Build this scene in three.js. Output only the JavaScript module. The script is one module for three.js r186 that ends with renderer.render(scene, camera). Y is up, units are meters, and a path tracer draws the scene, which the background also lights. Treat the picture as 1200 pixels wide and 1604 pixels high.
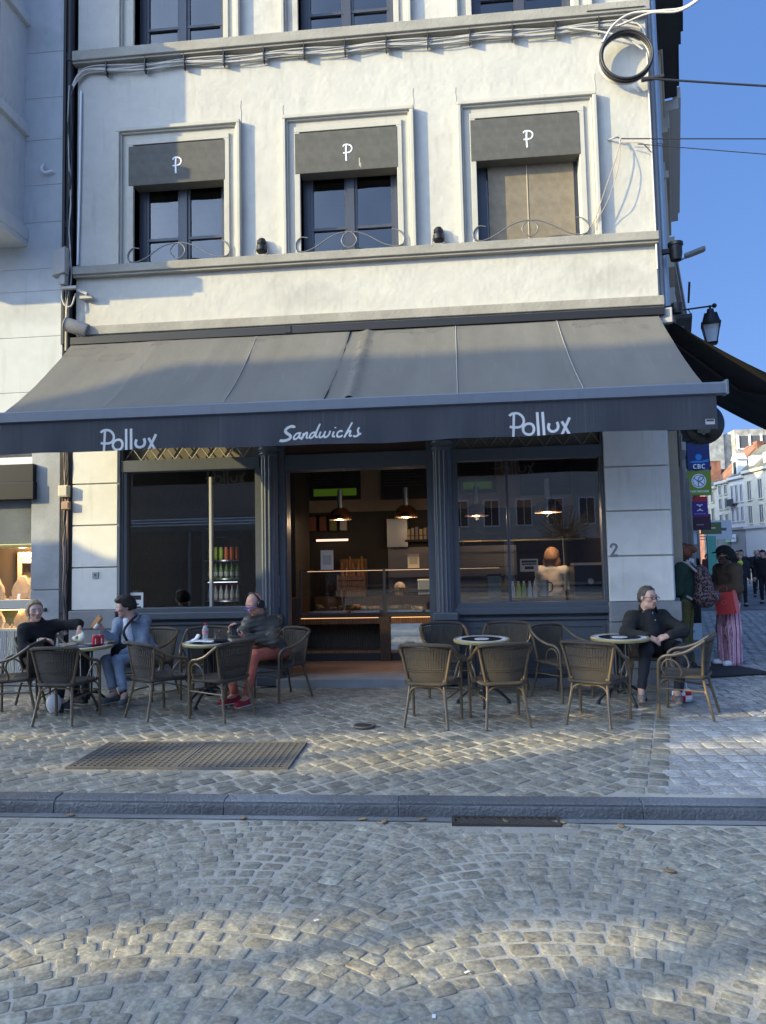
import * as THREE from 'three';
import { mergeGeometries, toCreasedNormals } from 'three/addons/utils/BufferGeometryUtils.js';
import { RoundedBoxGeometry } from 'three/addons/geometries/RoundedBoxGeometry.js';

const lerp = (a, b, t) => a + (b - a) * t;
// ---------- camera, sky, sun, exposure ----------
const scene = new THREE.Scene();
const camera = new THREE.PerspectiveCamera(69.8, 766 / 1024, 0.1, 600);
camera.position.set(0, 1.6, 9.8);
camera.rotation.set(THREE.MathUtils.degToRad(4.014), THREE.MathUtils.degToRad(5.3727), THREE.MathUtils.degToRad(-1.2275), 'YXZ');
scene.add(camera);
const renderer = new THREE.WebGLRenderer({ antialias: true });
renderer.setSize(766, 1024);
renderer.toneMapping = THREE.LinearToneMapping;
renderer.toneMappingExposure = 1.86;
renderer.shadowMap.enabled = true;
const SUN_DIR = new THREE.Vector3(-1, 0.35, 0.47).normalize();
const sun = new THREE.DirectionalLight(new THREE.Color(1, 0.81, 0.36), 3.9);
sun.name = 'sun'; sun.position.copy(SUN_DIR).multiplyScalar(60); sun.castShadow = true; sun.shadow.radius = 1;
sun.shadow.mapSize.set(4096, 4096);
Object.assign(sun.shadow.camera, { left: -40, right: 40, top: 40, bottom: -40, near: 1, far: 160 });
scene.add(sun, sun.target);
{ // clear-sky luminance (CIE clear sky gradation and indicatrix), blue away from the sun, paler near the horizon
  const w = 512, h = 256, d = new Float32Array(w * h * 4), zs = Math.acos(SUN_DIR.y), v = new THREE.Vector3();
  const f = (x) => 1 + 21 * Math.max(0, Math.exp(-2.3 * x) - 0.027) + 0.3 * Math.cos(x) ** 2;
  for (let j = 0; j < h; j++) for (let i = 0; i < w; i++) {
    const el = ((j + 0.5) / h - 0.5) * Math.PI, az = ((i + 0.5) / w - 0.5) * Math.PI * 2;
    v.set(Math.cos(el) * Math.cos(az), Math.sin(el), Math.cos(el) * Math.sin(az));
    const up = Math.max(v.y, 0.02), ph = (1 - 0.5 * Math.exp(-0.45 / up)), g = Math.acos(Math.min(1, v.dot(SUN_DIR)));
    const L = ph * f(g), hz = Math.exp(-up * 3.2) * 0.55, haze = Math.exp(-g * 1.6);
    const o = (j * w + i) * 4, lum = 0.5 * L, mix = (a, b, c) => lum * lerp(lerp(a, b, hz), c, Math.min(1, haze * 1.7));
    d[o] = mix(0.105, 0.42, 0.76); d[o + 1] = mix(0.325, 0.62, 0.88); d[o + 2] = mix(0.93, 0.95, 0.98); d[o + 3] = 1;
    if (v.y <= 0) { d[o] = 0.2; d[o + 1] = 0.22; d[o + 2] = 0.26; }
  }
  const t = new THREE.DataTexture(d, w, h, THREE.RGBAFormat, THREE.FloatType);
  t.mapping = THREE.EquirectangularReflectionMapping; t.magFilter = t.minFilter = THREE.LinearFilter; t.needsUpdate = true;
  scene.background = t; scene.environment = t;
}

// ---------- helpers ----------
const PI = Math.PI, V = (x, y, z) => new THREE.Vector3(x, y, z), clamp = (x, a, b) => Math.min(b, Math.max(a, x));
function rng(s) { return () => { s |= 0; s = s + 0x6D2B79F5 | 0; let t = Math.imul(s ^ s >>> 15, 1 | s); t = t + Math.imul(t ^ t >>> 7, 61 | t) ^ t; return ((t ^ t >>> 14) >>> 0) / 4294967296; }; }
const R0 = rng(7);
const used = new Map();
function numbered(n) { const k = used.get(n) ?? -1; used.set(n, k + 1); return k < 0 ? n : n + '_' + String(k + 1).padStart(3, '0'); }
function uvm(g, ox = 0, oy = 0) { // uv in metres from the dominant axis of the normal
  const p = g.attributes.position, n = g.attributes.normal, u = new Float32Array(p.count * 2);
  for (let i = 0; i < p.count; i++) {
    const ax = Math.abs(n.getX(i)), ay = Math.abs(n.getY(i)), az = Math.abs(n.getZ(i));
    if (ay >= ax && ay >= az) { u[2 * i] = p.getX(i); u[2 * i + 1] = p.getZ(i); }
    else if (ax >= az) { u[2 * i] = p.getZ(i); u[2 * i + 1] = p.getY(i); }
    else { u[2 * i] = p.getX(i); u[2 * i + 1] = p.getY(i); }
    u[2 * i] += ox; u[2 * i + 1] += oy;
  }
  g.setAttribute('uv', new THREE.BufferAttribute(u, 2)); return g;
}
function merge(list, keepUv = false) {
  const out = list.flat(9).filter(Boolean).map((g) => {
    let q = g.index ? g.toNonIndexed() : g;
    if (!q.attributes.normal) q.computeVertexNormals();
    for (const k of Object.keys(q.attributes)) if (!['position', 'normal', 'uv'].includes(k)) q.deleteAttribute(k);
    return keepUv && q.attributes.uv ? q : uvm(q);
  });
  return out.length === 1 ? out[0] : mergeGeometries(out, false);
}
function shade(m) { m.castShadow = m.receiveShadow = true; return m; }
function obj(name, geoms, mat, parent = scene, keepUv = false) {
  const g = geoms.isBufferGeometry && keepUv ? geoms : merge([geoms], keepUv);
  const m = shade(new THREE.Mesh(g, mat)); m.name = parent === scene ? numbered(name) : name; parent.add(m); return m;
}
function tag(o, label, category, group, kind) {
  if (label) o.userData.label = label; if (category) o.userData.category = category; if (group) o.userData.group = group; if (kind) o.userData.kind = kind; return o;
}
function thing(name, label, category, pos = [0, 0, 0], turn = 0, group, kind) {
  const o = new THREE.Group(); o.name = numbered(name); o.position.set(...pos); o.rotation.y = turn; scene.add(o);
  return tag(o, label, category, group, kind);
}
const bx = (x0, x1, y0, y1, z0, z1, r = 0) => (r ? new RoundedBoxGeometry(x1 - x0, y1 - y0, z1 - z0, 2, r) : new THREE.BoxGeometry(x1 - x0, y1 - y0, z1 - z0)).translate((x0 + x1) / 2, (y0 + y1) / 2, (z0 + z1) / 2);
const A3 = (p) => p.isVector3 ? p : V(...p);
function tube(pts, r, seg = 24, rad = 6, closed = false, tension = 0.5) { return new THREE.TubeGeometry(new THREE.CatmullRomCurve3(pts.map(A3), closed, 'catmullrom', tension), seg, r, rad, closed); }
function cyl(a, b, r0, r1 = r0, seg = 12) {
  a = A3(a); b = A3(b); const d = b.clone().sub(a), g = new THREE.CylinderGeometry(r1, r0, d.length(), seg);
  return g.applyQuaternion(new THREE.Quaternion().setFromUnitVectors(V(0, 1, 0), d.normalize())).translate((a.x + b.x) / 2, (a.y + b.y) / 2, (a.z + b.z) / 2);
}
const lathe = (pts, seg = 24) => toCreasedNormals(new THREE.LatheGeometry(pts.map(([x, y]) => new THREE.Vector2(x, y)), seg), 0.6);
function prism(pts, depth, holes = [], bevel = 0) {
  const s = new THREE.Shape(pts.map(([x, y]) => new THREE.Vector2(x, y)));
  for (const h of holes) s.holes.push(new THREE.Path(h.map(([x, y]) => new THREE.Vector2(x, y))));
  return new THREE.ExtrudeGeometry(s, { depth, bevelEnabled: bevel > 0, bevelSize: bevel, bevelThickness: bevel, bevelSegments: 1, curveSegments: 12 });
}
const rect = (x0, x1, y0, y1) => [[x0, y0], [x1, y0], [x1, y1], [x0, y1]];
const ball = (x, y, z, r, s = 12) => new THREE.SphereGeometry(r, s, Math.ceil(s * 0.7)).translate(x, y, z);
const at = (g, x = 0, y = 0, z = 0, ry = 0, rx = 0, rz = 0) => { if (rx) g.rotateX(rx); if (rz) g.rotateZ(rz); if (ry) g.rotateY(ry); return g.translate(x, y, z); };

// ---------- textures ----------
function perm(seed) { const r = rng(seed), a = new Float32Array(65536); for (let i = 0; i < a.length; i++) a[i] = r(); return a; }
const PT = perm(11);
const hsh = (x, y, s) => PT[((x * 73 + y * 151 + s * 911) ^ (y * 31 + x * 7)) & 65535];
function vn(x, y, P, s) { // periodic value noise
  const xi = Math.floor(x), yi = Math.floor(y), fx = x - xi, fy = y - yi, u = fx * fx * (3 - 2 * fx), v = fy * fy * (3 - 2 * fy), m = (a) => ((a % P) + P) % P;
  const a = hsh(m(xi), m(yi), s), b = hsh(m(xi + 1), m(yi), s), c = hsh(m(xi), m(yi + 1), s), d = hsh(m(xi + 1), m(yi + 1), s);
  return a + (b - a) * u + (c - a) * v + (a - b - c + d) * u * v;
}
function fbm(u, v, base, oct, s) { let a = 0, w = 0.5, t = 0; for (let i = 0; i < oct; i++) { a += w * vn(u * base, v * base, base, s + i); t += w; w *= 0.5; base *= 2; } return a / t; }
function tex(n, size, fn, srgb = true, m = n) {
  const d = new Uint8Array(n * m * 4);
  for (let j = 0; j < m; j++) for (let i = 0; i < n; i++) {
    const c = fn(i / n, j / m, i, j), o = (j * n + i) * 4;
    for (let k = 0; k < 3; k++) d[o + k] = clamp(Math.round((Array.isArray(c) ? c[k] : c) * 255), 0, 255);
    d[o + 3] = 255;
  }
  const t = new THREE.DataTexture(d, n, m); t.wrapS = t.wrapT = THREE.RepeatWrapping; t.magFilter = THREE.LinearFilter; t.minFilter = THREE.LinearMipmapLinearFilter; t.generateMipmaps = true;
  if (srgb) t.colorSpace = THREE.SRGBColorSpace;
  const [sx, sy] = Array.isArray(size) ? size : [size, size]; t.repeat.set(1 / sx, 1 / sy); t.needsUpdate = true; return t;
}
function canvas(w, h, draw) {
  const c = document.createElement('canvas'); c.width = w; c.height = h; draw(c.getContext('2d'), w, h);
  const t = new THREE.CanvasTexture(c); t.colorSpace = THREE.SRGBColorSpace; t.anisotropy = 8; return t;
}
const sq = (x) => x * x;
const T = {
  plaster: tex(1024, 4.1, (u, v) => { const a = fbm(u, v, 3, 5, 1), b = fbm(u, v, 40, 3, 9), st = fbm(u, v * 0.12, 64, 3, 13), gr = fbm(u, v, 7, 5, 17); return [0.95, 0.945, 0.935].map((k) => k + 0.07 * (a - 0.5) + 0.05 * (b - 0.5) - 0.16 * Math.max(0, st - 0.62) - 0.35 * Math.max(0, gr - 0.66)); }),
  plasterB: tex(1024, 4.1, (u, v) => { const w = 0.05 * vn(u * 9, v * 9, 9, 3), a = fbm(u + w, v - w, 7, 5, 21), r = Math.abs(fbm(u - w, v + w, 11, 3, 25) - 0.5) * 2; return 0.1 + 0.6 * a + 0.3 * (1 - r) * 0.7 + 0.1 * vn(u * 90, v * 90, 90, 5); }, false),
  stone: tex(512, 1.1, (u, v, i, j) => { const a = fbm(u, v, 4, 5, 31), s = PT[(i * 577 + j * 131) & 65535]; return 0.82 + 0.22 * (a - 0.5) + (s > 0.93 ? 0.09 : s < 0.1 ? -0.1 : 0) + 0.06 * (s - 0.5); }),
  granite: tex(512, 0.5, (u, v, i, j) => { const a = fbm(u, v, 5, 5, 41), b = fbm(u, v, 30, 3, 47), s = PT[(i * 613 + j * 197) & 65535]; const w = 0.72 + 0.4 * (a - 0.5) + 0.3 * (b - 0.5) + 0.12 * (s - 0.5); return [w * 1.0, w * 1.0, w * 0.995]; }),
  graniteB: tex(512, 0.5, (u, v) => 0.6 * fbm(u, v, 7, 4, 51) + 0.4 * fbm(u, v, 36, 3, 57), false),
  dirt: tex(512, 3.1, (u, v, i, j) => { const a = fbm(u, v, 5, 6, 61), s = PT[(i * 411 + j * 97) & 65535]; return 0.8 + 0.35 * (a - 0.5) + 0.12 * (s - 0.5); }),
  cloth: tex(256, 0.35, (u, v, i, j) => 0.86 + 0.16 * (fbm(u, v, 6, 4, 71) - 0.5) + 0.05 * ((i + j) % 2) - 0.05 * (i % 2)),
  clothB: tex(256, 0.3, (u, v) => 0.7 * fbm(u, v, 4, 4, 81) + 0.2 * fbm(u, v, 40, 2, 83), false),
  awning: tex(1024, [2.6, 2.6], (u, v) => 0.87 + 0.10 * (fbm(u * 1, v * 0.25 + 0.1, 8, 5, 91) - 0.5) + 0.08 * (fbm(u, v, 4, 5, 93) - 0.5) + (vn(u * 128, v * 8, 128, 95) > 0.9 ? 0.03 : 0)),
  wood: tex(512, [0.5, 0.5], (u, v) => { const a = fbm(u * 1, v, 4, 4, 101), r = Math.sin((u * 14 + a * 2.2) * 6.283); return 0.75 + 0.12 * r + 0.3 * (fbm(u, v * 0.2, 32, 3, 103) - 0.5); }),
  weave: tex(128, 0.045, (u, v) => { const c = (Math.floor(u * 4) + Math.floor(v * 4)) % 2, x = (u * 4) % 1, y = (v * 4) % 1, h = c ? Math.sin(x * PI) : Math.sin(y * PI); return 0.35 + 0.6 * h; }),
  weaveB: tex(128, 0.045, (u, v) => { const c = (Math.floor(u * 4) + Math.floor(v * 4)) % 2, x = (u * 4) % 1, y = (v * 4) % 1; return c ? Math.sin(x * PI) : Math.sin(y * PI); }, false),
  leopard: tex(256, 0.22, (u, v) => { const a = fbm(u, v, 12, 2, 111), b = fbm(u, v, 7, 2, 113); return a > 0.56 ? [0.12, 0.1, 0.11] : b > 0.6 ? [0.4, 0.3, 0.33] : [0.55, 0.47, 0.48]; }),
};
const rep = (t, sx, sy = sx) => { const c = t.clone(); c.repeat.set(1 / sx, 1 / sy); c.needsUpdate = true; return c; };
const lin = (r, g, b) => new THREE.Color().setRGB(r, g, b);
function mat(r, g, b, o = {}) { const P = o.phys ? THREE.MeshPhysicalMaterial : THREE.MeshStandardMaterial; const q = { ...o }; delete q.phys; return new P({ color: lin(r, g, b), roughness: 0.7, ...q }); }
const M = {
  plaster: mat(0.55, 0.54, 0.505, { map: T.plaster, bumpMap: T.plasterB, bumpScale: 0.02, roughness: 0.85 }),
  plaster2: mat(0.6, 0.63, 0.655, { map: T.plaster, bumpMap: T.plasterB, bumpScale: 0.004, roughness: 0.85 }),
  pier: mat(0.76, 0.75, 0.72, { map: T.plaster, bumpMap: T.plasterB, bumpScale: 0.003, roughness: 0.7 }),
  trim: mat(0.48, 0.455, 0.4, { map: T.stone, bumpMap: T.graniteB, bumpScale: 0.006, roughness: 0.85 }),
  surround: mat(0.52, 0.505, 0.455, { map: T.plaster, bumpMap: T.graniteB, bumpScale: 0.002, roughness: 0.8 }),
  bluestone: mat(0.32, 0.33, 0.35, { map: T.stone, bumpMap: T.graniteB, bumpScale: 0.003, roughness: 0.6 }),
  pilaster: mat(0.45, 0.47, 0.5, { map: T.stone, bumpMap: T.graniteB, bumpScale: 0.003, roughness: 0.7 }),
  navy: mat(0.085, 0.1, 0.128, { roughness: 0.4, map: T.plaster }),
  frame: mat(0.05, 0.056, 0.075, { roughness: 0.4 }),
  blind: mat(0.125, 0.12, 0.11, { map: T.cloth, roughness: 0.8 }),
  black: mat(0.012, 0.012, 0.014, { roughness: 0.5 }),
  dark: mat(0.03, 0.03, 0.033, { roughness: 0.7 }),
  iron: mat(0.018, 0.019, 0.022, { roughness: 0.42, metalness: 0.3 }),
  grey: mat(0.3, 0.3, 0.31, { roughness: 0.6 }),
  steel: mat(0.55, 0.56, 0.58, { roughness: 0.35, metalness: 1 }),
  white: mat(0.78, 0.79, 0.82, { roughness: 0.55 }),
  paper: mat(0.8, 0.8, 0.79, { roughness: 0.9 }),
  cable: mat(0.5, 0.48, 0.45, { roughness: 0.6 }),
  cableD: mat(0.03, 0.03, 0.034, { roughness: 0.5 }),
  zinc: mat(0.36, 0.44, 0.52, { roughness: 0.45, metalness: 0.4 }),
  glass: mat(1, 1, 1, { phys: true, roughness: 0, transmission: 1, thickness: 0, ior: 1.5 }),
  shopGlass: mat(0.8, 0.82, 0.84, { phys: true, roughness: 0, transmission: 1, thickness: 0, ior: 1.95 }),
  tint: mat(0.55, 0.57, 0.6, { phys: true, roughness: 0, transmission: 1, thickness: 0, ior: 1.95 }),
  cane: mat(0.185, 0.125, 0.065, { roughness: 0.32, map: T.cloth, phys: true, clearcoat: 0.6, clearcoatRoughness: 0.25 }),
  caneDark: mat(0.15, 0.105, 0.06, { roughness: 0.45, map: T.cloth }),
  wicker: mat(0.15, 0.12, 0.09, { roughness: 0.55, map: T.weave, bumpMap: T.weaveB, bumpScale: 0.005 }),
  wickerB: mat(0.115, 0.095, 0.08, { roughness: 0.6, map: T.weave, bumpMap: T.weaveB, bumpScale: 0.005 }),
  caneB: mat(0.15, 0.112, 0.07, { roughness: 0.5, map: T.dirt }),
  brass: mat(0.75, 0.6, 0.26, { roughness: 0.3, metalness: 0.9 }),
  copper: mat(0.72, 0.4, 0.22, { roughness: 0.22, metalness: 1 }),
  woodD: mat(0.1, 0.055, 0.03, { map: T.wood, roughness: 0.5 }),
  woodM: mat(0.34, 0.2, 0.1, { map: T.wood, roughness: 0.55 }),
  bread: mat(0.55, 0.28, 0.1, { map: T.dirt, roughness: 0.8 }),
};
const SLOPE = 0.025, pavY = (z) => -SLOPE * Math.max(z, -2);

// ---------- ground ----------
const GR = rng(101);
function settGeo(seed, w = 1, d = 1, h = 1) { // eight-cornered sett with a worn, domed top; unit footprint
  const r = rng(seed), ring = (k, y, jit) => { const a = []; const c = 0.1; for (const [x, z] of [[-1, -1 + 2 * c], [-1 + 2 * c, -1], [1 - 2 * c, -1], [1, -1 + 2 * c], [1, 1 - 2 * c], [1 - 2 * c, 1], [-1 + 2 * c, 1], [-1, 1 - 2 * c]]) a.push([x * 0.5 * k + jit * (r() - 0.5), y, z * 0.5 * k + jit * (r() - 0.5)]); return a; };
  const r0 = ring(0.97, -1, 0), r1 = ring(0.99, -0.1, 0.05), r2 = ring(0.88, 0.0 , 0.07), c = [0.08 * (r() - 0.5), 0.018, 0.08 * (r() - 0.5)], p = [], idx = [];
  for (const a of [...r0, ...r1, ...r2, c]) p.push(...a);
  for (let i = 0; i < 8; i++) { const j = (i + 1) % 8; for (const o of [0, 8]) idx.push(o + i, o + 8 + i, o + j, o + j, o + 8 + i, o + 8 + j); idx.push(16 + i, 24, 16 + j); }
  const g = new THREE.BufferGeometry(); g.setAttribute('position', new THREE.Float32BufferAttribute(p, 3)); g.setIndex(idx); g.scale(w, h, d); g.computeVertexNormals(); return g;
}
const settG = [0, 1, 2, 3, 4, 5].map((i) => settGeo(i * 17 + 3));
const settN = settG.map((g) => g.toNonIndexed());
// a field of stones: the 300 that show largest are parts of their own, the others one part
camera.updateMatrixWorld(true); camera.updateProjectionMatrix();
const vp = new THREE.Matrix4().multiplyMatrices(camera.projectionMatrix, camera.matrixWorldInverse);
function stoneField(parent, name, list, tones, matOpt) {
  const mats = tones.map(([r, g, b]) => mat(r, g, b, matOpt));
  const v = V(0, 0, 0);
  for (const s of list) {
    v.set(s.x, s.y, s.z).applyMatrix4(vp); const inside = Math.abs(v.x) < 1.0 && Math.abs(v.y) < 1.0 && v.z < 1;
    s.m = new THREE.Matrix4().compose(V(s.x, s.y, s.z), new THREE.Quaternion().setFromEuler(new THREE.Euler(s.tx ?? 0, s.ry, s.tz ?? 0, 'YXZ')), V(s.w, s.h ?? 0.06, s.d));
    s.size = inside ? s.w * s.d / sq(Math.hypot(s.x, s.y - 1.6, s.z - 9.8)) : -1;
  }
  list.sort((a, b) => b.size - a.size);
  const rest = list.slice(300), first = list.slice(0, 300);
  for (const s of first) {
    const k = s.v ?? Math.floor(GR() * 6);
    const key = k + '_' + s.w.toFixed(2) + '_' + s.d.toFixed(2) + '_' + (s.u ?? 0);
    const m = shade(new THREE.Mesh(stoneGeo(k, s.w, s.d, s.h ?? 0.06, s.u ?? Math.floor(GR() * 4)), mats[s.t]));
    m.name = name; m.applyMatrix4(new THREE.Matrix4().compose(V(s.x, s.y, s.z), new THREE.Quaternion().setFromRotationMatrix(s.m.clone().extractRotation(s.m)), V(1, 1, 1))); parent.add(m);
  }
  const N = rest.length; if (!N) return;
  const per = settN[0].attributes.position.count, P = new Float32Array(N * per * 3), Q = new Float32Array(N * per * 3), U = new Float32Array(N * per * 2), C = new Float32Array(N * per * 3), q = V(0, 0, 0), nm = new THREE.Matrix3();
  rest.forEach((s, i) => {
    const g = settN[s.v ?? Math.floor(GR() * 6)], gp = g.attributes.position, gn = g.attributes.normal, tn = tones[s.t], ou = GR(), ov = GR(); nm.getNormalMatrix(s.m);
    for (let j = 0; j < per; j++) {
      const o = i * per + j;
      q.fromBufferAttribute(gp, j); U[o * 2] = q.x * s.w + ou; U[o * 2 + 1] = q.z * s.d + ov; q.applyMatrix4(s.m).toArray(P, o * 3);
      q.fromBufferAttribute(gn, j).applyMatrix3(nm).normalize().toArray(Q, o * 3); C.set(tn, o * 3);
    }
  });
  const g = new THREE.BufferGeometry(); g.setAttribute('position', new THREE.BufferAttribute(P, 3)); g.setAttribute('normal', new THREE.BufferAttribute(Q, 3)); g.setAttribute('uv', new THREE.BufferAttribute(U, 2)); g.setAttribute('color', new THREE.BufferAttribute(C, 3));
  const m = shade(new THREE.Mesh(g, mat(1, 1, 1, { ...matOpt, vertexColors: true }))); m.name = name + 's_beyond'; m.userData.kind = 'stuff'; parent.add(m);
}
const geoCache = new Map();
function stoneGeo(k, w, d, h, u) {
  const W = Math.round(w * 40) / 40, D = Math.round(d * 40) / 40, key = [k, W, D, u].join();
  if (!geoCache.has(key)) { const g = settG[k].clone().scale(W, h, D); g.computeVertexNormals(); uvm(g, u * 0.13, u * 0.29 + k * 0.07); geoCache.set(key, g); }
  return geoCache.get(key);
}
function sheet(x0, x1, z0, z1, yf, nx = 1, nz = 1) {
  const g = new THREE.PlaneGeometry(x1 - x0, z1 - z0, nx, nz).rotateX(-PI / 2).translate((x0 + x1) / 2, 0, (z0 + z1) / 2), p = g.attributes.position;
  for (let i = 0; i < p.count; i++) p.setY(i, yf(p.getX(i), p.getZ(i))); g.computeVertexNormals(); return g;
}
const roadY = (z) => -0.205 + 0.016 * Math.max(0, z - 4.5);
// the boundary between the diagonal setts and the grey pavers of the side street
const bound = (z) => 2.165 - 0.295 * (z - 2.02);
const mortar = mat(0.5, 0.46, 0.395, { map: T.dirt, bumpMap: T.graniteB, bumpScale: 0.004, roughness: 0.95 });
const mortarD = mat(0.17, 0.165, 0.155, { map: T.dirt, bumpMap: T.graniteB, bumpScale: 0.004, roughness: 0.95 });
const ground = obj('ground', [sheet(-120, 120, -140, 60, () => -0.32)], mat(0.22, 0.22, 0.22, { map: T.dirt, roughness: 0.95 })); tag(ground, 'broad dull ground far around the street corner', null, null, 'structure');
{ // road of arched granite setts
  const road = new THREE.Group(); road.name = 'road'; scene.add(road); tag(road, 'street of small grey granite setts laid in arches beyond the kerb', null, null, 'structure');
  obj('mortar_bed', [sheet(-8, 8, 4.4, 16, (x, z) => roadY(z) - 0.003 + 0.005 * (fbm((x * 0.21 + 9) % 1, (z * 0.21 + 9) % 1, 8, 4, 77) - 0.5), 260, 200)], mat(0.5, 0.465, 0.4, { map: T.dirt, bumpMap: T.graniteB, bumpScale: 0.005, roughness: 0.95 }), road);
  const list = [], Pd = 1.7;
  for (let r = -6; r < 84; r++) {
    let x = -4.2 + 0.05 * GR();
    while (x < 3.6) {
      const w = 0.095 + 0.055 * GR(), xc = x + w / 2, ph = ((xc + 0.35) / Pd) % 1, t = (ph < 0 ? ph + 1 : ph) * 2 - 1; // -1..1 across one arch
      const arc = 0.3 * t * t + 0.02 * Math.sin(xc * 5 + r * 0.7), sl = 0.6 * t * 2 / Pd, z = 4.56 + r * 0.11 + arc - 0.2, cs = 1 / Math.hypot(1, sl);
      if (z > 4.585 && z < 11.6 && !(xc > -0.1 && xc < 0.74 && z < 4.72)) list.push({ x: xc + 0.008 * (GR() - 0.5), y: roadY(z) + 0.005 * (GR() - 0.5) + 0.001, z: z + 0.01 * (GR() - 0.5), w: w * (1.0 / Math.sqrt(cs)) - 0.012 - 0.008 * GR(), d: 0.11 * Math.sqrt(cs) - 0.011 - 0.008 * GR(), ry: -Math.atan(sl) + 0.07 * (GR() - 0.5), tx: 0.03 * (GR() - 0.5), tz: 0.03 * (GR() - 0.5), t: Math.floor(GR() * 8) });
      x += w * cs * 1.02;
    }
  }
  stoneField(road, 'sett', list, [[0.25, 0.255, 0.265], [0.29, 0.295, 0.3], [0.22, 0.225, 0.235], [0.31, 0.305, 0.3], [0.26, 0.25, 0.24], [0.28, 0.29, 0.305], [0.2, 0.2, 0.205], [0.265, 0.245, 0.235]].map(([r, g, b]) => [lerp(r, 0.26, 0.5) * 1.98, lerp(g, 0.26, 0.5) * 1.84, lerp(b, 0.26, 0.5) * 1.47]), { map: T.granite, bumpMap: T.graniteB, bumpScale: 0.005, roughness: 0.75 });
  // gutter strip of mortar along the kerb
  obj('gutter', [sheet(-9, 5.2, 4.42, 4.54, (x, z) => roadY(z) + 0.004 - 0.006 * Math.sin((z - 4.42) / 0.12 * PI), 20, 6)], mat(0.27, 0.275, 0.285, { map: T.dirt, bumpMap: T.graniteB, bumpScale: 0.006, roughness: 0.9 }), road);
}
{ // pavement of diagonal setts under the terrace
  const pav = new THREE.Group(); pav.name = 'pavement'; scene.add(pav); tag(pav, 'pavement of brown grey setts laid diagonally under the cafe terrace', null, null, 'structure');
  const g = sheet(-14, 3.0, -0.3, 4.34, (x, z) => pavY(z) - 0.005, 1, 6); obj('mortar_bed', [g], mortar, pav);
  const list = [], a = 0.72, ca = Math.cos(a), sa = Math.sin(a), rw = 0.142;
  const inGrate = (x, z) => x > -3.42 && x < -1.36 && z > 2.84 && z < 3.7;
  for (let r = -70; r < 90; r++) {
    let u = -14 + GR() * 0.2; const off = 0.03 * Math.sin(r * 1.7);
    while (u < 12) {
      const l = 0.14 + 0.075 * GR(), uc = u + l / 2, x = uc * ca + (r * rw + off) * sa - 0.6, z = -uc * sa + (r * rw) * ca + 2.2; u += l;
      if (z < 0.06 || z > 4.29 || x < -8.5 || x > bound(z) - 0.36 || inGrate(x, z)) continue;
      list.push({ x, y: pavY(z) + 0.005 * (GR() - 0.5), z, w: l - 0.012 - 0.006 * GR(), d: rw - 0.013 - 0.006 * GR(), ry: a + 0.05 * (GR() - 0.5), tx: SLOPE + 0.025 * (GR() - 0.5), tz: 0.025 * (GR() - 0.5), t: Math.floor(GR() * 8) });
    }
  }
  for (let z = 0.2; z < 4.25; z += 0.17) for (const o of [-0.1, -0.26]) list.push({ x: bound(z) + o + 0.01 * (GR() - 0.5), y: pavY(z) + 0.003 * (GR() - 0.5), z, w: 0.14, d: 0.155, ry: -0.28, tx: SLOPE, t: Math.floor(GR() * 8) });
  stoneField(pav, 'sett', list, [[0.23, 0.22, 0.205], [0.27, 0.255, 0.235], [0.19, 0.185, 0.175], [0.29, 0.28, 0.265], [0.235, 0.23, 0.225], [0.25, 0.225, 0.2], [0.16, 0.155, 0.15], [0.27, 0.27, 0.265]].map(([r, g, b]) => [lerp(r, 0.24, 0.35) * 1.88, lerp(g, 0.235, 0.35) * 1.78, lerp(b, 0.225, 0.35) * 1.5]), { map: T.granite, bumpMap: T.graniteB, bumpScale: 0.004, roughness: 0.72 });
  // edging and cellar grating
  const gr = new THREE.Group(); gr.name = 'cellar_grate'; gr.position.set(-2.385, pavY(3.27) + 0.012, 3.27); gr.rotation.x = SLOPE; pav.add(gr);
  const bars = []; for (let i = 0; i <= 31; i++) bars.push(bx(-0.93 + i * 0.06 - 0.008, -0.93 + i * 0.06 + 0.008, -0.03, 0, -0.38, 0.38));
  for (let i = 0; i <= 15; i++) bars.push(bx(-0.94, 0.94, -0.028, -0.001, -0.375 + i * 0.05 - 0.008, -0.375 + i * 0.05 + 0.008));
  const rust = mat(0.2, 0.19, 0.18, { roughness: 0.7, metalness: 0.1, map: T.dirt });
  tag(obj('grate_bars', bars, rust, gr), null, null, null, 'stuff');
  obj('grate_rim', [bx(-0.97, 0.97, -0.04, 0.003, -0.41, -0.385), bx(-0.97, 0.97, -0.04, 0.003, 0.385, 0.41), bx(-0.97, -0.945, -0.04, 0.003, -0.385, 0.385), bx(0.945, 0.97, -0.04, 0.003, -0.385, 0.385), bx(-0.01, 0.01, -0.04, 0.003, -0.385, 0.385)], rust, gr);
}
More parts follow.
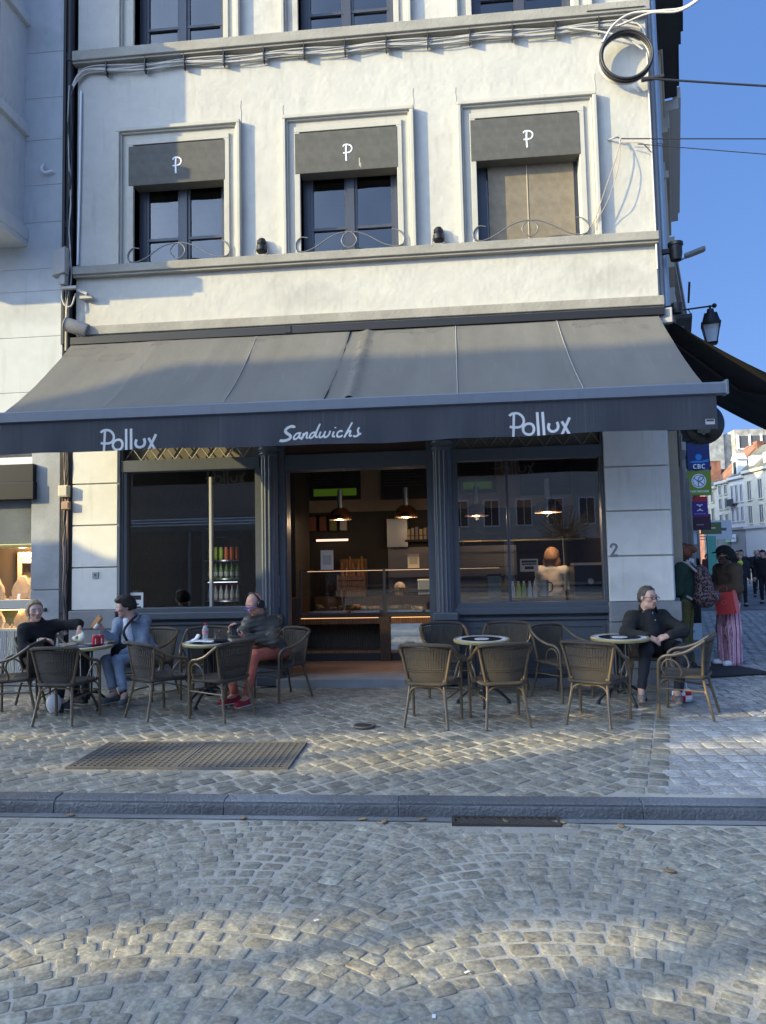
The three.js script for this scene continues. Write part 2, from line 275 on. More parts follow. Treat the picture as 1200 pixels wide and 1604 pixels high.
{ // side street of pale rectangular pavers
  const sp = new THREE.Group(); sp.name = 'side_street_pavement'; scene.add(sp); tag(sp, 'pale grey rectangular pavers running up the side street', null, null, 'structure');
  const sh = new THREE.Shape([[2.62, 2.0], [40, 2.0], [40, 75], [2.62, 75]].map(([x, z]) => new THREE.Vector2(x, z)));
  const flat = sheet(2.4, 40, -90, -0.3, (x, z) => pavY(z) - 0.012, 1, 30), near = sheet(1.35, 16, -0.3, 4.34, (x, z) => pavY(z) - 0.014, 1, 6);
  const jt = mat(0.24, 0.24, 0.24, { map: T.dirt, roughness: 0.95 });
  obj('mortar_bed', [flat, near], jt, sp);
  const list = [], rw = 0.2;
  for (let r = -60; r < 22; r++) {
    const zc = r * rw + 0.1; let x = bound(Math.max(zc, -9)) + (r % 2 ? 0.0 : -0.09) + 0.02 * GR();
    if (zc < -0.2) x = 2.85 + (-zc) * 0.3;
    const far = x + 8;
    while (x < far) { const w = 0.165 + 0.02 * GR(), xc = x + w / 2; x += w; if (zc > 4.22) continue; list.push({ x: xc, y: pavY(zc) + 0.004 * (GR() - 0.5), z: zc, w: w - 0.012, d: rw - 0.013, ry: 0.012 * (GR() - 0.5), tx: zc > -2 ? SLOPE : 0, t: Math.floor(GR() * 6) }); }
  }
  stoneField(sp, 'paver', list, [[0.66, 0.645, 0.62], [0.7, 0.685, 0.66], [0.62, 0.605, 0.585], [0.73, 0.71, 0.685], [0.68, 0.665, 0.64], [0.6, 0.585, 0.57]], { map: T.granite, bumpMap: T.graniteB, bumpScale: 0.004, roughness: 0.75 });
}
{ // kerb stones
  const kb = new THREE.Group(); kb.name = 'kerb'; scene.add(kb); tag(kb, 'worn blue stone kerb between the terrace and the street', null, null, 'structure');
  const xs = [-9.2, -7.7, -6.2, -4.5, -3.02, -1.72, -0.44, 1.26, 2.9, 4.4, 6, 8];
  const kstone = [0, 1, 2].map((i) => mat(0.16 + 0.03 * i, 0.168 + 0.03 * i, 0.182 + 0.03 * i, { map: T.dirt, bumpMap: T.graniteB, bumpScale: 0.014, roughness: 0.6 }));
  for (let i = 0; i < xs.length - 1; i++) {
    const L = xs[i + 1] - xs[i] - 0.012, sh = new THREE.Shape(); // profile in (z, y)
    sh.moveTo(0, -0.2); sh.lineTo(0.13, -0.2); sh.lineTo(0.13, -0.045); sh.quadraticCurveTo(0.128, -0.006, 0.09, 0); sh.lineTo(0, 0.004); sh.lineTo(0, -0.2);
    const g = new THREE.ExtrudeGeometry(sh, { depth: L, steps: 8, bevelEnabled: true, bevelSize: 0.008, bevelThickness: 0.008, bevelSegments: 1, curveSegments: 5 }).rotateY(PI / 2).scale(1, 1, -1);
    const p = g.attributes.position, ix = g.index; for (let k = 0; k < p.count; k += 3) { for (const ax of ['X', 'Y', 'Z']) { const t = p['get' + ax](k + 1); p['set' + ax](k + 1, p['get' + ax](k + 2)); p['set' + ax](k + 2, t); } }
    const pp = g.attributes.position; let zmin = 9, xmin = 9; for (let k = 0; k < pp.count; k++) { zmin = Math.min(zmin, pp.getZ(k)); xmin = Math.min(xmin, pp.getX(k)); }
    for (let k = 0; k < pp.count; k++) { const x = pp.getX(k) + i * 3.1; pp.setY(k, pp.getY(k) + 0.008 * (fbm(x * 0.11 % 1, 0.3, 8, 4, 5) - 0.5)); }
    g.computeVertexNormals(); const cg = toCreasedNormals(g, 0.5); cg.translate(xs[i] - xmin, pavY(4.38) + 0.002 + 0.006 * (GR() - 0.5), 4.3 - zmin);
    obj('kerb_stone', [cg], kstone[i % 3], kb);
  }
}
{ // storm drain in the gutter
  const d = thing('gutter_drain', 'rusty slotted drain grate set in the gutter below the kerb', 'drain', [0.31, roadY(4.55) + 0.012, 4.53]);
  const rust = mat(0.085, 0.07, 0.06, { map: T.dirt, roughness: 0.7, metalness: 0.2 });
  obj('frame', [bx(-0.37, 0.37, -0.03, 0.004, -0.08, -0.06), bx(-0.37, 0.37, -0.03, 0.004, 0.06, 0.08), bx(-0.37, -0.35, -0.03, 0.004, -0.06, 0.06), bx(0.35, 0.37, -0.03, 0.004, -0.06, 0.06)], rust, d);
  for (let i = 0; i < 12; i++) obj('bar', [at(bx(-0.012, 0.012, -0.02, 0, -0.075, 0.075), -0.31 + i * 0.056, 0, 0, 0.7)], rust, d);
  obj('pit', [bx(-0.35, 0.35, -0.1, -0.035, -0.06, 0.06)], M.black, d);
  const mh = thing('water_cover', 'small round iron cover let into the setts before the doorway', 'cover', [-0.95, pavY(2.2) + 0.012, 2.25]);
  obj('lid', [new THREE.CylinderGeometry(0.085, 0.085, 0.012, 20)], M.iron, mh); obj('ring', [new THREE.TorusGeometry(0.1, 0.012, 6, 24).rotateX(PI / 2)], mat(0.12, 0.11, 0.1, { roughness: 0.6 }), mh);
}

{ // leaves and scraps blown against the kerb
  const r = rng(303), lf = [mat(0.3, 0.17, 0.07), mat(0.22, 0.14, 0.07), mat(0.36, 0.24, 0.1)];
  for (let i = 0; i < 11; i++) {
    const z = i < 8 ? 4.5 + 0.1 * r() : 4.9 + 3 * r() * r(), x = -3.1 + 5.2 * r(), l = thing('dry_leaf', i < 8 ? 'small dry brown leaf lying in the gutter against the kerb' : 'small dry leaf lying on the road setts', 'leaf', [x, roadY(z) + 0.009, z], r() * 6, i < 8 ? 'dry leaves along the kerb' : 'dry leaves on the road');
    const g = new THREE.SphereGeometry(0.028 + 0.014 * r(), 7, 4).scale(1, 0.18, 0.55); obj('leaf_blade', [g], lf[i % 3], l); obj('leaf_stalk', [cyl([0.02, 0, 0], [0.05, 0.004, 0.006], 0.002, 0.002, 4)], lf[1], l);
  }
  for (let i = 0; i < 6; i++) { const z = 4.9 + 2.2 * r(), x = -2 + 3.4 * r(), l = thing('paper_scrap', 'tiny pale scrap trodden onto the road setts', 'litter', [x, roadY(z) + 0.007, z], r() * 6, 'pale scraps on the road'); obj('scrap', [bx(-0.012, 0.012, 0, 0.002, -0.007, 0.007)], mat(0.7, 0.7, 0.68), l); }
}

// ---------- the corner house ----------
const house = thing('corner_house', 'white plastered corner house with a dark blue shopfront under the big awning', 'building');
const SA = 16.9 * PI / 180, DS = V(Math.sin(SA), 0, -Math.cos(SA)), NS = V(Math.cos(SA), 0, Math.sin(SA)), SIDE_TURN = Math.atan2(DS.z * -1, DS.x);
const side = (s, y, o) => V(2.8, 0, 0).addScaledVector(DS, s).addScaledVector(NS, o).setY(y);
const WX = [[-4.40, -3.07], [-1.98, -0.62], [0.466, 1.85]];
{
  const holes = [rect(-4.62, 2.0, -0.2, 3.72)];
  for (const [a, b] of WX) { holes.push(rect(a, b, 5.9, 7.66)); holes.push(rect(a, b, 9.1, 11)); }
  const outer = [[-5.26, -0.2], [-4.62, -0.2], [-4.62, 3.72], [2.0, 3.72], [2.0, -0.2], [2.8, -0.2], [2.8, 12.4], [-5.26, 12.4]];
  obj('front_wall', [prism(outer, 0.4, holes.slice(1)).translate(0, 0, -0.4)], M.plaster, house);
  const sw = new THREE.Group(); sw.name = 'side_wall'; sw.position.set(2.8, 0, 0); sw.rotation.y = SIDE_TURN; house.add(sw);
  const sideMat = mat(0.6, 0.58, 0.54, { map: T.plaster, bumpMap: T.plasterB, bumpScale: 0.008, roughness: 0.85 });
  obj('side_plaster', [bx(0.02, 4.6, -0.2, 12.4, -0.35, 0)], sideMat, sw);
  for (const y of [5.9, 9.1]) obj('side_window', [bx(1.6, 2.7, y, y + 1.8, 0.002, 0.05)], M.frame, sw);
  obj('shop_door', [bx(1.4, 3.8, 0.1, 3.1, 0.002, 0.06)], M.navy, sw);
  const wood = mat(0.42, 0.37, 0.29, { map: T.plaster }), paleP = mat(0.6, 0.6, 0.6);
  for (const [a, b, m] of [[0.98, 1.12, wood], [1.3, 1.4, wood], [2.1, 2.2, paleP], [2.9, 3.05, wood], [3.85, 4.1, paleP], [4.3, 4.5, wood]]) obj('door_frame', [bx(a, b, 0.0, 3.4, 0.003, 0.1 + 0.04 * (a % 1), 0.006)], m, sw);
  obj('sign_board', [bx(1.0, 1.2, 2.9, 4.3, 0.003, 0.16)], M.black, sw); obj('letter_box', [bx(2.3, 2.6, 1.4, 1.75, 0.06, 0.2, 0.01)], M.dark, sw);
  obj('eave', [bx(2.9, 4.6, 11.5, 11.75, 0.0, 0.55), bx(2.9, 4.6, 11.75, 11.95, 0.42, 0.6)], M.dark, sw);
  // shell that closes the rooms
  obj('inner_shell', [bx(-5.26, -4.95, -0.2, 12.4, -9, -0.4), bx(-5.26, 4.4, -0.2, 12.4, -9.3, -9)], M.plaster2, house);
  obj('upper_floors', [bx(-4.95, 2.75, 3.75, 4.1, -9, -0.4), bx(-4.95, 2.75, 8.2, 8.5, -9, -0.4), bx(-4.95, 2.4, 4.1, 12, -3.4, -3.2)], mat(0.25, 0.24, 0.23), house);
  const rf = obj('roof', [prism([[-5.4, 12.4], [2.7, 12.4], [2.7, 12.6], [1.5, 14.6], [-5.4, 14.6]], 8.9).translate(0, 0, -9.2)], mat(0.08, 0.08, 0.09), house);
  // sills and string courses
  const sill = (x0, x1, y0, y1, z1) => [bx(x0, x1, y0 + 0.03, y1, 0.002, z1, 0.012), bx(x0, x1 - 0.01, y0, y0 + 0.04, 0.001, z1 - 0.03)];
  obj('string_course', sill(-5.29, 2.84, 8.92, 9.1, 0.13), M.trim, house);
  obj('string_course', sill(-5.27, 2.82, 5.75, 5.9, 0.11), M.trim, house);
  obj('string_course', sill(-5.12, 2.84, 4.86, 5.02, 0.13), M.trim, house);
  obj('chipped_plaster', [bx(2.0, 2.75, 8.99, 9.01, 0.13, 0.15)], M.trim, house);
  // moulded window surrounds
  for (const [a, b] of WX) for (const [y0, y1] of [[5.9, 7.66], [9.1, 11.02]]) {
    const band = (i, o, z, r) => [bx(a - o, a - i, y0, y1 + i, 0.001, z, r), bx(b + i, b + o, y0, y1 + i, 0.001, z, r), bx(a - o, b + o, y1 + i - 0.002, y1 + o, 0.001, z + 0.002, r)];
    obj('window_surround', [band(0.19, 0.245, 0.095, 0.012), band(0.165, 0.19, 0.06, 0.008), band(0.075, 0.166, 0.022, 0), band(0.0, 0.076, 0.048, 0.006)], M.surround, house);
  }
  // upper windows
  WX.forEach(([a, b], i) => [[5.9, 7.66], [9.1, 11]].forEach(([y0, y1], row) => {
    const w = new THREE.Group(); w.name = 'window'; house.add(w);
    const m = (a + b) / 2, f = [];
    const zz = [-0.26, -0.17];
    f.push(bx(a, b, y0, y0 + 0.06, ...zz), bx(a, b, y1 - 0.06, y1, ...zz), bx(a, a + 0.1, y0 + 0.06, y1 - 0.06, ...zz), bx(b - 0.07, b, y0 + 0.06, y1 - 0.06, ...zz));
    f.push(bx(m - 0.05, m + 0.05, y0 + 0.06, y1 - 0.06, -0.25, -0.155));
    for (const s of [-1, 1]) for (const q of [0, 1]) { const x = s < 0 ? (q ? m - 0.09 : a + 0.1) : (q ? b - 0.11 : m + 0.05); f.push(bx(x, x + 0.04, y0 + 0.06, y1 - 0.06, -0.245, -0.18)); }
    if (i < 2 || row) f.push(bx(a + 0.1, m - 0.05, y0 + 0.42, y0 + 0.46, -0.24, -0.175), bx(m + 0.05, b - 0.07, y0 + 0.42, y0 + 0.46, -0.24, -0.175), bx(a + 0.1, b - 0.07, y0 + 0.06, y0 + 0.11, -0.24, -0.175));
    obj('frame', f, M.frame, w);
    const wob = (x0, x1) => { const g = new THREE.PlaneGeometry(x1 - x0, y1 - y0 - 0.1, 12, 16).translate((x0 + x1) / 2, (y0 + y1) / 2, -0.21), p = g.attributes.position, r = R0() * 9; for (let k = 0; k < p.count; k++) p.setZ(k, -0.21 + 0.0016 * Math.sin(p.getX(k) * 9 + r) * Math.sin(p.getY(k) * 5 + r)); g.computeVertexNormals(); return g; };
    obj('pane', [wob(a + 0.06, m)], M.tint, w); obj('pane', [wob(m, b - 0.04)], M.tint, w);
    obj('reveal', [bx(a - 0.002, a, y0, y1, -0.4, 0)], M.surround, w);
    if (!row) {
      const bl = obj('blind_box', [bx(a - 0.07, b + 0.015, 7.05, 7.64, -0.15, 0.052, 0.008)], M.blind, house);
      const px = [-3.754, -1.308, 1.17][i], py = 7.31;
      const ribbon = (pts, wd = 0.022) => tube(pts, wd / 2, 18, 5).scale(1, 1, 0.25).translate(0, 0, 0.054);
      obj('letter', [ribbon([[px - 0.055, py + 0.085, 0], [px - 0.045, py + 0.108, 0], [px - 0.01, py + 0.115, 0], [px + 0.045, py + 0.1, 0], [px + 0.068, py + 0.055, 0], [px + 0.045, py + 0.008, 0], [px - 0.0, py - 0.005, 0], [px - 0.06, py - 0.006, 0]]), ribbon([[px - 0.012, py + 0.11, 0], [px - 0.016, py, 0], [px - 0.012, py - 0.12, 0]], 0.026)], M.white, bl);
      if (i === 1) obj('bird_dropping', [bx(px + 0.16, px + 0.175, 7.1, 7.22, 0.052, 0.0545), bx(px + 0.178, px + 0.19, 7.08, 7.15, 0.052, 0.0545)], mat(0.42, 0.4, 0.33), bl);
      // scrolled wrought iron window guard
      const S = [[a - 0.02 + 0.12, 6.12], [a - 0.0, 6.13], [a - 0.07, 6.05], [a - 0.06, 5.96], [a + 0.04, 5.925], [a + 0.2, 5.98], [m - 0.25, 6.12], [m - 0.06, 6.17], [m + 0.05, 6.145], [m + 0.1, 6.05], [m + 0.04, 5.96], [m - 0.05, 5.96], [m - 0.11, 6.05], [m - 0.06, 6.145], [m + 0.05, 6.17], [m + 0.24, 6.11], [b - 0.2, 5.97], [b - 0.04, 5.93], [b + 0.06, 5.96], [b + 0.07, 6.06], [b + 0.0, 6.15], [b - 0.09, 6.17]];
      obj('window_guard', [tube(S.map(([x, y]) => [x, y, 0.06]), 0.009, 120, 5), cyl([a - 0.05, 5.94, 0.06], [a - 0.05, 5.94, -0.03], 0.008, 0.008, 6), cyl([b + 0.05, 5.94, 0.06], [b + 0.05, 5.94, -0.03], 0.008, 0.008, 6)], mat(0.2, 0.2, 0.2, { roughness: 0.4, metalness: 0.4 }), house);
    }
    const room = mat(0.14, 0.135, 0.125, { roughness: 0.9 });
    if (i === 0 && !row) obj('curtain', [bx(a + 0.05, b - 0.05, y0 + 0.02, y0 + 1.05, -0.42, -0.405)], mat(0.22, 0.2, 0.17, { map: T.cloth }), w);
    if (i === 2 && !row) { // open casements folded back, a sand coloured screen behind
      obj('screen', [bx(a + 0.16, m - 0.006, y0 + 0.02, y1, -0.15, -0.14), bx(m + 0.006, b - 0.06, y0 + 0.02, y1, -0.15, -0.14)], mat(0.27, 0.225, 0.165, { map: T.cloth, roughness: 0.8 }), w);
      obj('screen_joint', [bx(m - 0.006, m + 0.006, y0 + 0.02, y1, -0.15, -0.132)], mat(0.5, 0.42, 0.3), w);
    }
  }));
  // rusticated piers: every block a stone of its own above a blue stone plinth
  for (const [x0, x1, n] of [[-5.275, -4.62, 0], [2.0, 2.808, 1]]) {
    const ys = [1.04, 1.63, 2.215, 2.795, 3.42];
    for (let i = 0; i < 4; i++) obj('pier_block', [bx(x0, x1, ys[i] + 0.008, ys[i + 1] - 0.008, 0.004, 0.035, 0.008)], M.pier, house);
    obj('pier_block', [bx(x0, x1, 3.428, 4.1, 0.004, 0.035)], M.pier, house);
    obj('plinth_stone', [bx(x0 - 0.02, x1 + (n ? 0.07 : 0.0), 0.79, 1.04, 0.004, 0.085, 0.012)], M.bluestone, house);
    obj('plinth_stone', [bx(x0 - 0.02, x1 + (n ? 0.06 : 0.0), -0.1, 0.785, 0.004, 0.07, 0.01)], M.bluestone, house);
    if (n) { // the pier returns round the corner
      const c = new THREE.Group(); c.name = 'pier_return'; c.position.set(2.808, 0, 0.03); c.rotation.y = SIDE_TURN; house.add(c);
      for (let i = 0; i < 4; i++) obj('pier_block', [bx(0.012, 0.9, ys[i] + 0.008, ys[i + 1] - 0.008, -0.05, 0.004, 0.008)], M.pier, c);
      obj('plinth_stone', [bx(0.02, 0.95, -0.1, 1.04, -0.05, 0.055, 0.01)], M.bluestone, c);
    }
  }
  const num = [[2.035, 1.74], [2.047, 1.775], [2.08, 1.785], [2.108, 1.765], [2.105, 1.735], [2.075, 1.69], [2.043, 1.64]];
  obj('house_number', [tube(num.map(([x, y]) => [x, y, 0]), 0.016, 24, 5).scale(1, 1, 0.3).translate(0, 0, 0.037), bx(2.028, 2.122, 1.622, 1.655, 0.033, 0.041)], mat(0.2, 0.21, 0.22), house);
  const ck = mat(0.3, 0.28, 0.25);
  for (const [x, y, l] of [[-2.83, 7.9, 0.32], [-0.375, 7.9, 0.3], [2.1, 7.9, 0.3], [0.215, 7.9, 0.26], [-2.22, 7.9, 0.2]]) obj('crack', [tube([[x, y, 0.001], [x + 0.006, y + l * 0.4, 0.001], [x - 0.004, y + l * 0.7, 0.001], [x + 0.003, y + l, 0.001]], 0.004, 12, 4)], ck, house);
  obj('key_switch', [bx(-4.975, -4.885, 1.48, 1.57, 0.03, 0.05, 0.006)], mat(0.4, 0.42, 0.44, { roughness: 0.4, metalness: 0.5 }), house); 
  obj('key_hole', [bx(-4.937, -4.923, 1.508, 1.545, 0.045, 0.0535)], M.black, house);
}
{ // ---------- shopfront ----------
  const sf = new THREE.Group(); sf.name = 'shopfront'; house.add(sf);
  const zf = -0.03;
  const B = (n, x0, x1, y0, y1, z0, z1, r = 0.006, m = M.navy) => obj(n, [bx(x0, x1, y0, y1, z0, z1, r)], m, sf);
  for (const [x0, x1, n] of [[-4.56, -2.62, 0], [0.03, 1.98, 1]]) { // a bay: stall riser, sill, frame, transom
    B('stall_riser', x0 - 0.06, x1 + 0.04, 0.06, 0.94, -0.16, zf);
    obj('riser_moulding', [bx(x0, x1, 0.82, 0.86, zf, zf + 0.03, 0.008), bx(x0, x1, 0.12, 0.2, zf, zf + 0.04, 0.008)], M.navy, sf);
    for (let k = 0; k < 2; k++) { const a = x0 + 0.04 + k * (x1 - x0) / 2, b = a + (x1 - x0) / 2 - 0.08; obj('riser_panel', [bx(a, b, 0.27, 0.3, zf, zf + 0.015), bx(a, b, 0.73, 0.76, zf, zf + 0.015), bx(a, a + 0.03, 0.3, 0.73, zf, zf + 0.015), bx(b - 0.03, b, 0.3, 0.73, zf, zf + 0.015)], M.navy, sf); }
    B('sill', x0 - 0.04, x1 + 0.02, 0.9, 0.995, -0.12, 0.06, 0.015); B('sill', x0, x1, 0.985, 1.06, -0.14, 0.02, 0.012);
    B('window_frame', x0, x0 + 0.05, 1.05, 2.96, -0.16, -0.02); B('window_frame', x1 - 0.03, x1, 1.05, 2.96, -0.16, -0.02);
    B('transom_bar', x0 - 0.03, x1 + 0.01, 2.945, 3.11, -0.16, n ? -0.0 : 0.0, 0.01);
    obj('shop_pane', [bx(x0 + 0.04, x1 - 0.02, 1.04, 2.95, -0.098, -0.092)], M.shopGlass, sf);
    obj('transom_pane', [bx(x0, x1, 3.1, 3.75, -0.13, -0.12)], mat(0.2, 0.17, 0.13, { roughness: 0.6, map: T.dirt }), sf);
    const lat = []; for (let k = -1; k < 9; k++) { const a = x0 + k * 0.245, q = 0.38; for (const s of [1, -1]) { const p0 = s > 0 ? a : a + 0.245, p1 = s > 0 ? a + 0.245 * q / 0.34 : a + 0.245 - 0.245 * q / 0.34; if (Math.min(p0, p1) > x0 - 0.1 && Math.max(p0, p1) < x1 + 0.1) lat.push(cyl([p0, 3.11, -0.06 + s * 0.004], [p1, 3.11 + q, -0.06 + s * 0.004], 0.0075, 0.0075, 5)); } }
    obj('lattice', lat, n ? mat(0.2, 0.2, 0.18) : mat(0.3, 0.29, 0.26), sf);
    B('mullion', n ? 0.725 : -3.345, n ? 0.757 : -3.31, 1.06, n ? 2.94 : 2.85, -0.14, -0.06, 0.004, n ? M.frame : mat(0.42, 0.43, 0.43, { roughness: 0.4 }));
  }
  B('corner_post', -4.62, -4.56, 0.06, 3.6, -0.2, -0.01); B('corner_post', 1.97, 2.0, 0.06, 3.6, -0.2, -0.01);
  obj('post_trim', [bx(-4.625, -4.6, 1.04, 3.6, -0.02, 0.02)], mat(0.42, 0.42, 0.4), sf);
  B('fascia_board', -4.62, 2.0, 3.6, 3.95, -0.35, -0.14, 0, mat(0.09, 0.05, 0.03, { map: T.dirt }));
  // two fluted columns flanking the doorway
  for (const cx of [-2.47, -0.115]) {
    const c = new THREE.Group(); c.name = 'fluted_column'; c.position.set(cx, 0, 0.02); sf.add(c);
    const sh = new THREE.Shape(), n = 14; for (let i = 0; i <= n * 6; i++) { const a = i / (n * 6) * PI * 2, k = Math.abs(Math.sin(i / 6 * PI)), r = 0.118 - 0.016 * Math.pow(k, 0.7); i ? sh.lineTo(Math.cos(a) * r, Math.sin(a) * r) : sh.moveTo(Math.cos(a) * r, Math.sin(a) * r); }
    obj('shaft', [new THREE.ExtrudeGeometry(sh, { depth: 2.15, bevelEnabled: false }).rotateX(-PI / 2).translate(0, 0.95, 0)], M.navy, c);
    obj('capital', [lathe([[0, 3.08], [0.115, 3.08], [0.118, 3.1], [0.14, 3.115], [0.14, 3.13], [0.12, 3.145], [0.125, 3.16], [0.15, 3.18], [0.155, 3.21], [0.13, 3.225], [0.16, 3.245], [0.17, 3.28], [0, 3.28]], 24), bx(-0.17, 0.17, 3.28, 3.34, -0.17, 0.17), bx(-0.15, 0.15, 3.34, 3.7, -0.15, 0.12)], M.navy, c);
    obj('pedestal', [bx(-0.15, 0.15, 0.02, 0.9, -0.14, 0.14, 0.01), bx(-0.165, 0.165, 0.02, 0.14, -0.15, 0.155, 0.01), bx(-0.165, 0.165, 0.84, 0.95, -0.15, 0.155, 0.02)], M.navy, c);
    obj('pilaster', [bx(-0.21, -0.12, 0.02, 3.6, -0.25, -0.03), bx(0.12, 0.2, 0.02, 3.6, -0.25, -0.03)], M.navy, c);
  }
  B('door_post', -2.3, -2.25, 0.1, 2.95, -0.3, -0.06); B('door_post', -0.31, -0.26, 0.1, 2.95, -0.3, -0.06);
  B('door_head', -2.3, -0.26, 2.9, 3.12, -0.32, -0.05, 0.008); obj('door_over_panel', [bx(-2.3, -0.26, 3.11, 3.72, -0.3, -0.12)], mat(0.1, 0.045, 0.025, { map: T.dirt, roughness: 0.7 }), sf);
  B('door_step', -2.36, -0.2, -0.06, 0.11, -0.3, 0.2, 0.012, M.bluestone);
  for (const [a, b] of [[-4.62, -2.36], [-0.2, 2.0]]) obj('plinth_course', [bx(a, b, -0.06, 0.07, -0.2, 0.03)], M.bluestone, sf);
  // notice stuck in the window
  const n = obj('notice', [bx(-4.49, -4.3, 1.02, 1.27, -0.09, -0.086)], M.paper, sf);
  obj('notice_print', [bx(-4.46, -4.33, 1.17, 1.23, -0.086, -0.0845), bx(-4.46, -4.33, 1.06, 1.08, -0.086, -0.0845), bx(-4.46, -4.36, 1.1, 1.12, -0.086, -0.0845)], M.dark, n);
}
// ---------- awning ----------
{
  const aw = thing('shop_awning', 'large dark grey fabric awning lettered Pollux and Sandwichs over the terrace', 'awning');
  const x0 = -5.27, x1 = 2.76, zt = 0.1, yt = 4.76, zb = 1.66, yb = 3.46, nx = 220, nz = 36;
  const surf = (off) => {
    const g = new THREE.PlaneGeometry(1, 1, nx, nz), p = g.attributes.position;
    for (let i = 0; i < p.count; i++) {
      const u = p.getX(i) + 0.5, v = 0.5 - p.getY(i), x = lerp(x0, x1, u), sag = 0.07 * Math.sin(v * PI) * (1 + 0.2 * Math.sin(u * 23));
      const fold = 0.0012 * Math.sin(u * 190 + v * 4) * (0.4 + 0.6 * fbm(u, 0.5, 8, 3, 131)) + 0.01 * (fbm(u, v * 0.3, 16, 3, 133) - 0.5) + 0.022 * (fbm(u, v, 6, 3, 137) - 0.5);
      const seam = [-3.99 - 0.06 * v, -2.6, 0.12, 1.45].reduce((a, s) => a + 0.008 * Math.exp(-sq((x - s) / 0.015)), 0);
      const gather = Math.exp(-sq((x + 1.07 + 0.06 * v) / 0.06)) * (0.035 + 0.02 * Math.sin(v * 90));
      const lap = x < -1.3 - 0.12 * v ? 0.012 : 0;
      p.setXYZ(i, x, lerp(yt, yb, v) - sag + fold + seam + gather + lap + off, lerp(zt, zb, v));
    }
    g.computeVertexNormals(); return g;
  };
  const top = surf(0), bot = surf(-0.012);
  const fab = mat(0.178, 0.171, 0.158, { map: T.awning, bumpMap: T.clothB, bumpScale: 0.004, roughness: 0.85 });
  obj('fabric', [top, bot], fab, aw);
  const st = mat(0.3, 0.3, 0.3, { roughness: 0.8 });
  for (const [a, b] of [[-3.99, -4.06], [-2.6, -2.6], [0.12, 0.1], [1.45, 1.48]]) obj('seam_stitching', [tube([0, 0.25, 0.5, 0.75, 1].map((v) => [lerp(a, b, v), lerp(yt, yb, v) - 0.07 * Math.sin(v * PI) + 0.013, lerp(zt, zb, v)]), 0.005, 16, 4)], st, aw);
  obj('seam_stitching', [tube([0, 0.25, 0.5, 0.75, 1].map((v) => [-1.3 - 0.12 * v, lerp(yt, yb, v) - 0.07 * Math.sin(v * PI) + 0.008, lerp(zt, zb, v)]), 0.008, 16, 4)], M.black, aw);
  const al = mat(0.13, 0.155, 0.205, { roughness: 0.45, map: T.plaster });
  obj('front_bar', [prism([[1.63, 3.49], [1.72, 3.47], [1.745, 3.45], [1.745, 3.345], [1.70, 3.33], [1.63, 3.34]].map(([z, y]) => [-z, y]), 8.35).rotateY(PI / 2).scale(1, 1, 1).translate(x0 - 0.12, 0, 0)], al, aw);
  obj('front_bar_cap', [bx(2.955, 2.985, 3.33, 3.49, 1.62, 1.75, 0.006)], al, aw);
  obj('cassette', [bx(x0, 2.83, 4.76, 4.86, 0.01, 0.14), bx(-2.2, -2.12, 4.77, 4.87, 0.01, 0.15)], M.black, aw);
  // valance with the painted lettering
  const strokes = (g, list, lw) => { g.lineWidth = lw; g.lineCap = 'butt'; g.lineJoin = 'round'; for (const s of list) { g.beginPath(); g.moveTo(s[0], s[1]); for (let i = 2; i < s.length; i += 6) g.bezierCurveTo(s[i], s[i + 1], s[i + 2], s[i + 3], s[i + 4], s[i + 5]); g.stroke(); } };
  const L = (x0, y0, x1, y1) => [x0, y0, lerp(x0, x1, 0.33), lerp(y0, y1, 0.33), lerp(x0, x1, 0.67), lerp(y0, y1, 0.67), x1, y1];
  const Wd = 2048, Hd = 96, vx0 = -5.27, vx1 = 2.86, vy0 = 2.96, vy1 = 3.345, sx = Wd / (vx1 - vx0), sy = Hd / (vy1 - vy0);
  const tx = canvas(Wd, Hd, (g) => {
    g.fillStyle = '#454a55'; g.fillRect(0, 0, Wd, Hd);
    const r = rng(5); for (let i = 0; i < 700; i++) { const x = r() * Wd; g.fillStyle = r() < 0.5 ? 'rgba(120,130,150,0.07)' : 'rgba(20,22,28,0.08)'; g.fillRect(x, r() * 40 - 20, 1 + r() * 2, 30 + r() * 80); }
    for (const x of [-3.99, -2.6, -1.42, 0.11, 1.47]) { g.fillStyle = 'rgba(140,145,155,0.35)'; g.fillRect((x - vx0) * sx, 0, 1.5, Hd); }
    g.strokeStyle = '#ffffff';
    const word = (x, y, k) => { // x,y metres of the top of the P; k height scale
      g.save(); g.translate((x - vx0) * sx, (vy1 - y) * sy); g.scale(sx * k, sy * k);
      // P with its curled lead-in, drawn in metres
      strokes(g, [[0.0, 0.035, 0.02, 0.0, 0.09, -0.01, 0.13, 0.02, 0.2, 0.07, 0.18, 0.17, 0.1, 0.175, 0.06, 0.178, 0.03, 0.18, 0.0, 0.165], L(0.055, 0.01, 0.04, 0.3)], 0.031);
      strokes(g, [[0.235, 0.135, 0.135, 0.135, 0.135, 0.27, 0.235, 0.27, 0.31, 0.27, 0.31, 0.135, 0.235, 0.135]], 0.032);
      strokes(g, [L(0.335, 0.0, 0.345, 0.3), L(0.4, 0.0, 0.41, 0.3)], 0.033);
      strokes(g, [[0.475, 0.145, 0.44, 0.23, 0.49, 0.26, 0.535, 0.25, 0.59, 0.235, 0.585, 0.17, 0.565, 0.135]], 0.034);
      strokes(g, [L(0.625, 0.13, 0.71, 0.3), L(0.72, 0.085, 0.62, 0.3)], 0.034);
      g.restore();
    };
    word(-4.03, 3.215, 0.92); word(0.66, 3.222, 0.9);
    g.save(); g.translate((-1.9 - vx0) * sx, (vy1 - 3.02) * sy); g.rotate(-0.018); g.scale(sx, sy); g.transform?.(1, 0, -0.18, 1, 0, 0);
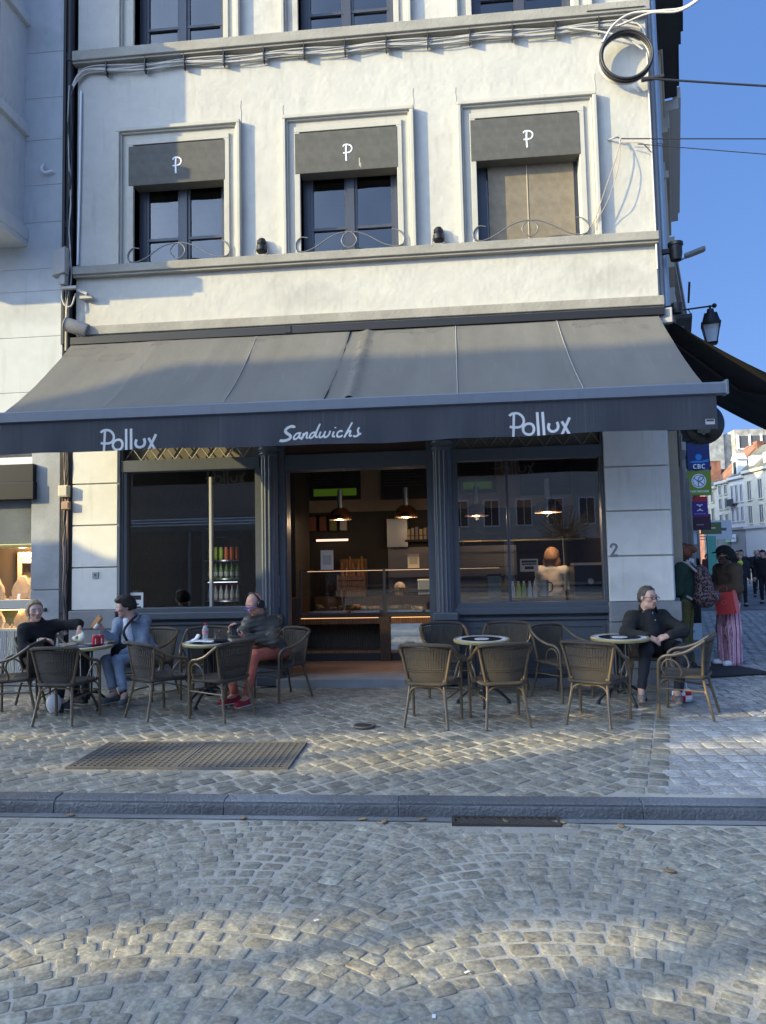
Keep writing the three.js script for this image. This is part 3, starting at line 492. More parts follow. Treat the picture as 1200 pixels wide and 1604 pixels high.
    strokes(g, [[0.13, -0.13, 0.12, -0.17, 0.03, -0.14, 0.03, -0.105, 0.03, -0.07, 0.11, -0.06, 0.1, -0.025, 0.09, 0.01, 0.0, 0.01, -0.02, 0.0]], 0.032); // S
    const a = (x) => [x + 0.075, -0.065, x + 0.02, -0.085, x - 0.01, -0.01, x + 0.02, -0.004, x + 0.05, 0.0, x + 0.07, -0.04, x + 0.08, -0.07, x + 0.065, -0.02, x + 0.07, 0.005, x + 0.11, -0.02];
    strokes(g, [a(0.13)], 0.021); // a
    strokes(g, [[0.245, -0.065, 0.25, -0.05, 0.24, -0.02, 0.235, 0.0, 0.25, -0.04, 0.28, -0.085, 0.29, -0.06, 0.295, -0.04, 0.27, 0.0, 0.31, -0.01]], 0.021); // n
    strokes(g, [[0.385, -0.062, 0.33, -0.08, 0.31, -0.01, 0.335, -0.004, 0.37, 0.0, 0.39, -0.06, 0.42, -0.15, 0.39, -0.06, 0.375, 0.01, 0.42, -0.015]], 0.021); // d
    strokes(g, [[0.445, -0.07, 0.43, -0.03, 0.43, 0.0, 0.455, -0.005, 0.48, -0.01, 0.49, -0.04, 0.495, -0.065, 0.48, -0.02, 0.49, 0.0, 0.515, -0.006, 0.545, -0.02, 0.55, -0.05, 0.55, -0.075]], 0.021); // w
    strokes(g, [[0.595, -0.065, 0.585, -0.03, 0.575, 0.0, 0.615, -0.012], L(0.603, -0.1, 0.607, -0.112)], 0.021); // i
    strokes(g, [[0.69, -0.055, 0.68, -0.085, 0.63, -0.06, 0.635, -0.025, 0.64, 0.005, 0.68, 0.0, 0.7, -0.02]], 0.021); // c
    strokes(g, [[0.79, -0.155, 0.77, -0.1, 0.74, -0.05, 0.725, 0.0, 0.74, -0.04, 0.78, -0.085, 0.785, -0.055, 0.785, -0.03, 0.76, 0.005, 0.81, -0.012]], 0.021); // h
    strokes(g, [[0.88, -0.095, 0.85, -0.06, 0.88, -0.05, 0.88, -0.025, 0.875, 0.005, 0.84, 0.005, 0.825, -0.01], L(0.87, -0.01, 0.91, -0.03)], 0.021); // s
    g.restore();
    g.fillStyle = '#ddd8dc'; g.fillRect((2.73 - vx0) * sx, (vy1 - 3.07) * sy, 0.1 * sx, 0.06 * sy); g.fillStyle = '#444'; g.fillRect((2.74 - vx0) * sx, (vy1 - 3.063) * sy, 0.08 * sx, 0.02 * sy);
  });
  const vg = new THREE.PlaneGeometry(1, 1, 160, 8), p = vg.attributes.position;
  for (let i = 0; i < p.count; i++) { const u = p.getX(i) + 0.5, v = p.getY(i) + 0.5, x = lerp(vx0, vx1, u); p.setXYZ(i, x, lerp(vy0 + 0.012 * Math.sin(u * 9) * (1 - v) + 0.006 * Math.sin(u * 31), vy1, v), 1.715 + (1 - v) * (0.012 * Math.sin(u * 40) + 0.008 * Math.sin(u * 97 + 1))); }
  vg.computeVertexNormals();
  const val = shade(new THREE.Mesh(vg, mat(0.5, 0.51, 0.53, { map: tx, roughness: 0.85 }))); val.name = 'valance'; aw.add(val);
  for (const x of [-4.6, 2.1]) obj('folding_arm', [cyl([x, 4.6, 0.12], [x + (x < 0 ? 0.9 : -0.9), 3.7, 0.95], 0.025), cyl([x + (x < 0 ? 0.9 : -0.9), 3.7, 0.95], [x + (x < 0 ? 0.1 : -0.1), 3.36, 1.62], 0.022)], M.grey, aw);
  // second awning, on the side street wall
  const a2 = thing('side_awning', 'black awning stretched out over the side street from the corner', 'awning', [2.8, 0, 0], SIDE_TURN);
  const b = []; const q = new THREE.PlaneGeometry(1, 1, 24, 10), pp = q.attributes.position;
  for (let i = 0; i < pp.count; i++) { const u = pp.getX(i) + 0.5, v = 0.5 - pp.getY(i); pp.setXYZ(i, lerp(0.1, 3.5, u), lerp(4.76, 3.45, v) - 0.07 * Math.sin(v * PI) + 0.01 * Math.sin(u * 30), lerp(0.1, 1.95, v)); }
  q.computeVertexNormals();
  const ab = mat(0.02, 0.02, 0.022, { map: T.awning, roughness: 0.9 });
  obj('fabric', [q, q.clone().translate(0, -0.012, 0)], ab, a2);
  obj('front_bar', [bx(0.02, 3.6, 3.36, 3.5, 1.93, 2.03, 0.01)], ab, a2); obj('valance', [bx(0.1, 3.5, 3.05, 3.37, 1.975, 1.982)], ab, a2);
  obj('cassette', [bx(0.02, 3.6, 4.74, 4.86, 0.01, 0.14)], M.black, a2); obj('end_cap', [bx(-0.07, 0.02, 4.66, 4.86, 0.005, 0.16, 0.01)], M.grey, a2);
  obj('folding_arm', [cyl([0.5, 4.6, 0.1], [1.4, 3.98, 1.0], 0.025), cyl([1.4, 3.98, 1.0], [0.5, 3.43, 1.94], 0.022)], M.black, a2);
}

// ---------- neighbouring jeweller's house ----------
const jew = thing('jeweller_house', 'pale house with a jeweller display window and bay, beside the white corner house', 'building');
{
  const wx0 = -13, wx1 = -5.46;
  obj('wall', [bx(-5.86, wx1, -0.2, 0.99, -0.4, -0.004), bx(-5.86, wx1, 1.002, 3.27, -0.4, 0), bx(wx0, wx1, 3.28, 14, -0.4, -0.002), bx(wx0, -9.2, -0.2, 3.28, -0.4, 0), bx(wx0, wx1, -0.2, 14, -8, -7.7), bx(-5.7, wx1, -0.2, 14, -7.7, -0.4)], M.plaster2, jew);
  obj('wall_courses', [[3.3, 4.13], [4.145, 4.93], [4.945, 5.6], [5.615, 5.93], [5.945, 6.62], [6.634, 7.18], [7.19, 7.86], [7.872, 8.5], [8.512, 9.2], [9.212, 10.2]].map(([a, b]) => bx(wx0, wx1, a, b, -0.01, 0.006, 0.003)), M.plaster2, jew);
  obj('pilaster', [bx(-5.88, wx1, 1.34, 3.27, 0.0, 0.03, 0.008), bx(-5.88, wx1, 0.1, 1.325, 0.0, 0.03, 0.008)], M.pilaster, jew);
  obj('flower_stain', [ball(-5.66, 1.06, 0.03, 0.03, 8).scale(1, 1, 1)], M.dark, jew);
  // bay window above
  const bay = new THREE.Group(); bay.name = 'bay_window'; jew.add(bay);
  obj('bay_wall', [bx(-8.6, -6.06, 6.55, 13.5, 0, 1.14)], M.plaster2, bay);
  obj('bay_ledge', [bx(-8.7, -5.98, 6.36, 6.56, 0, 1.22, 0.015), bx(-8.66, -6.0, 6.28, 6.37, 0, 1.16)], M.plaster2, bay);
  obj('bay_ledge', [bx(-8.7, -5.99, 7.94, 8.1, 0, 1.2, 0.012)], M.plaster2, bay); obj('bay_ledge', [bx(-8.7, -5.99, 9.63, 9.78, 0, 1.2, 0.012)], M.plaster2, bay);
  obj('bay_pane', [bx(-6.061, -6.052, 8.3, 9.5, 0.65, 1.05)], M.frame, bay);
  const sp = []; for (let i = 0; i < 12; i++) { const z = 0.1 + i * 0.09; for (const k of [-1, 1]) sp.push(cyl([-6.02, 8.1, z], [-6.0 + 0.03 * k, 8.2, z + 0.02 * k], 0.003, 0.002, 4)); }
  obj('bird_spikes', sp, M.steel, bay);
  obj('wall_hook', [tube([[-5.6, 7.36, 0.0], [-5.63, 7.36, 0.05], [-5.7, 7.34, 0.06], [-5.76, 7.37, 0.06], [-5.76, 7.44, 0.06], [-5.72, 7.46, 0.06]], 0.02, 20, 6)], M.white, jew);
  // display window
  const dw = new THREE.Group(); dw.name = 'display_window'; jew.add(dw);
  obj('shutter_box', [bx(-9.2, -5.8, 2.6, 2.85, 0, 0.12, 0.01), bx(-9.2, -5.81, 2.845, 3.1, 0, 0.11, 0.01)], M.iron, dw);
  obj('fascia_panel', [bx(-9.2, -5.88, 1.98, 2.62, -0.06, -0.04)], mat(0.2, 0.22, 0.23, { roughness: 0.2, map: T.dirt }), dw);
  obj('gilt_bar', [bx(-9.2, -5.88, 1.93, 1.985, -0.07, 0.0, 0.01)], M.brass, dw);
  obj('pane', [bx(-9.2, -5.88, 1.1, 1.93, -0.045, -0.04)], M.glass, dw); obj('pane', [bx(-9.2, -5.88, 0.83, 1.1, -0.045, -0.04)], M.glass, dw);
  obj('display_shelf', [bx(-9.2, -5.9, 1.16, 1.2, -0.6, -0.06)], mat(0.45, 0.42, 0.36), dw); obj('shelf_edge', [bx(-9.2, -5.88, 1.08, 1.2, -0.05, -0.02, 0.005)], mat(0.5, 0.47, 0.4), dw);
  obj('display_back', [bx(-9.2, -5.9, 0.7, 2.6, -0.72, -0.7), bx(-9.2, -5.9, 2.55, 2.6, -0.7, -0.05), bx(-9.2, -9.18, 0.7, 2.6, -0.7, -0.05)], mat(0.16, 0.11, 0.065), dw);
  obj('display_floor', [bx(-9.2, -5.9, 0.76, 0.8, -0.7, -0.02)], mat(0.6, 0.52, 0.38), dw);
  for (let i = 0; i < 12; i++) obj('base_board', [bx(-5.885 - (i + 1) * 0.12, -5.885 - i * 0.12 - 0.006, 0.12, 0.775, -0.06, -0.012 - 0.002 * (i % 2), 0.004)], mat(0.66 + 0.04 * (i % 3), 0.63 + 0.04 * (i % 3), 0.58 + 0.04 * (i % 2), { map: T.wood, roughness: 0.6 }), dw);
  obj('base_stone', [bx(-9.2, -5.86, -0.2, 0.12, -0.2, 0.01)], M.bluestone, dw);
  const lamp = obj('ceiling_spot', [new THREE.CylinderGeometry(0.045, 0.045, 0.012, 16).translate(-6.12, 2.0, -0.42)], mat(0.8, 0.7, 0.5, { emissive: lin(1, 0.75, 0.4), emissiveIntensity: 4 }), dw);
  const li = new THREE.PointLight(new THREE.Color(1, 0.72, 0.4), 1.6); li.position.set(-6.2, 1.86, -0.3); li.shadow.radius = 2; li.castShadow = true; scene.add(li); li.name = 'display_light';
  const li2 = new THREE.PointLight(new THREE.Color(1, 0.72, 0.4), 0.5); li2.position.set(-6.2, 1.04, -0.25); li2.shadow.radius = 2; li2.castShadow = true; scene.add(li2); li2.name = 'display_light_low';
  obj('strip_lamp', [bx(-6.6, -5.95, 1.05, 1.06, -0.2, -0.17)], mat(0.8, 0.7, 0.5, { emissive: lin(1, 0.75, 0.4), emissiveIntensity: 2 }), dw);
  // displayed stock
  const cream = mat(0.6, 0.43, 0.27, { map: T.cloth, roughness: 0.8 });
  const bust = () => prism([[-0.02, 0], [0.02, 0], [0.1, 0.02], [0.12, 0.1], [0.1, 0.17], [0.055, 0.23], [0.03, 0.28], [-0.03, 0.28], [-0.055, 0.23], [-0.1, 0.17], [-0.12, 0.1], [-0.1, 0.02]], 0.03, [], 0.012);
  [[-6.22, 1.2, -0.32, 1.15], [-5.99, 1.2, -0.25, 0.8], [-6.16, 0.8, -0.24, 0.9], [-6.5, 0.8, -0.2, 0.8], [-6.6, 1.2, -0.3, 1]].forEach(([x, y, z, s], i) => {
    const b = thing('necklace_bust', ['tall tan necklace bust on the upper shelf of the jeweller window', 'small tan bust nearest the jeweller pilaster on the shelf', 'tan necklace bust on the lower floor of the jeweller window', 'tan bust at the lower edge of the jeweller window', 'tan bust farther along the jeweller shelf'][i], 'display bust', [x, y, z], 0, 'necklace busts in the jeweller window');
    obj('form', [bust().scale(s, s, 1).rotateX(-0.15)], cream, b);
  });
  const rr = rng(44); for (let i = 0; i < 22; i++) { const low = i % 2, x = -5.95 - rr() * 0.75; const t = thing('jewel_box', (low ? (i % 3 ? 'tiny tan' : 'tiny white') + ' jewellery stand on the lower floor of the jeweller window' : (i % 3 ? 'tiny tan' : 'tiny white') + ' jewellery card on the upper shelf of the jeweller window'), 'jewellery stand', [x, low ? 0.8 : 1.2, -0.1 - rr() * 0.12], rr() - 0.5, (i % 3 ? 'tan ' : 'white ') + (low ? 'jewellery stands on the lower floor' : 'jewellery cards on the shelf')); obj('card', [at(bx(-0.022, 0.022, 0, 0.05 + 0.03 * rr(), -0.006, 0.006, 0.002), 0, 0, 0, 0, -0.3)], i % 3 ? cream : M.white, t); }
  const fr = thing('display_frame', 'tall tan card frame standing in the jeweller window', 'frame', [-6.23, 1.2, -0.5]); obj('card', [prism(rect(-0.16, 0.16, 0, 0.68), 0.02, [rect(-0.1, 0.1, 0.3, 0.52)])], cream, fr);
  obj('small_lettering', [0, 1, 2, 3, 4, 5].map((i) => bx(-0.12 + i * 0.04, -0.095 + i * 0.04, 0.58, 0.6, 0.02, 0.022)), M.dark, fr);
  const fr2 = thing('display_frame', 'narrow tan card frame next to the jeweller pilaster', 'frame', [-5.98, 1.2, -0.45]); obj('card', [bx(-0.07, 0.07, 0, 0.68, 0, 0.02)], cream, fr2);
  const gp = thing('green_panel', 'green backing panel low in the jeweller window', 'panel', [-6.4, 0.8, -0.6]); obj('panel', [bx(-0.3, 0.15, 0, 0.34, 0, 0.02)], mat(0.12, 0.14, 0.06), gp);
}
// ---------- things on the walls ----------
{
  const dp = thing('downpipe', 'black downpipe in the gap between the jeweller house and the corner house', 'downpipe', [-5.36, 0, 0.02]);
  obj('pipe', [cyl([0, 4.7, 0], [0, 12, 0], 0.055, 0.055, 12), cyl([0, 9.0, 0], [0, 9.12, 0], 0.065, 0.065, 12), cyl([0.0, 6.5, 0], [0, 6.6, 0], 0.065, 0.065, 12)], M.black, dp);
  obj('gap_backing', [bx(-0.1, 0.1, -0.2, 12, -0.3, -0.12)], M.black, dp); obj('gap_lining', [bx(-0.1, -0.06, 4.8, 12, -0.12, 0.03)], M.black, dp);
  const cs = thing('cable_strands', 'tangle of thin cables dropping through the gap beside the left pier', 'cables'); const r = rng(9);
  const pinky = mat(0.3, 0.2, 0.17), dk = M.cableD;
  for (let k = 0; k < 9; k++) { const a = []; for (let i = 0; i < 9; i++) a.push([-5.36 + 0.07 * (r() - 0.5) * (i > 6 ? 0.6 : 1) - 0.0, 3.35 - i * 0.33, 0.03 + 0.03 * r()]); obj('strand', [tube(a, 0.008 + 0.005 * r(), 40, 5)], k % 3 ? pinky : dk, cs); }
  for (let k = 0; k < 5; k++) { const a = []; for (let i = 0; i < 11; i++) a.push([-5.33 + 0.06 * (r() - 0.5), 8.6 - i * 0.36, 0.07 + 0.03 * r()]); obj('strand', [tube(a, 0.007 + 0.004 * r(), 44, 5)], k % 2 ? M.cable : dk, cs); }
  obj('white_conduit', [tube([[-5.2, 8.55, 0.02], [-5.2, 8.3, 0.03], [-5.21, 7, 0.03], [-5.23, 5.95, 0.03]], 0.016, 20, 6)], M.white, cs);
  const jb = thing('junction_box', 'small cream junction box on the cables beside the left pier', 'junction box', [-5.37, 2.7, 0.08]); obj('box', [bx(-0.07, 0.07, -0.08, 0.08, -0.04, 0.04, 0.008)], mat(0.6, 0.55, 0.42), jb); obj('lid', [bx(-0.055, 0.055, -0.065, 0.065, 0.04, 0.046, 0.002)], mat(0.56, 0.51, 0.4), jb);
  const jb2 = thing('junction_box', 'small brown junction box below the cream one on the cables', 'junction box', [-5.34, 2.5, 0.08]); obj('box', [bx(-0.055, 0.055, -0.055, 0.055, -0.03, 0.03, 0.006)], mat(0.42, 0.26, 0.17), jb2); obj('lid', [bx(-0.04, 0.04, -0.04, 0.04, 0.03, 0.035, 0.002)], mat(0.38, 0.24, 0.16), jb2);
  const fl = thing('wall_floodlight', 'grey floodlight on a bracket across the gap, above the awning end', 'floodlight', [-5.4, 5.62, 0]);
  obj('head', [prism([[-0.09, 0.12], [0.08, 0.16], [0.08, 0.52], [-0.09, 0.46]], 0.1, [], 0.01).translate(0, 0, 0.12), at(bx(-0.03, 0.05, 0, 0.14, 0.1, 0.2), 0.02, 0, 0)], mat(0.36, 0.35, 0.33, { roughness: 0.5 }), fl);
  obj('bracket', [bx(-0.02, 0.22, -0.06, -0.02, 0.1, 0.16), at(bx(-0.02, 0.16, -0.02, 0.02, 0.08, 0.13), 0.22, -0.06, 0, 0, 0, -0.5), bx(0.24, 0.42, -0.19, -0.15, 0.03, 0.1)], mat(0.45, 0.43, 0.4), fl);
  obj('lead', [tube([[0.02, 0.0, 0.14], [-0.02, -0.15, 0.1], [0.03, -0.28, 0.09], [0.12, -0.28, 0.09], [0.16, -0.1, 0.06]], 0.012, 24, 5)], M.cable, fl);
  const cl = thing('cylinder_spot', 'grey cylindrical spotlight tilted at the end of the awning', 'spotlight', [-5.18, 5.0, 0.14]);
  obj('body', [at(lathe([[0, -0.16], [0.095, -0.16], [0.1, -0.14], [0.1, 0.14], [0.08, 0.16], [0, 0.16]], 20), 0, 0, 0, 0, 0.2, 1.25)], mat(0.42, 0.4, 0.37, { map: T.dirt }), cl); obj('rim', [at(new THREE.TorusGeometry(0.1, 0.008, 6, 20).rotateX(PI / 2).translate(0, 0.15, 0), 0, 0, 0, 0, 0.2, 1.25)], M.grey, cl); obj('bracket', [cyl([0, -0.05, -0.12], [0.02, -0.12, 0], 0.015)], M.grey, cl);
  // sill spotlights
  const spot = (x, label) => {
    const s = thing('sill_spotlight', label, 'spotlight', [x, 5.9, 0.06], 0, 'spotlights on the first floor sill');
    obj('body', [at(lathe([[0, 0], [0.055, 0.0], [0.075, 0.02], [0.075, 0.09], [0.06, 0.1], [0.055, 0.15], [0.05, 0.2], [0.045, 0.2], [0, 0.2]], 16), 0, 0.05, 0, 0, -0.15)], M.iron, s);
    for (let i = 0; i < 3; i++) obj('cooling_ring', [new THREE.TorusGeometry(0.06, 0.006, 5, 16).rotateX(PI / 2).translate(0, 0.15 + i * 0.03, 0)], M.iron, s);
    obj('stirrup', [tube([[-0.085, 0.1, 0], [-0.085, 0.03, 0.01], [0, 0.012, 0.01], [0.085, 0.03, 0.01], [0.085, 0.1, 0]], 0.009, 16, 5), bx(-0.05, 0.05, 0, 0.012, -0.04, 0.04)], M.grey, s);
  };
  spot(-2.535, 'black spotlight on the sill between the first and second windows'); spot(-0.077, 'black spotlight on the sill between the second and third windows');
  // bundle of cables under the upper string course
  const cb = thing('cable_bundle', 'bundle of pale cables clipped along the wall under the top sill', 'cables');
  for (let k = 0; k < 5; k++) { const a = [], o = 0.019 * (k - 2); a.push([-5.33, 8.35, 0.06], [-5.3, 8.62 + o, 0.06]); for (let i = 0; i <= 16; i++) { const x = -5.1 + i * 0.475; a.push([x, 8.83 + o - 0.03 * Math.sin((i % 3) / 3 * PI) * (k < 2 ? 1 : 0.3) + 0.007 * Math.sin(i * 2.1 + k * 1.7), 0.05 + 0.025 * ((k + i) % 3) / 2]); } a.push([2.72, 8.75 + o, 0.05]); obj('cable', [tube(a, 0.0075 + 0.003 * (k % 3), 150, 5)], k % 4 === 3 ? M.grey : M.cable, cb); }
  for (let i = 0; i < 13; i++) obj('cable_tie', [bx(-4.8 + i * 0.58, -4.785 + i * 0.58, 8.72, 8.94, 0.02, 0.1)], M.cableD, cb);
  obj('cable', [tube([[1.75, 8.82, 0.08], [2.15, 8.72, 0.1], [2.5, 8.58, 0.12], [2.72, 8.4, 0.12]], 0.014, 30, 5)], M.cable, cb); obj('cable', [tube([[2.5, 8.85, 0.06], [2.7, 8.78, 0.08], [2.78, 8.6, 0.06], [2.79, 8.0, 0.05], [2.79, 5.4, 0.05]], 0.014, 40, 5)], M.cable, cb);
  const co = thing('cable_coil', 'round coil of spare cable hung at the top corner of the corner house', 'cable coil', [2.48, 8.28, 0.1]); const rc = rng(3);
  for (let k = 0; k < 9; k++) obj('loop', [at(new THREE.TorusGeometry(0.325 + 0.035 * (rc() - 0.3), 0.013, 6, 48).scale(1 + 0.03 * (rc() - 0.5), 1 + 0.03 * (rc() - 0.5), 1), 0.01 * (rc() - 0.5), 0.01 * (rc() - 0.5), 0.03 * k * 0.5, 0, 0.02 * (rc() - 0.5))], k < 3 ? M.cable : M.cableD, co);
  obj('cable', [tube([[-0.3, 0.2, 0.1], [-0.15, 0.42, 0.12], [0.1, 0.56, 0.12], [0.45, 0.5, 0.2], [0.75, 0.46, 0.3], [1.05, 0.62, 0.5], [1.35, 1.1, 0.7], [1.7, 1.9, 0.9]], 0.018, 60, 5)], M.cable, co); obj('cable', [tube([[-0.1, 0.4, 0.12], [0.3, 0.48, 0.2], [0.7, 0.42, 0.3], [1.08, 0.62, 0.52], [1.38, 1.15, 0.7], [1.72, 1.95, 0.9]], 0.014, 60, 5)], M.cable, co);
  obj('clamp', [cyl([0.18, -0.36, 0.1], [0.46, -0.35, 0.12], 0.03)], M.cableD, co);
  const wires = thing('overhead_wires', 'thin black wires running from the corner house across the side street', 'wires');
  const wire = (a, b, r, sag) => { const p = []; for (let i = 0; i <= 10; i++) { const t = i / 10; p.push([lerp(a[0], b[0], t), lerp(a[1], b[1], t) - sag * 4 * t * (1 - t), lerp(a[2], b[2], t)]); } return tube(p, r, 40, 5); };
  obj('wire', [wire([2.66, 7.93, 0.22], [15, 6.1, 0.4], 0.014, 0.06)], M.cableD, wires);
  obj('wire', [wire([2.39, 7.19, 0.1], [15, 6.0, 0.3], 0.008, -0.02)], M.cableD, wires); obj('wire', [wire([2.6, 7.1, 0.1], [15, 4.95, 0.3], 0.006, 0.0)], M.cableD, wires);
  obj('wall_hook', [tube([[2.24, 7.24, 0.0], [2.3, 7.22, 0.08], [2.37, 7.23, 0.06], [2.38, 7.13, 0.08]], 0.012, 16, 5)], M.grey, wires);
  obj('loose_strand', [tube([[2.38, 7.15, 0.09], [2.3, 6.9, 0.12], [2.15, 6.5, 0.13], [2.0, 6.1, 0.11], [1.93, 6.0, 0.09]], 0.006, 40, 4), tube([[2.38, 7.15, 0.09], [2.33, 6.8, 0.15], [2.2, 6.4, 0.16], [2.1, 6.2, 0.12], [1.97, 6.0, 0.1]], 0.005, 40, 4), tube([[2.4, 7.14, 0.1], [2.62, 7.05, 0.2], [2.78, 7.0, 0.06]], 0.008, 20, 5)], mat(0.35, 0.28, 0.22), wires);
}

// ---------- side street: houses, signs, lamps ----------
{
  const houseRow = (name, label, s0, L, H, colr, eaveD, bend = 0, nW = 2, o = {}) => {
    const g = thing(name, label, 'building', side(s0, 0, o.out ?? 0).toArray(), SIDE_TURN - bend);
    const wm = mat(...colr, { map: T.plaster, bumpMap: T.plasterB, bumpScale: 0.008, roughness: 0.85 });
    obj('wall', [bx(0, L, -0.2, H, -9, 0)], wm, g);
    obj('eave', [bx(0, L, H - 0.3, H - 0.05, 0, eaveD), bx(0, L, H - 0.05, H + 0.22, eaveD - 0.12, eaveD + 0.06)], o.eave ?? M.dark, g);
    obj('cornice', [bx(0, L, H - 0.75, H - 0.3, 0, 0.14, 0.02)], wm, g); obj('cornice', [bx(0, L, 4.1, 4.3, 0, 0.14, 0.02)], wm, g);
    obj('roof', [prism([[0, H], [L, H], [L - 0.01, H + 0.2], [L / 2, H + 2.2], [0.01, H + 0.2]], 8.6).translate(0, 0, -9)], mat(0.07, 0.07, 0.075), g);
    obj('shop_window', [bx(0.5, L - 0.5, 0.6, 3.2, 0.004, 0.05, 0.004)], M.frame, g);
    for (let i = 0; i < nW * 2 + 1; i++) { const x = 0.1 + i * (L - 0.5) / (nW * 2), dk = (i + Math.round(s0)) % 3; obj('shop_pilaster', [bx(x, x + 0.28, 0.0, 3.25, 0.004, 0.14 + 0.1 * (i % 2), 0.01)], dk === 0 ? M.trim : dk === 1 ? mat(0.16, 0.12, 0.09) : M.grey, g); }
    for (let i = 0; i < nW; i++) obj('shutter', [bx((i + 0.5) * L / nW + 0.65, (i + 0.5) * L / nW + 0.75, 4.6, 6.7, 0.004, 0.3)], mat(0.12, 0.12, 0.13), g);
    obj('shop_fascia', [bx(0.2, L - 0.2, 3.25, 3.9, 0.004, 0.12, 0.01)], mat(0.28, 0.27, 0.25), g);
    for (let r = 0; r < 3; r++) for (let i = 0; i < nW; i++) {
      const x = (i + 0.5) * L / nW, y = 4.7 + r * 2.9; if (y + 1.9 > H - 0.6) continue;
      const w = new THREE.Group(); w.name = 'window'; g.add(w);
      obj('frame', [bx(x - 0.62, x + 0.62, y, y + 0.1, 0.004, 0.16), bx(x - 0.62, x - 0.5, y + 0.1, y + 1.9, 0.004, 0.09), bx(x + 0.5, x + 0.62, y + 0.1, y + 1.9, 0.004, 0.09), bx(x - 0.66, x + 0.66, y + 1.9, y + 2.05, 0.004, 0.14)], wm, w);
      obj('pane', [bx(x - 0.5, x + 0.5, y + 0.1, y + 1.9, 0.002, 0.02)], mat(0.03, 0.035, 0.04, { roughness: 0.08 }), w);
      if (r < 2 && o.balcony) obj('balcony', [bx(x - 0.75, x + 0.75, y - 0.1, y, 0.004, 0.45), bx(x - 0.75, x + 0.75, y + 0.75, y + 0.8, 0.4, 0.45)], M.iron, w);
    }
    return g;
  };
  houseRow('cream_house', 'cream house with dark overhanging eave next to the corner house', 4.6, 3.7, 13.0, [0.55, 0.5, 0.41], 0.42, 0, 1, { out: 0.08 });
  houseRow('grey_house', 'grey rendered house with panelled upper wall farther along the side street', 8.3, 6.4, 12.7, [0.5, 0.49, 0.46], 0.36, -0.01, 2, { out: 0.16, eave: mat(0.55, 0.53, 0.5), balcony: true });
  houseRow('shop_house', 'pale shop house in the middle of the side street row', 14.7, 7.5, 11.2, [0.6, 0.58, 0.55], 0.3, 0.05, 3, { eave: M.trim });
  houseRow('low_shop_house', 'lower brown shop house at the far end of the side street row', 22.0, 9, 9.8, [0.42, 0.36, 0.3], 0.3, 0.085, 3);
  const pipes = thing('corner_drainpipe', 'pale blue zinc drainpipe down the side wall at the corner', 'downpipe', side(0.55, 0, 0.09).toArray());
  obj('pipe', [cyl([0, 4.95, 0], [0, 12, 0], 0.05, 0.05, 12), cyl([0, 7.4, 0], [0, 7.5, 0], 0.06, 0.06, 12), cyl([0, 9.7, 0], [0, 9.8, 0], 0.06, 0.06, 12)], M.zinc, pipes);
  const p2 = thing('corner_conduit', 'grey conduit running down beside the zinc pipe', 'conduit', side(0.25, 0, 0.04).toArray()); obj('pipe', [cyl([0, 4.9, 0], [0, 12, 0], 0.025, 0.025, 8)], M.grey, p2);
  const cam = thing('security_camera', 'black dome camera on a bracket at the upper corner of the house', 'camera', side(0.3, 5.75, 0.12).toArray(), SIDE_TURN);
  obj('body', [at(lathe([[0, -0.16], [0.07, -0.14], [0.085, -0.05], [0.085, 0.05], [0.1, 0.06], [0.1, 0.1], [0, 0.11]], 16), 0, 0, 0.12)], M.black, cam); obj('bracket', [bx(-0.03, 0.03, -0.03, 0.03, -0.1, 0.1)], M.dark, cam);
  const cam2 = thing('security_camera', 'black dome camera just above the side awning', 'camera', side(0.35, 4.98, 0.12).toArray(), SIDE_TURN);
  obj('body', [at(lathe([[0, -0.1], [0.06, -0.09], [0.075, -0.03], [0.075, 0.05], [0, 0.06]], 16), 0, 0, 0.1)], M.black, cam2); obj('bracket', [bx(-0.03, 0.03, -0.02, 0.03, -0.1, 0.08)], M.dark, cam2);
  // street lamps
  const lt = (name, label, p, k) => {
    const l = thing(name, label, 'street lamp', p, SIDE_TURN, undefined);
    obj('lamp_arm', [cyl([0, 0.5 * k, -1.0 * k], [0, 0.5 * k, 0.08 * k], 0.022 * k), tube([[0, 0.5 * k, -0.5 * k], [0, 0.3 * k, -0.42 * k], [0, 0.22 * k, -0.55 * k], [0, 0.32 * k, -0.62 * k]], 0.012 * k, 16, 5), ball(0, 0.5 * k, 0.1 * k, 0.06 * k, 8)], M.iron, l);
    const fr = (y0, r0, y1, r1) => at(new THREE.CylinderGeometry(r1, r0, y1 - y0, 4).rotateY(PI / 4), 0, (y0 + y1) / 2, 0);
    obj('lamp_cap', [fr(0.0, 0.31 * k, 0.06 * k, 0.32 * k), fr(0.06 * k, 0.29 * k, 0.3 * k, 0.2 * k), fr(0.3 * k, 0.13 * k, 0.42 * k, 0.1 * k), cyl([0, 0.4 * k, 0], [0, 0.52 * k, 0], 0.03 * k)], M.iron, l);
    const bars = []; for (let i = 0; i < 4; i++) { const a = PI / 4 + i * PI / 2; bars.push(cyl([Math.cos(a) * 0.28 * k, 0, Math.sin(a) * 0.28 * k], [Math.cos(a) * 0.17 * k, -0.42 * k, Math.sin(a) * 0.17 * k], 0.014 * k, 0.014 * k, 5)); }
    obj('lamp_frame', [bars, fr(-0.46 * k, 0.15 * k, -0.42 * k, 0.2 * k)], M.iron, l);
    obj('lamp_glass', [fr(-0.42 * k, 0.165 * k, 0, 0.27 * k)], mat(0.8, 0.84, 0.88, { phys: true, transmission: 0.5, roughness: 0.5, thickness: 0 }), l);
  };
  lt('street_lantern', 'black wall lantern with clear glass above the side awning', [5.7, 6.58, -6.4], 0.88);
  lt('street_lantern', 'small lantern beside the green shop sign', [7.4, 4.15, -12.5], 1);
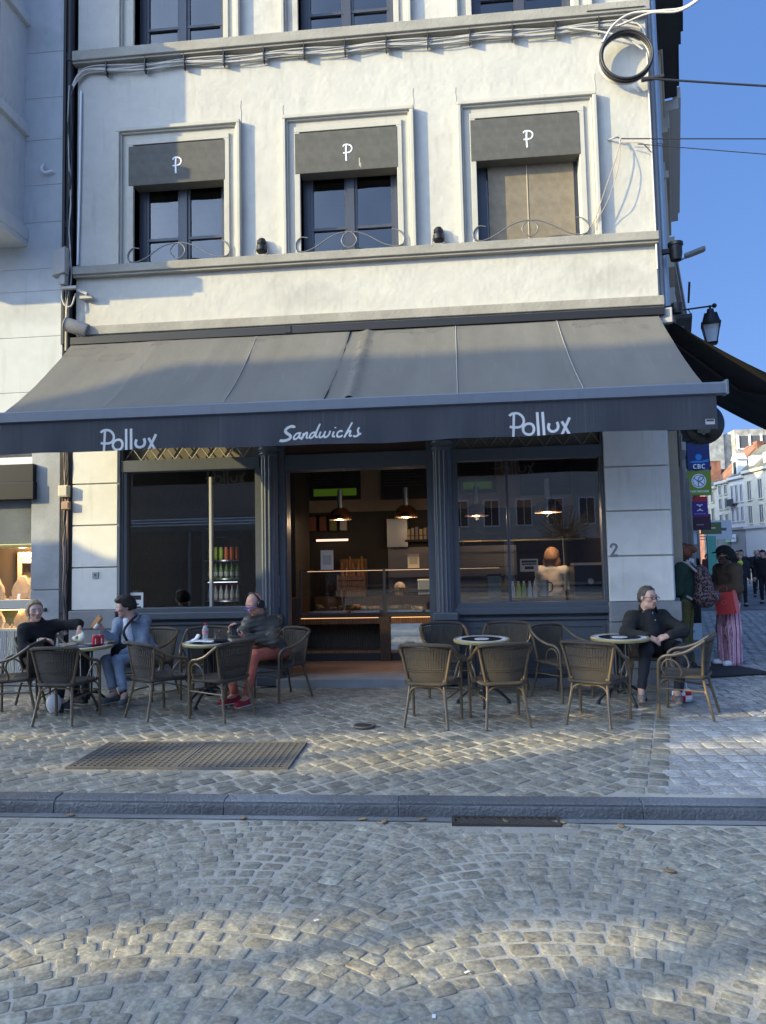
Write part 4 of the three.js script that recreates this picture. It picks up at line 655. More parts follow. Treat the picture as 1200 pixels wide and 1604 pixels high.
  const led = thing('led_street_lamp', 'grey flat street lamp head on a short arm high on the side street wall', 'street lamp', [7.55, 10.9, -13], SIDE_TURN);
  obj('lamp_head', [at(bx(-0.13, 0.13, -0.05, 0.06, -0.2, 0.42, 0.03), 0, 0, 0, 0, -0.25)], M.grey, led); obj('lamp_lens', [at(bx(-0.1, 0.1, -0.062, -0.045, -0.1, 0.36), 0, 0, 0, 0, -0.25)], mat(0.3, 0.28, 0.2), led); obj('lamp_arm', [cyl([0, -0.1, -0.2], [0, -0.28, -0.7], 0.03), cyl([0, -0.28, -0.7], [0, -0.3, -1.2], 0.03)], M.grey, led);
  // hanging shop signs
  const sign = (name, label, p, w, h, tx, extra) => {
    const s = thing(name, label, 'sign', p, 0.02); const c = p[0];
    obj('sign_board', [bx(0, w, 0, h, -0.08, 0, 0.008)], extra?.edge ?? M.dark, s);
    const f = shade(new THREE.Mesh(new THREE.PlaneGeometry(w - 0.004, h - 0.004).translate(w / 2, h / 2, 0.003), mat(1, 1, 1, { map: tx, roughness: 0.5 }))); f.name = 'sign_face'; s.add(f);
    obj('sign_bracket', [bx(-0.35, 0.05, h - 0.04, h, -0.06, -0.03), bx(-0.35, 0.05, 0.0, 0.03, -0.06, -0.03)], M.grey, s); return s;
  };
  const txt = (g, s, x, y, px, col, st = 'bold') => { g.fillStyle = col; g.font = st + ' ' + px + 'px sans-serif'; g.textAlign = 'center'; g.fillText(s, x, y); };
  sign('bank_sign', 'tall dark blue bank sign with a light blue figure and white letters CBC', [6.56, 4.02, -11.2], 0.62, 1.15, canvas(256, 470, (g, w, h) => {
    g.fillStyle = '#123070'; g.fillRect(0, 0, w, h); g.fillStyle = '#2f8ad8'; g.beginPath(); g.arc(128, 330, 36, 0, 7); g.fill(); g.beginPath(); g.moveTo(20, 392); g.bezierCurveTo(50, 368, 100, 366, 140, 372); g.bezierCurveTo(180, 374, 200, 360, 240, 358); g.lineTo(236, 385); g.bezierCurveTo(150, 400, 80, 394, 20, 392); g.fill(); txt(g, 'CBC', 128, 462, 74, '#fff');
  }));
  sign('cosmetics_sign', 'green square shop sign with a white leaf monogram disc and YVES ROCHER lettering', [6.14, 3.2, -10], 0.63, 0.64, canvas(256, 256, (g) => {
    g.fillStyle = '#78952c'; g.fillRect(0, 0, 256, 256); g.fillStyle = '#f2f5fa'; g.beginPath(); g.arc(128, 105, 76, 0, 7); g.fill(); g.strokeStyle = '#4a5a80'; g.lineWidth = 6; g.beginPath(); g.arc(128, 105, 62, 0, 7); g.stroke(); g.lineWidth = 9; g.beginPath(); g.moveTo(122, 165); g.lineTo(122, 105); g.bezierCurveTo(100, 95, 84, 85, 78, 62); g.stroke(); g.beginPath(); g.moveTo(122, 105); g.bezierCurveTo(122, 60, 165, 50, 178, 60); g.bezierCurveTo(172, 95, 150, 108, 122, 108); g.bezierCurveTo(150, 120, 158, 140, 178, 145); g.stroke(); txt(g, 'YVES ROCHER', 128, 226, 30, '#fff');
  }), { edge: mat(0.1, 0.15, 0.03) });
  sign('telecom_sign', 'purple shop sign with a white symbol and proximus lettering below the green sign', [6.68, 2.72, -11.4], 0.44, 0.42, canvas(256, 244, (g) => {
    g.fillStyle = '#4a2580'; g.fillRect(0, 0, 256, 244); g.strokeStyle = '#fff'; g.lineWidth = 15; g.beginPath(); g.arc(96, 78, 26, -2.2, 0.2); g.stroke(); g.beginPath(); g.arc(96, 122, 26, -0.2, 2.2); g.stroke(); g.beginPath(); g.arc(160, 78, 26, 2.9, 5.3); g.stroke(); g.beginPath(); g.arc(160, 122, 26, 1, 3.4); g.stroke(); txt(g, 'proximus', 128, 212, 42, '#b9a6e0', '');
  }), { edge: mat(0.08, 0.03, 0.2) });
  sign('red_shop_sign', 'red shop sign with a white mark half hidden behind the purple sign', [7.3, 2.8, -13.2], 0.42, 0.62, canvas(128, 190, (g) => { g.fillStyle = '#c8202c'; g.fillRect(0, 0, 128, 190); g.strokeStyle = '#fff'; g.lineWidth = 10; g.beginPath(); g.arc(64, 80, 30, 0, 5); g.stroke(); g.fillStyle = '#fff'; g.fillRect(50, 140, 30, 8); }), { edge: mat(0.4, 0.02, 0.03) });
  sign('plum_shop_sign', 'dark plum shop sign behind the red one', [7.45, 2.45, -14.4], 0.75, 0.5, canvas(128, 96, (g) => { g.fillStyle = '#3a1030'; g.fillRect(0, 0, 128, 96); g.fillStyle = '#9a7088'; g.fillRect(50, 60, 40, 8); }), { edge: M.dark });
  sign('white_shop_sign', 'white box sign low over the side street', [7.3, 2.0, -14.6], 0.5, 0.42, canvas(64, 64, (g) => { g.fillStyle = '#dfe4e8'; g.fillRect(0, 0, 64, 64); }), { edge: M.white });
  sign('olive_shop_sign', 'olive green shop sign farther up the side street', [8.9, 2.4, -17.5], 0.7, 0.42, canvas(128, 80, (g) => { g.fillStyle = '#5a6b3c'; g.fillRect(0, 0, 128, 80); g.fillStyle = '#d5dcc8'; g.fillRect(30, 34, 60, 8); }));
  sign('grey_shop_sign', 'pale grey shop sign at the far end of the row', [10.6, 2.3, -22], 1.0, 0.8, canvas(128, 100, (g) => { g.fillStyle = '#c9ced2'; g.fillRect(0, 0, 128, 100); g.fillStyle = '#555'; g.fillRect(30, 40, 70, 14); }), { edge: M.grey });
  sign('teal_banner', 'upright teal banner at the far end of the row', [9.9, 0.9, -20], 0.35, 1.5, canvas(64, 256, (g) => { g.fillStyle = '#5fae98'; g.fillRect(0, 0, 64, 256); }));
  const rs = thing('round_sign', 'round black shop sign hanging under the side awning', 'sign', [4.6, 4.02, -4.0], 0.1); rs.scale.setScalar(1.15);
  obj('disc', [at(lathe([[0, -0.1], [0.3, -0.1], [0.33, -0.08], [0.335, 0], [0.33, 0.08], [0.3, 0.1], [0, 0.1]], 40), 0, 0, 0, 0, PI / 2)], mat(0.012, 0.014, 0.013, { roughness: 0.2 }), rs); obj('bracket', [cyl([-0.5, 0.36, 0], [0.1, 0.36, 0], 0.015), cyl([0, 0.3, 0], [0, 0.38, 0], 0.012)], M.iron, rs);
  const bl = new THREE.Shape(); for (let i = 0; i <= 40; i++) { const a = i / 40 * PI * 2, r = 0.1 + 0.012 * Math.sin(a * 7); i ? bl.lineTo(Math.cos(a) * r * 1.1, Math.sin(a) * r) : bl.moveTo(r * 1.1, 0); } obj('emblem', [new THREE.ExtrudeGeometry(bl, { depth: 0.004, bevelEnabled: false }).translate(-0.02, -0.08, 0.1)], mat(0.14, 0.14, 0.09), rs);
  // chalk board on the pavement
  const cb = thing('chalkboard_stand', 'black chalkboard pavement stand with a white telecom header beside the standing shoppers', 'sign', [3.9, 0.055, -3.35], 0.08);
  const fx = canvas(256, 420, (g) => {
    g.fillStyle = '#0b0b0c'; g.fillRect(0, 0, 256, 420); g.strokeStyle = '#c9ccd0'; g.lineWidth = 4; g.lineCap = 'round';
    g.font = 'italic 44px serif'; g.fillStyle = '#d5d8dc'; g.textAlign = 'left'; g.fillText('Coulis de lui', 22, 72); g.fillStyle = '#6d6040'; g.font = 'italic 40px serif'; g.fillText('Plein', 110, 330); g.fillText('Polar', 112, 370);
  });
  obj('board', [prism([[-0.3, 0.42], [0.3, 0.42], [0.3, 1.32], [0.18, 1.37], [0, 1.385], [-0.18, 1.37], [-0.3, 1.32]], 0.04, [], 0.006)], M.black, cb);
  const pf = shade(new THREE.Mesh(new THREE.PlaneGeometry(0.56, 0.9).translate(0, 0.87, 0.048), mat(1, 1, 1, { map: fx, roughness: 0.8 }))); pf.name = 'chalk_lettering'; cb.add(pf);
  obj('header', [bx(-0.2, 0.24, 1.37, 1.52, 0, 0.03, 0.012)], M.white, cb);
  const hd = shade(new THREE.Mesh(new THREE.PlaneGeometry(0.42, 0.13).translate(0.02, 1.447, 0.032), mat(1, 1, 1, { map: canvas(256, 80, (g) => { g.fillStyle = '#e8ecf4'; g.fillRect(0, 0, 256, 80); txt(g, 'proximus', 128, 48, 46, '#33406a'); g.fillStyle = '#556'; g.fillRect(10, 66, 236, 5); }) }))); hd.name = 'header_print'; cb.add(hd);
  obj('foot_panel', [bx(-0.3, 0.3, 0.12, 0.41, 0.0, 0.04, 0.006)], mat(0.62, 0.7, 0.74), cb);
  const fp = shade(new THREE.Mesh(new THREE.PlaneGeometry(0.56, 0.25).translate(0, 0.265, 0.043), mat(1, 1, 1, { map: canvas(256, 114, (g) => { g.fillStyle = '#ccd9df'; g.fillRect(0, 0, 256, 114); txt(g, 'CAFE LIEGEOIS', 128, 62, 24, '#506', 'bold'); g.fillStyle = '#c08a50'; g.fillRect(110, 0, 60, 22); }) }))); fp.name = 'foot_print'; cb.add(fp);
  obj('stand_base', [bx(-0.32, 0.32, 0, 0.12, -0.2, 0.12, 0.02)], mat(0.12, 0.18, 0.17), cb);
  const mt = thing('door_mat', 'dark rubber mat on the pavers under the standing shopper', 'mat', [3.52, 0.03, -1.0], 0.28); obj('mat_pad', [bx(-0.42, 0.5, -0.005, 0.012, -0.62, 0.62, 0.005)], mat(0.035, 0.035, 0.037, { roughness: 0.95, map: T.cloth }), mt); obj('mat_edge', [bx(-0.44, -0.42, -0.005, 0.014, -0.63, 0.63), bx(0.5, 0.52, -0.005, 0.014, -0.63, 0.63)], M.black, mt);
  const st = thing('stone_step', 'low grey stone step at the side door behind the seated man', 'step', [3.55, 0.04, -2.0], SIDE_TURN); obj('step', [bx(-0.8, 0.9, -0.05, 0.09, -0.5, 0.3, 0.015)], mat(0.4, 0.38, 0.35, { map: T.stone }), st); obj('nosing', [bx(-0.8, 0.9, 0.092, 0.1, 0.24, 0.295, 0.003)], M.trim, st);
}
{ // ---------- houses closing the view at the end of the street: an oblique row on the far side ----------
  const P0 = V(40.3, 0.05, -110), TR = -82.7 * PI / 180, AX = V(Math.cos(TR), 0, -Math.sin(TR));
  const far = (name, label, x0, L, H, colr, wins, roof, o = {}) => {
    const g = thing(name, label, 'building', P0.clone().addScaledVector(AX, x0).toArray(), TR);
    const wm = mat(...colr, { map: T.plaster, roughness: 0.9 });
    obj('wall', [bx(0, L, -0.3, H, -9, 0)], wm, g);
    obj('cornice', [bx(-0.05, L + 0.05, H - 0.4, H, 0, 0.4, 0.04)], o.trim ?? wm, g);
    obj('roof', [prism([[0.3, H], [-5, H + roof.h], [-9, H + roof.h], [-9, H]].map(([z, y]) => [-z, y]), L).rotateY(PI / 2)], roof.m, g);
    for (const [x, y, w, h] of wins) {
      const wd = new THREE.Group(); wd.name = 'window'; g.add(wd);
      obj('frame', [bx(x - w / 2 - 0.14, x + w / 2 + 0.14, y - 0.15, y, 0.004, 0.2), bx(x - w / 2 - 0.12, x - w / 2, y, y + h, 0.004, 0.1), bx(x + w / 2, x + w / 2 + 0.12, y, y + h, 0.004, 0.1), bx(x - w / 2 - 0.14, x + w / 2 + 0.14, y + h, y + h + 0.2, 0.004, 0.14), bx(x - 0.04, x + 0.04, y, y + h, 0.02, 0.05)], o.trim ?? wm, wd);
      obj('pane', [bx(x - w / 2, x + w / 2, y, y + h, 0.002, 0.02)], mat(0.09, 0.1, 0.12, { roughness: 0.1 }), wd);
    }
    obj('shop_front', [bx(0.1, L - 0.1, 0, 5.3, 0.004, 0.25, 0.02), bx(0.05, L - 0.05, 5.3, 5.7, 0.0, 0.5, 0.02)], mat(...(o.shop ?? [0.2, 0.21, 0.2])), g);
    return g;
  };
  const cols = (xs, ys, w) => xs.flatMap((x) => ys.map(([y, h]) => [x, y, w, h]));
  const tiles = mat(0.42, 0.2, 0.12, { map: T.dirt, roughness: 0.9 }), slate = mat(0.23, 0.225, 0.19, { map: T.dirt, roughness: 0.9 }), redB = mat(0.36, 0.16, 0.11, { map: T.dirt, roughness: 0.9 });
  far('cream_gable_house', 'narrow cream house at the far left of the row closing the street', -1.5, 4.4, 12.4, [0.72, 0.68, 0.55], cols([1.2, 3.0], [[10.0, 1.6], [7.0, 2.0]], 0.9), { h: 3, m: slate });
  const h2 = far('red_roof_house', 'white house with the red tiled roof closing the street', 2.9, 3.9, 12.9, [0.72, 0.7, 0.62], cols([1.1, 2.8], [[10.9, 1.3], [8.7, 1.5], [5.9, 1.9]], 0.85), { h: 5.5, m: tiles });
  obj('chimney', [bx(3.0, 4.2, 14, 18.6, -5.5, -4.4)], redB, h2); obj('brick_gable', [bx(-0.6, 1.6, 13, 17, -9, -4)], redB, h2);
  const h3 = far('dormer_house', 'white three bay house with a white dormer closing the street', 6.8, 4.2, 13.1, [0.74, 0.74, 0.75], cols([0.8, 2.1, 3.4], [[9.4, 2.4], [6.6, 2.0]], 0.7), { h: 4.8, m: slate }, { shop: [0.26, 0.27, 0.28] });
  obj('dormer', [bx(1.0, 2.4, 13.1, 15.6, -1.6, -0.1), prism([[0.8, 15.6], [2.6, 15.6], [1.7, 16.6]], 1.6).translate(0, 0, -1.6)], M.white, h3); obj('dormer_pane', [bx(1.3, 2.1, 13.5, 15.3, -0.1, -0.05)], M.dark, h3);
  obj('balcony', [bx(0.1, 2.0, 8.9, 9.1, 0, 0.7), bx(0.1, 2.0, 9.1, 9.9, 0.6, 0.66)], M.iron, h3);
  const h4 = far('wide_cream_house', 'wide cream house with paired dormers at the near end of the closing row', 11.0, 12, 13.6, [0.74, 0.71, 0.62], cols([1.4, 4.2, 7.2], [[9.4, 2.6], [6.1, 2.4]], 1.0), { h: 4.8, m: slate }, { shop: [0.5, 0.52, 0.55] });
  obj('dormer', [bx(0.8, 2.4, 13.8, 15.6, -2, -0.4)], M.white, h4); obj('dormer', [bx(4.6, 6.4, 13.8, 15.6, -2, -0.4)], M.white, h4); obj('chimney', [bx(0.2, 2.0, 16, 19.8, -6.5, -5)], mat(0.36, 0.3, 0.22, { map: T.dirt }), h4);
  for (const [x, c, l] of [[6.0, [0.25, 0.6, 0.3], 'green shop sign board on the far closing house'], [7.6, [0.75, 0.8, 0.85], 'white shop sign board on the far closing house']]) { const s = thing('fascia_sign', l, 'sign', P0.clone().addScaledVector(AX, x).add(V(-0.5, 3.6, 0)).toArray(), TR); obj('board', [bx(0, 1.4, 0, 1.1, 0, 0.08, 0.02)], mat(...c), s); obj('print', [bx(0.2, 1.2, 0.4, 0.6, 0.08, 0.085)], M.grey, s); }
  // concrete office block on the hill behind
  const of = thing('office_block', 'grey concrete office block with a strip of wide windows above the rooftops', 'building', [54, 0, -150], 0);
  const conc = mat(0.52, 0.5, 0.46, { map: T.dirt, roughness: 0.9 }), concD = mat(0.44, 0.45, 0.46, { map: T.dirt, roughness: 0.9 });
  obj('wall', [bx(5.8, 40, 0, 28.2, -12, 0)], conc, of); obj('blank_wing', [bx(1.0, 3.9, 0, 28.0, -12, -1)], concD, of); obj('blank_wing', [bx(3.9, 5.8, 0, 27.6, -12, -2)], concD, of); obj('stair_head', [bx(2.2, 3.8, 27, 29.2, -8, -3)], conc, of); obj('low_wing', [bx(-6, 1.0, 0, 25, -12, -3)], concD, of);
  for (let i = 0; i < 9; i++) { const w = new THREE.Group(); w.name = 'window'; of.add(w); const x = 6.6 + i * 2.35; obj('frame', [bx(x - 0.35, x, 24.0, 27.0, 0.01, 0.3), bx(x, x + 2.0, 23.9, 24.2, 0.01, 0.2)], M.white, w); obj('pane', [bx(x, x + 2.0, 24.2, 26.8, 0.01, 0.08)], mat(0.1, 0.1, 0.1, { roughness: 0.15 }), w); }
  for (let i = 0; i < 6; i++) obj('joint', [bx(8.8 + i * 2.35, 8.88 + i * 2.35, 15, 23.8, 0.01, 0.05)], M.grey, of);
  const back = thing('brick_back_house', 'red brick back buildings rising behind the red roofed house', 'building', [45.5, 0, -128]); obj('wall', [bx(0, 3.4, 0, 19, -6, 0), bx(3.4, 6, 0, 17.5, -6, -1)], redB, back); obj('parapet', [bx(0, 3.5, 18.9, 19.3, -6.1, 0.1)], M.trim, back);
}
{ // ---------- behind and beside the camera: added occluders that shade the street, and what the panes mirror ----------
  const opp = (label, x0, x1, z, H, c) => {
    const g = thing('unseen_house', label, 'building', [x0, -0.2, z], 0); const L = x1 - x0, wm = mat(...c, { map: T.plaster, roughness: 0.9 });
    obj('wall', [bx(0, L, 0, H, 0, 9)], wm, g); obj('cornice', [bx(-0.1, L + 0.1, H - 0.4, H, -0.4, 0)], wm, g);
    obj('roof', [prism([[0, H], [9, H], [4.5, H + 3]].map(([z2, y]) => [-z2, y]), L).rotateY(PI / 2)], mat(0.09, 0.08, 0.08), g);
    obj('shop_front', [bx(0.3, L - 0.3, 0.2, 3.3, -0.1, -0.004)], M.frame, g);
    const n = Math.floor(L / 2.2);
    for (let r = 0; r < 3; r++) for (let i = 0; i < n; i++) { const x = (i + 0.5) * L / n, y = 4.3 + r * 3.1; if (y + 2 > H - 0.5) continue; const w = new THREE.Group(); w.name = 'window'; g.add(w); obj('frame', [bx(x - 0.6, x + 0.6, y, y + 2, -0.08, -0.004)], M.white, w); obj('pane', [bx(x - 0.5, x - 0.03, y + 0.1, y + 1.9, -0.1, -0.082), bx(x + 0.03, x + 0.5, y + 0.1, y + 1.9, -0.1, -0.082)], mat(0.03, 0.035, 0.045, { roughness: 0.08 }), w); }
  };
  opp('long low grey house across the square, its front in shade', -14, 4, 44, 8.5, [0.5, 0.47, 0.43]); opp('pale low house across the square', 4.1, 22, 44, 9.5, [0.55, 0.52, 0.47]);
  for (const [z, l] of [[-107, 'farthest'], [-97.8, 'middle'], [-88.6, 'nearest']]) opp(l + ' of three unseen blocks added to shade the far houses, behind the side street row', 19, 28, z, 17.5, [0.4, 0.38, 0.35]);  // unseen blocks, added to shade the lower fronts of the closing row
  // added unseen occluders: plank rows and gaps shaped to cast shade and sun bands
  const wd = [mat(0.46, 0.41, 0.35, { map: T.wood, roughness: 0.8 }), mat(0.4, 0.36, 0.31, { map: T.wood, roughness: 0.8 })];
  const addOccluder = (label, z, x0, x1, rows, posts) => {
    const g = thing('added_occluder', label, 'occluder', [0, 0, z]);
    rows.forEach(([y0, y1, a = x0, b = x1], i) => { const n = Math.max(1, Math.round((b - a) / 4)); for (let k = 0; k < n; k++) obj('plank', [bx(lerp(a, b, k / n), lerp(a, b, (k + 1) / n) - 0.003, y0, y1, -0.06, 0.0)], wd[(i + k) % 2], g); });
    for (let k = 0; k <= posts; k++) { const x = lerp(x0, x1, k / posts); obj('post', [bx(x - 0.07, x + 0.07, -0.2, Math.max(...rows.map((r) => r[1])) - 0.05, 0.003, 0.15)], wd[0], g); }
  };
  addOccluder('tall plank hoarding added out of view to cast shade, beside the jeweller house', 5, -19.6, -11.95, [[0, 1], [1, 2], [2, 3.03], [3.12, 4], [4, 5.15], [5.15, 5.4, -19.6, -14.9], [5.4, 5.66, -19.6, -15.7]], 4);
  addOccluder('highest plank hoarding added out of view to shape the shade on awning and terrace', 14, -31.85, -22.3, [[0, 2.5], [2.5, 5], [5, 7.5], [7.5, 8.08, -31.85, -25.7], [8.08, 8.5, -31.85, -29.2], [8.5, 8.98], [8.98, 9.38, -31.85, -25.4], [9.38, 11], [11, 12.6], [12.6, 14.15]], 5);
  addOccluder('middle plank hoarding added out of view to shape the shade on terrace and road', 14.1, -22.3, -15.8, [[0, 1.8], [1.8, 3.6], [3.6, 5.36], [5.36, 5.84, -22.3, -19.2], [5.84, 7], [7, 8.08], [8.08, 8.5, -19.8, -15.8], [8.5, 9.6], [9.6, 10.9]], 4);
  addOccluder('low plank hoarding nearest the street, added out of view to shape its shade', 14.2, -15.8, -4.5, [[0, 1.8], [1.8, 3.6], [3.6, 5.36], [5.36, 5.84, -13.9, -4.5], [5.84, 7.4]], 6);
  const cano = thing('terrace_canopy', 'long slatted pale terrace canopy on the square', 'canopy', [-13.2, 0, 12.35]);
  for (let k = 0; k < 3; k++) obj('slat', [at(bx(0, 9.4, -0.02, 0.02, -0.26, 0.26), 0, 2.85 + k * 0.13, k * 0.6, 0, 0.3)], mat(0.6, 0.66, 0.7, { roughness: 0.6 }), cano);
  for (const [x, z, h] of [[0.2, 0, 2.8], [5, 0, 2.8], [9.2, 0, 2.8], [0.2, 1.3, 2.9], [5, 1.3, 2.9], [9.2, 1.3, 2.9]]) obj('post', [cyl([x, -0.2, z], [x, h, z], 0.05)], M.grey, cano);
  // two small pollarded trees in front of the houses opposite, seen mirrored in the shop windows
  const tr = (label, x, z, R, H, seed) => {
    const t = thing('pollard_tree', label, 'tree', [x, -0.1, z]), r = rng(seed); const bark = mat(0.16, 0.12, 0.09);
    obj('trunk', [tube([[0, 0, 0], [0.03, H * 0.5, 0.02], [0, H, 0]], 0.07, 10, 8)], bark, t); const tw = [];
    for (let i = 0; i < 130; i++) { const a = r() * 6.28, e = (r() - 0.25) * 1.5, d = V(Math.cos(a) * Math.cos(e), Math.sin(e), Math.sin(a) * Math.cos(e)), l = R * (0.75 + 0.35 * r()); const p0 = V(0, H, 0).addScaledVector(d, 0.1 * R), p1 = V(0, H, 0).addScaledVector(d, l * 0.5).add(V(0.1 * (r() - 0.5), 0.1 * (r() - 0.5), 0.1 * (r() - 0.5))), p2 = V(0, H, 0).addScaledVector(d, l).add(V(0.15 * (r() - 0.5), 0.25 * r(), 0.15 * (r() - 0.5))); tw.push(tube([p0, p1, p2], 0.012, 5, 3)); }
    obj('crown', tw, bark, t);
  };
  tr('small bare pollarded tree across the square, before the brick house', 5.9, 17, 0.75, 2.75, 5); tr('wider bare pollarded tree across the square', 4.0, 17, 1.0, 2.6, 8);
}

// ---------- inside the shop ----------
{
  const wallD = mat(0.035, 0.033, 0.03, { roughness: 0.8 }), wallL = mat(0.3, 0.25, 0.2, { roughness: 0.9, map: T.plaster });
  obj('shop_floor', [bx(-4.95, 2.6, -0.1, 0.1, -4.6, -0.31)], mat(0.46, 0.28, 0.18, { map: T.dirt, roughness: 0.6 }), house);
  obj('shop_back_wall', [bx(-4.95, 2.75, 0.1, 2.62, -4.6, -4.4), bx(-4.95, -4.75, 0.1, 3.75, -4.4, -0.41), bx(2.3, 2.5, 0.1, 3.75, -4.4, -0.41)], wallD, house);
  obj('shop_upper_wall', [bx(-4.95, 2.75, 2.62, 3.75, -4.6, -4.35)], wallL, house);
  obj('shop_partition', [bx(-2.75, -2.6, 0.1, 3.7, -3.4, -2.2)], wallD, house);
  const menu = (x0, x1, y0, y1, label, green) => {
    const m = thing('menu_board', label, 'menu board', [x0, y0, -4.3]); const w = x1 - x0, h = y1 - y0;
    obj('board', [bx(0, w, 0, h, 0, 0.05, 0.006)], M.black, m);
    const lines = []; for (let i = 0; i < 9; i++) { const y = h - 0.07 - i * 0.055; if (green && y < 0.25) break; lines.push(bx(0.06, w * (0.45 + 0.1 * (i % 3)), y, y + 0.014, 0.05, 0.052), bx(w * 0.75, w * 0.88, y, y + 0.014, 0.05, 0.052)); }
    obj('menu_lines', lines, mat(0.06, 0.055, 0.05), m);
    if (green) obj('green_strip', [bx(0.08, w - 0.08, 0.08, 0.22, 0.05, 0.054)], mat(0.08, 0.15, 0.015, { emissive: lin(0.012, 0.025, 0.002), emissiveIntensity: 1 }), m);
  };
  menu(-2.75, -1.75, 2.85, 3.6, 'black menu board with a green strip above the counter', true); menu(-1.35, -0.1, 2.83, 3.6, 'wide black menu board above the counter behind the two copper lamps', false);
  menu(0.15, 0.85, 2.9, 3.6, 'black menu board with a green strip seen through the shop window', true); menu(1.3, 2.25, 2.83, 3.6, 'black menu board nearest the pier, seen through the shop window', false);
  // pendant lamps
  const pendant = (x, y, z, label, I = 0.42) => {
    const p = thing('pendant_lamp', label, 'lamp', [x, y, z], 0, 'copper pendant lamps over the counter');
    obj('shade', [lathe([[0.03, 0.17], [0.09, 0.155], [0.15, 0.11], [0.185, 0.04], [0.19, -0.03], [0.185, -0.03], [0.18, 0.035], [0.145, 0.1], [0.085, 0.143], [0.03, 0.158]], 32)], M.copper, p);
    obj('neck', [cyl([0, 0.15, 0], [0, 0.46, 0], 0.042)], M.steel, p); obj('rim', [new THREE.TorusGeometry(0.188, 0.006, 6, 32).rotateX(PI / 2).translate(0, -0.03, 0)], M.steel, p);
    obj('cord', [cyl([0, 0.46, 0], [0, 3.72 - y, 0], 0.006, 0.006, 5)], M.black, p);
    obj('bulb', [ball(0, 0.02, 0, 0.045, 12)], mat(0.9, 0.75, 0.5, { emissive: lin(1, 0.6, 0.28), emissiveIntensity: 5 }), p);
    const l = new THREE.PointLight(new THREE.Color(1, 0.7, 0.42), I); l.position.set(x, y - 0.06, z); l.shadow.radius = 2; l.castShadow = true; l.name = 'pendant_light'; scene.add(l);
  };
  pendant(-1.84, 2.37, -2.2, 'copper pendant lamp over the pastry counter, before the green strip menu'); pendant(-0.75, 2.38, -2.2, 'copper pendant lamp over the counter, nearest the fluted column'); pendant(0.40, 2.37, -2.2, 'copper pendant lamp seen through the window beside the fluted column'); pendant(1.37, 2.31, -0.85, 'copper pendant lamp over the woman at the coffee bar', 2.0);
  // counter with glass display
  const ct = thing('pastry_counter', 'wooden shop counter with a glass pastry display facing the doorway', 'counter', [0, 0.1, -1.6]);
  obj('end_post', [bx(-2.62, -2.42, 0, 0.98, -0.75, 0, 0.006)], M.woodD, ct); obj('middle_post', [bx(-1.16, -1.0, 0, 0.68, -0.6, 0.01, 0.006)], M.woodD, ct);
  obj('plinth', [bx(-2.42, 0.9, 0, 0.12, -0.7, -0.04)], M.dark, ct); obj('lower_shelf', [bx(-2.42, 0.9, 0.12, 0.16, -0.7, -0.02)], M.woodM, ct);
  obj('back_panel', [bx(-2.42, -1.16, 0.16, 0.6, -0.45, -0.42)], mat(0.14, 0.1, 0.07, { map: T.wood }), ct); obj('mirror_panel', [bx(-1.0, 0.9, 0.16, 0.6, -0.09, -0.06)], mat(0.8, 0.82, 0.84, { roughness: 0.04, metalness: 1 }), ct);
  obj('front_rail', [bx(-2.42, -1.16, 0.57, 0.66, -0.1, 0.0, 0.006), bx(-1.0, 0.9, 0.57, 0.66, -0.1, 0.0, 0.006)], mat(0.3, 0.13, 0.05, { map: T.wood, roughness: 0.35 }), ct);
  obj('glow_strip', [bx(-2.4, -1.18, 0.662, 0.668, -0.03, -0.01), bx(-0.98, 0.9, 0.662, 0.668, -0.03, -0.01)], mat(0.9, 0.6, 0.3, { emissive: lin(1, 0.5, 0.2), emissiveIntensity: 0.9 }), ct);
  obj('counter_top', [bx(-2.42, 0.9, 0.67, 0.73, -0.75, -0.02, 0.006)], M.dark, ct);
  obj('display_glass', [bx(-2.4, -1.1, 0.74, 1.4, -0.045, -0.04), bx(-1.06, 0.9, 0.74, 1.4, -0.045, -0.04), bx(-2.4, 0.9, 1.4, 1.406, -0.55, -0.04)], M.glass, ct);
  obj('glass_frame', [bx(-2.42, 0.9, 1.4, 1.42, -0.05, -0.02), bx(-1.1, -1.06, 0.73, 1.4, -0.055, -0.02), bx(-2.42, -2.39, 0.73, 1.4, -0.055, -0.02), bx(-1.06, 0.9, 1.07, 1.085, -0.5, -0.05)], M.frame, ct);
  obj('back_counter', [bx(-2.6, 2.2, 0, 0.9, -2.8, -2.2, 0.01)], mat(0.12, 0.07, 0.04, { map: T.wood }), ct);
  const cl = new THREE.RectAreaLight(new THREE.Color(1, 0.6, 0.3), 1.3, 3, 0.06); cl.position.set(-0.8, 1.48, -1.7); cl.lookAt(-0.8, 0.8, -1.8); cl.name = 'display_light_bar'; scene.add(cl);
  obj('light_bar', [bx(-2.3, 0.7, 1.392, 1.399, -0.14, -0.06)], mat(0.9, 0.7, 0.5, { emissive: lin(1, 0.6, 0.3), emissiveIntensity: 0.6 }), ct);
  const rr = rng(88);
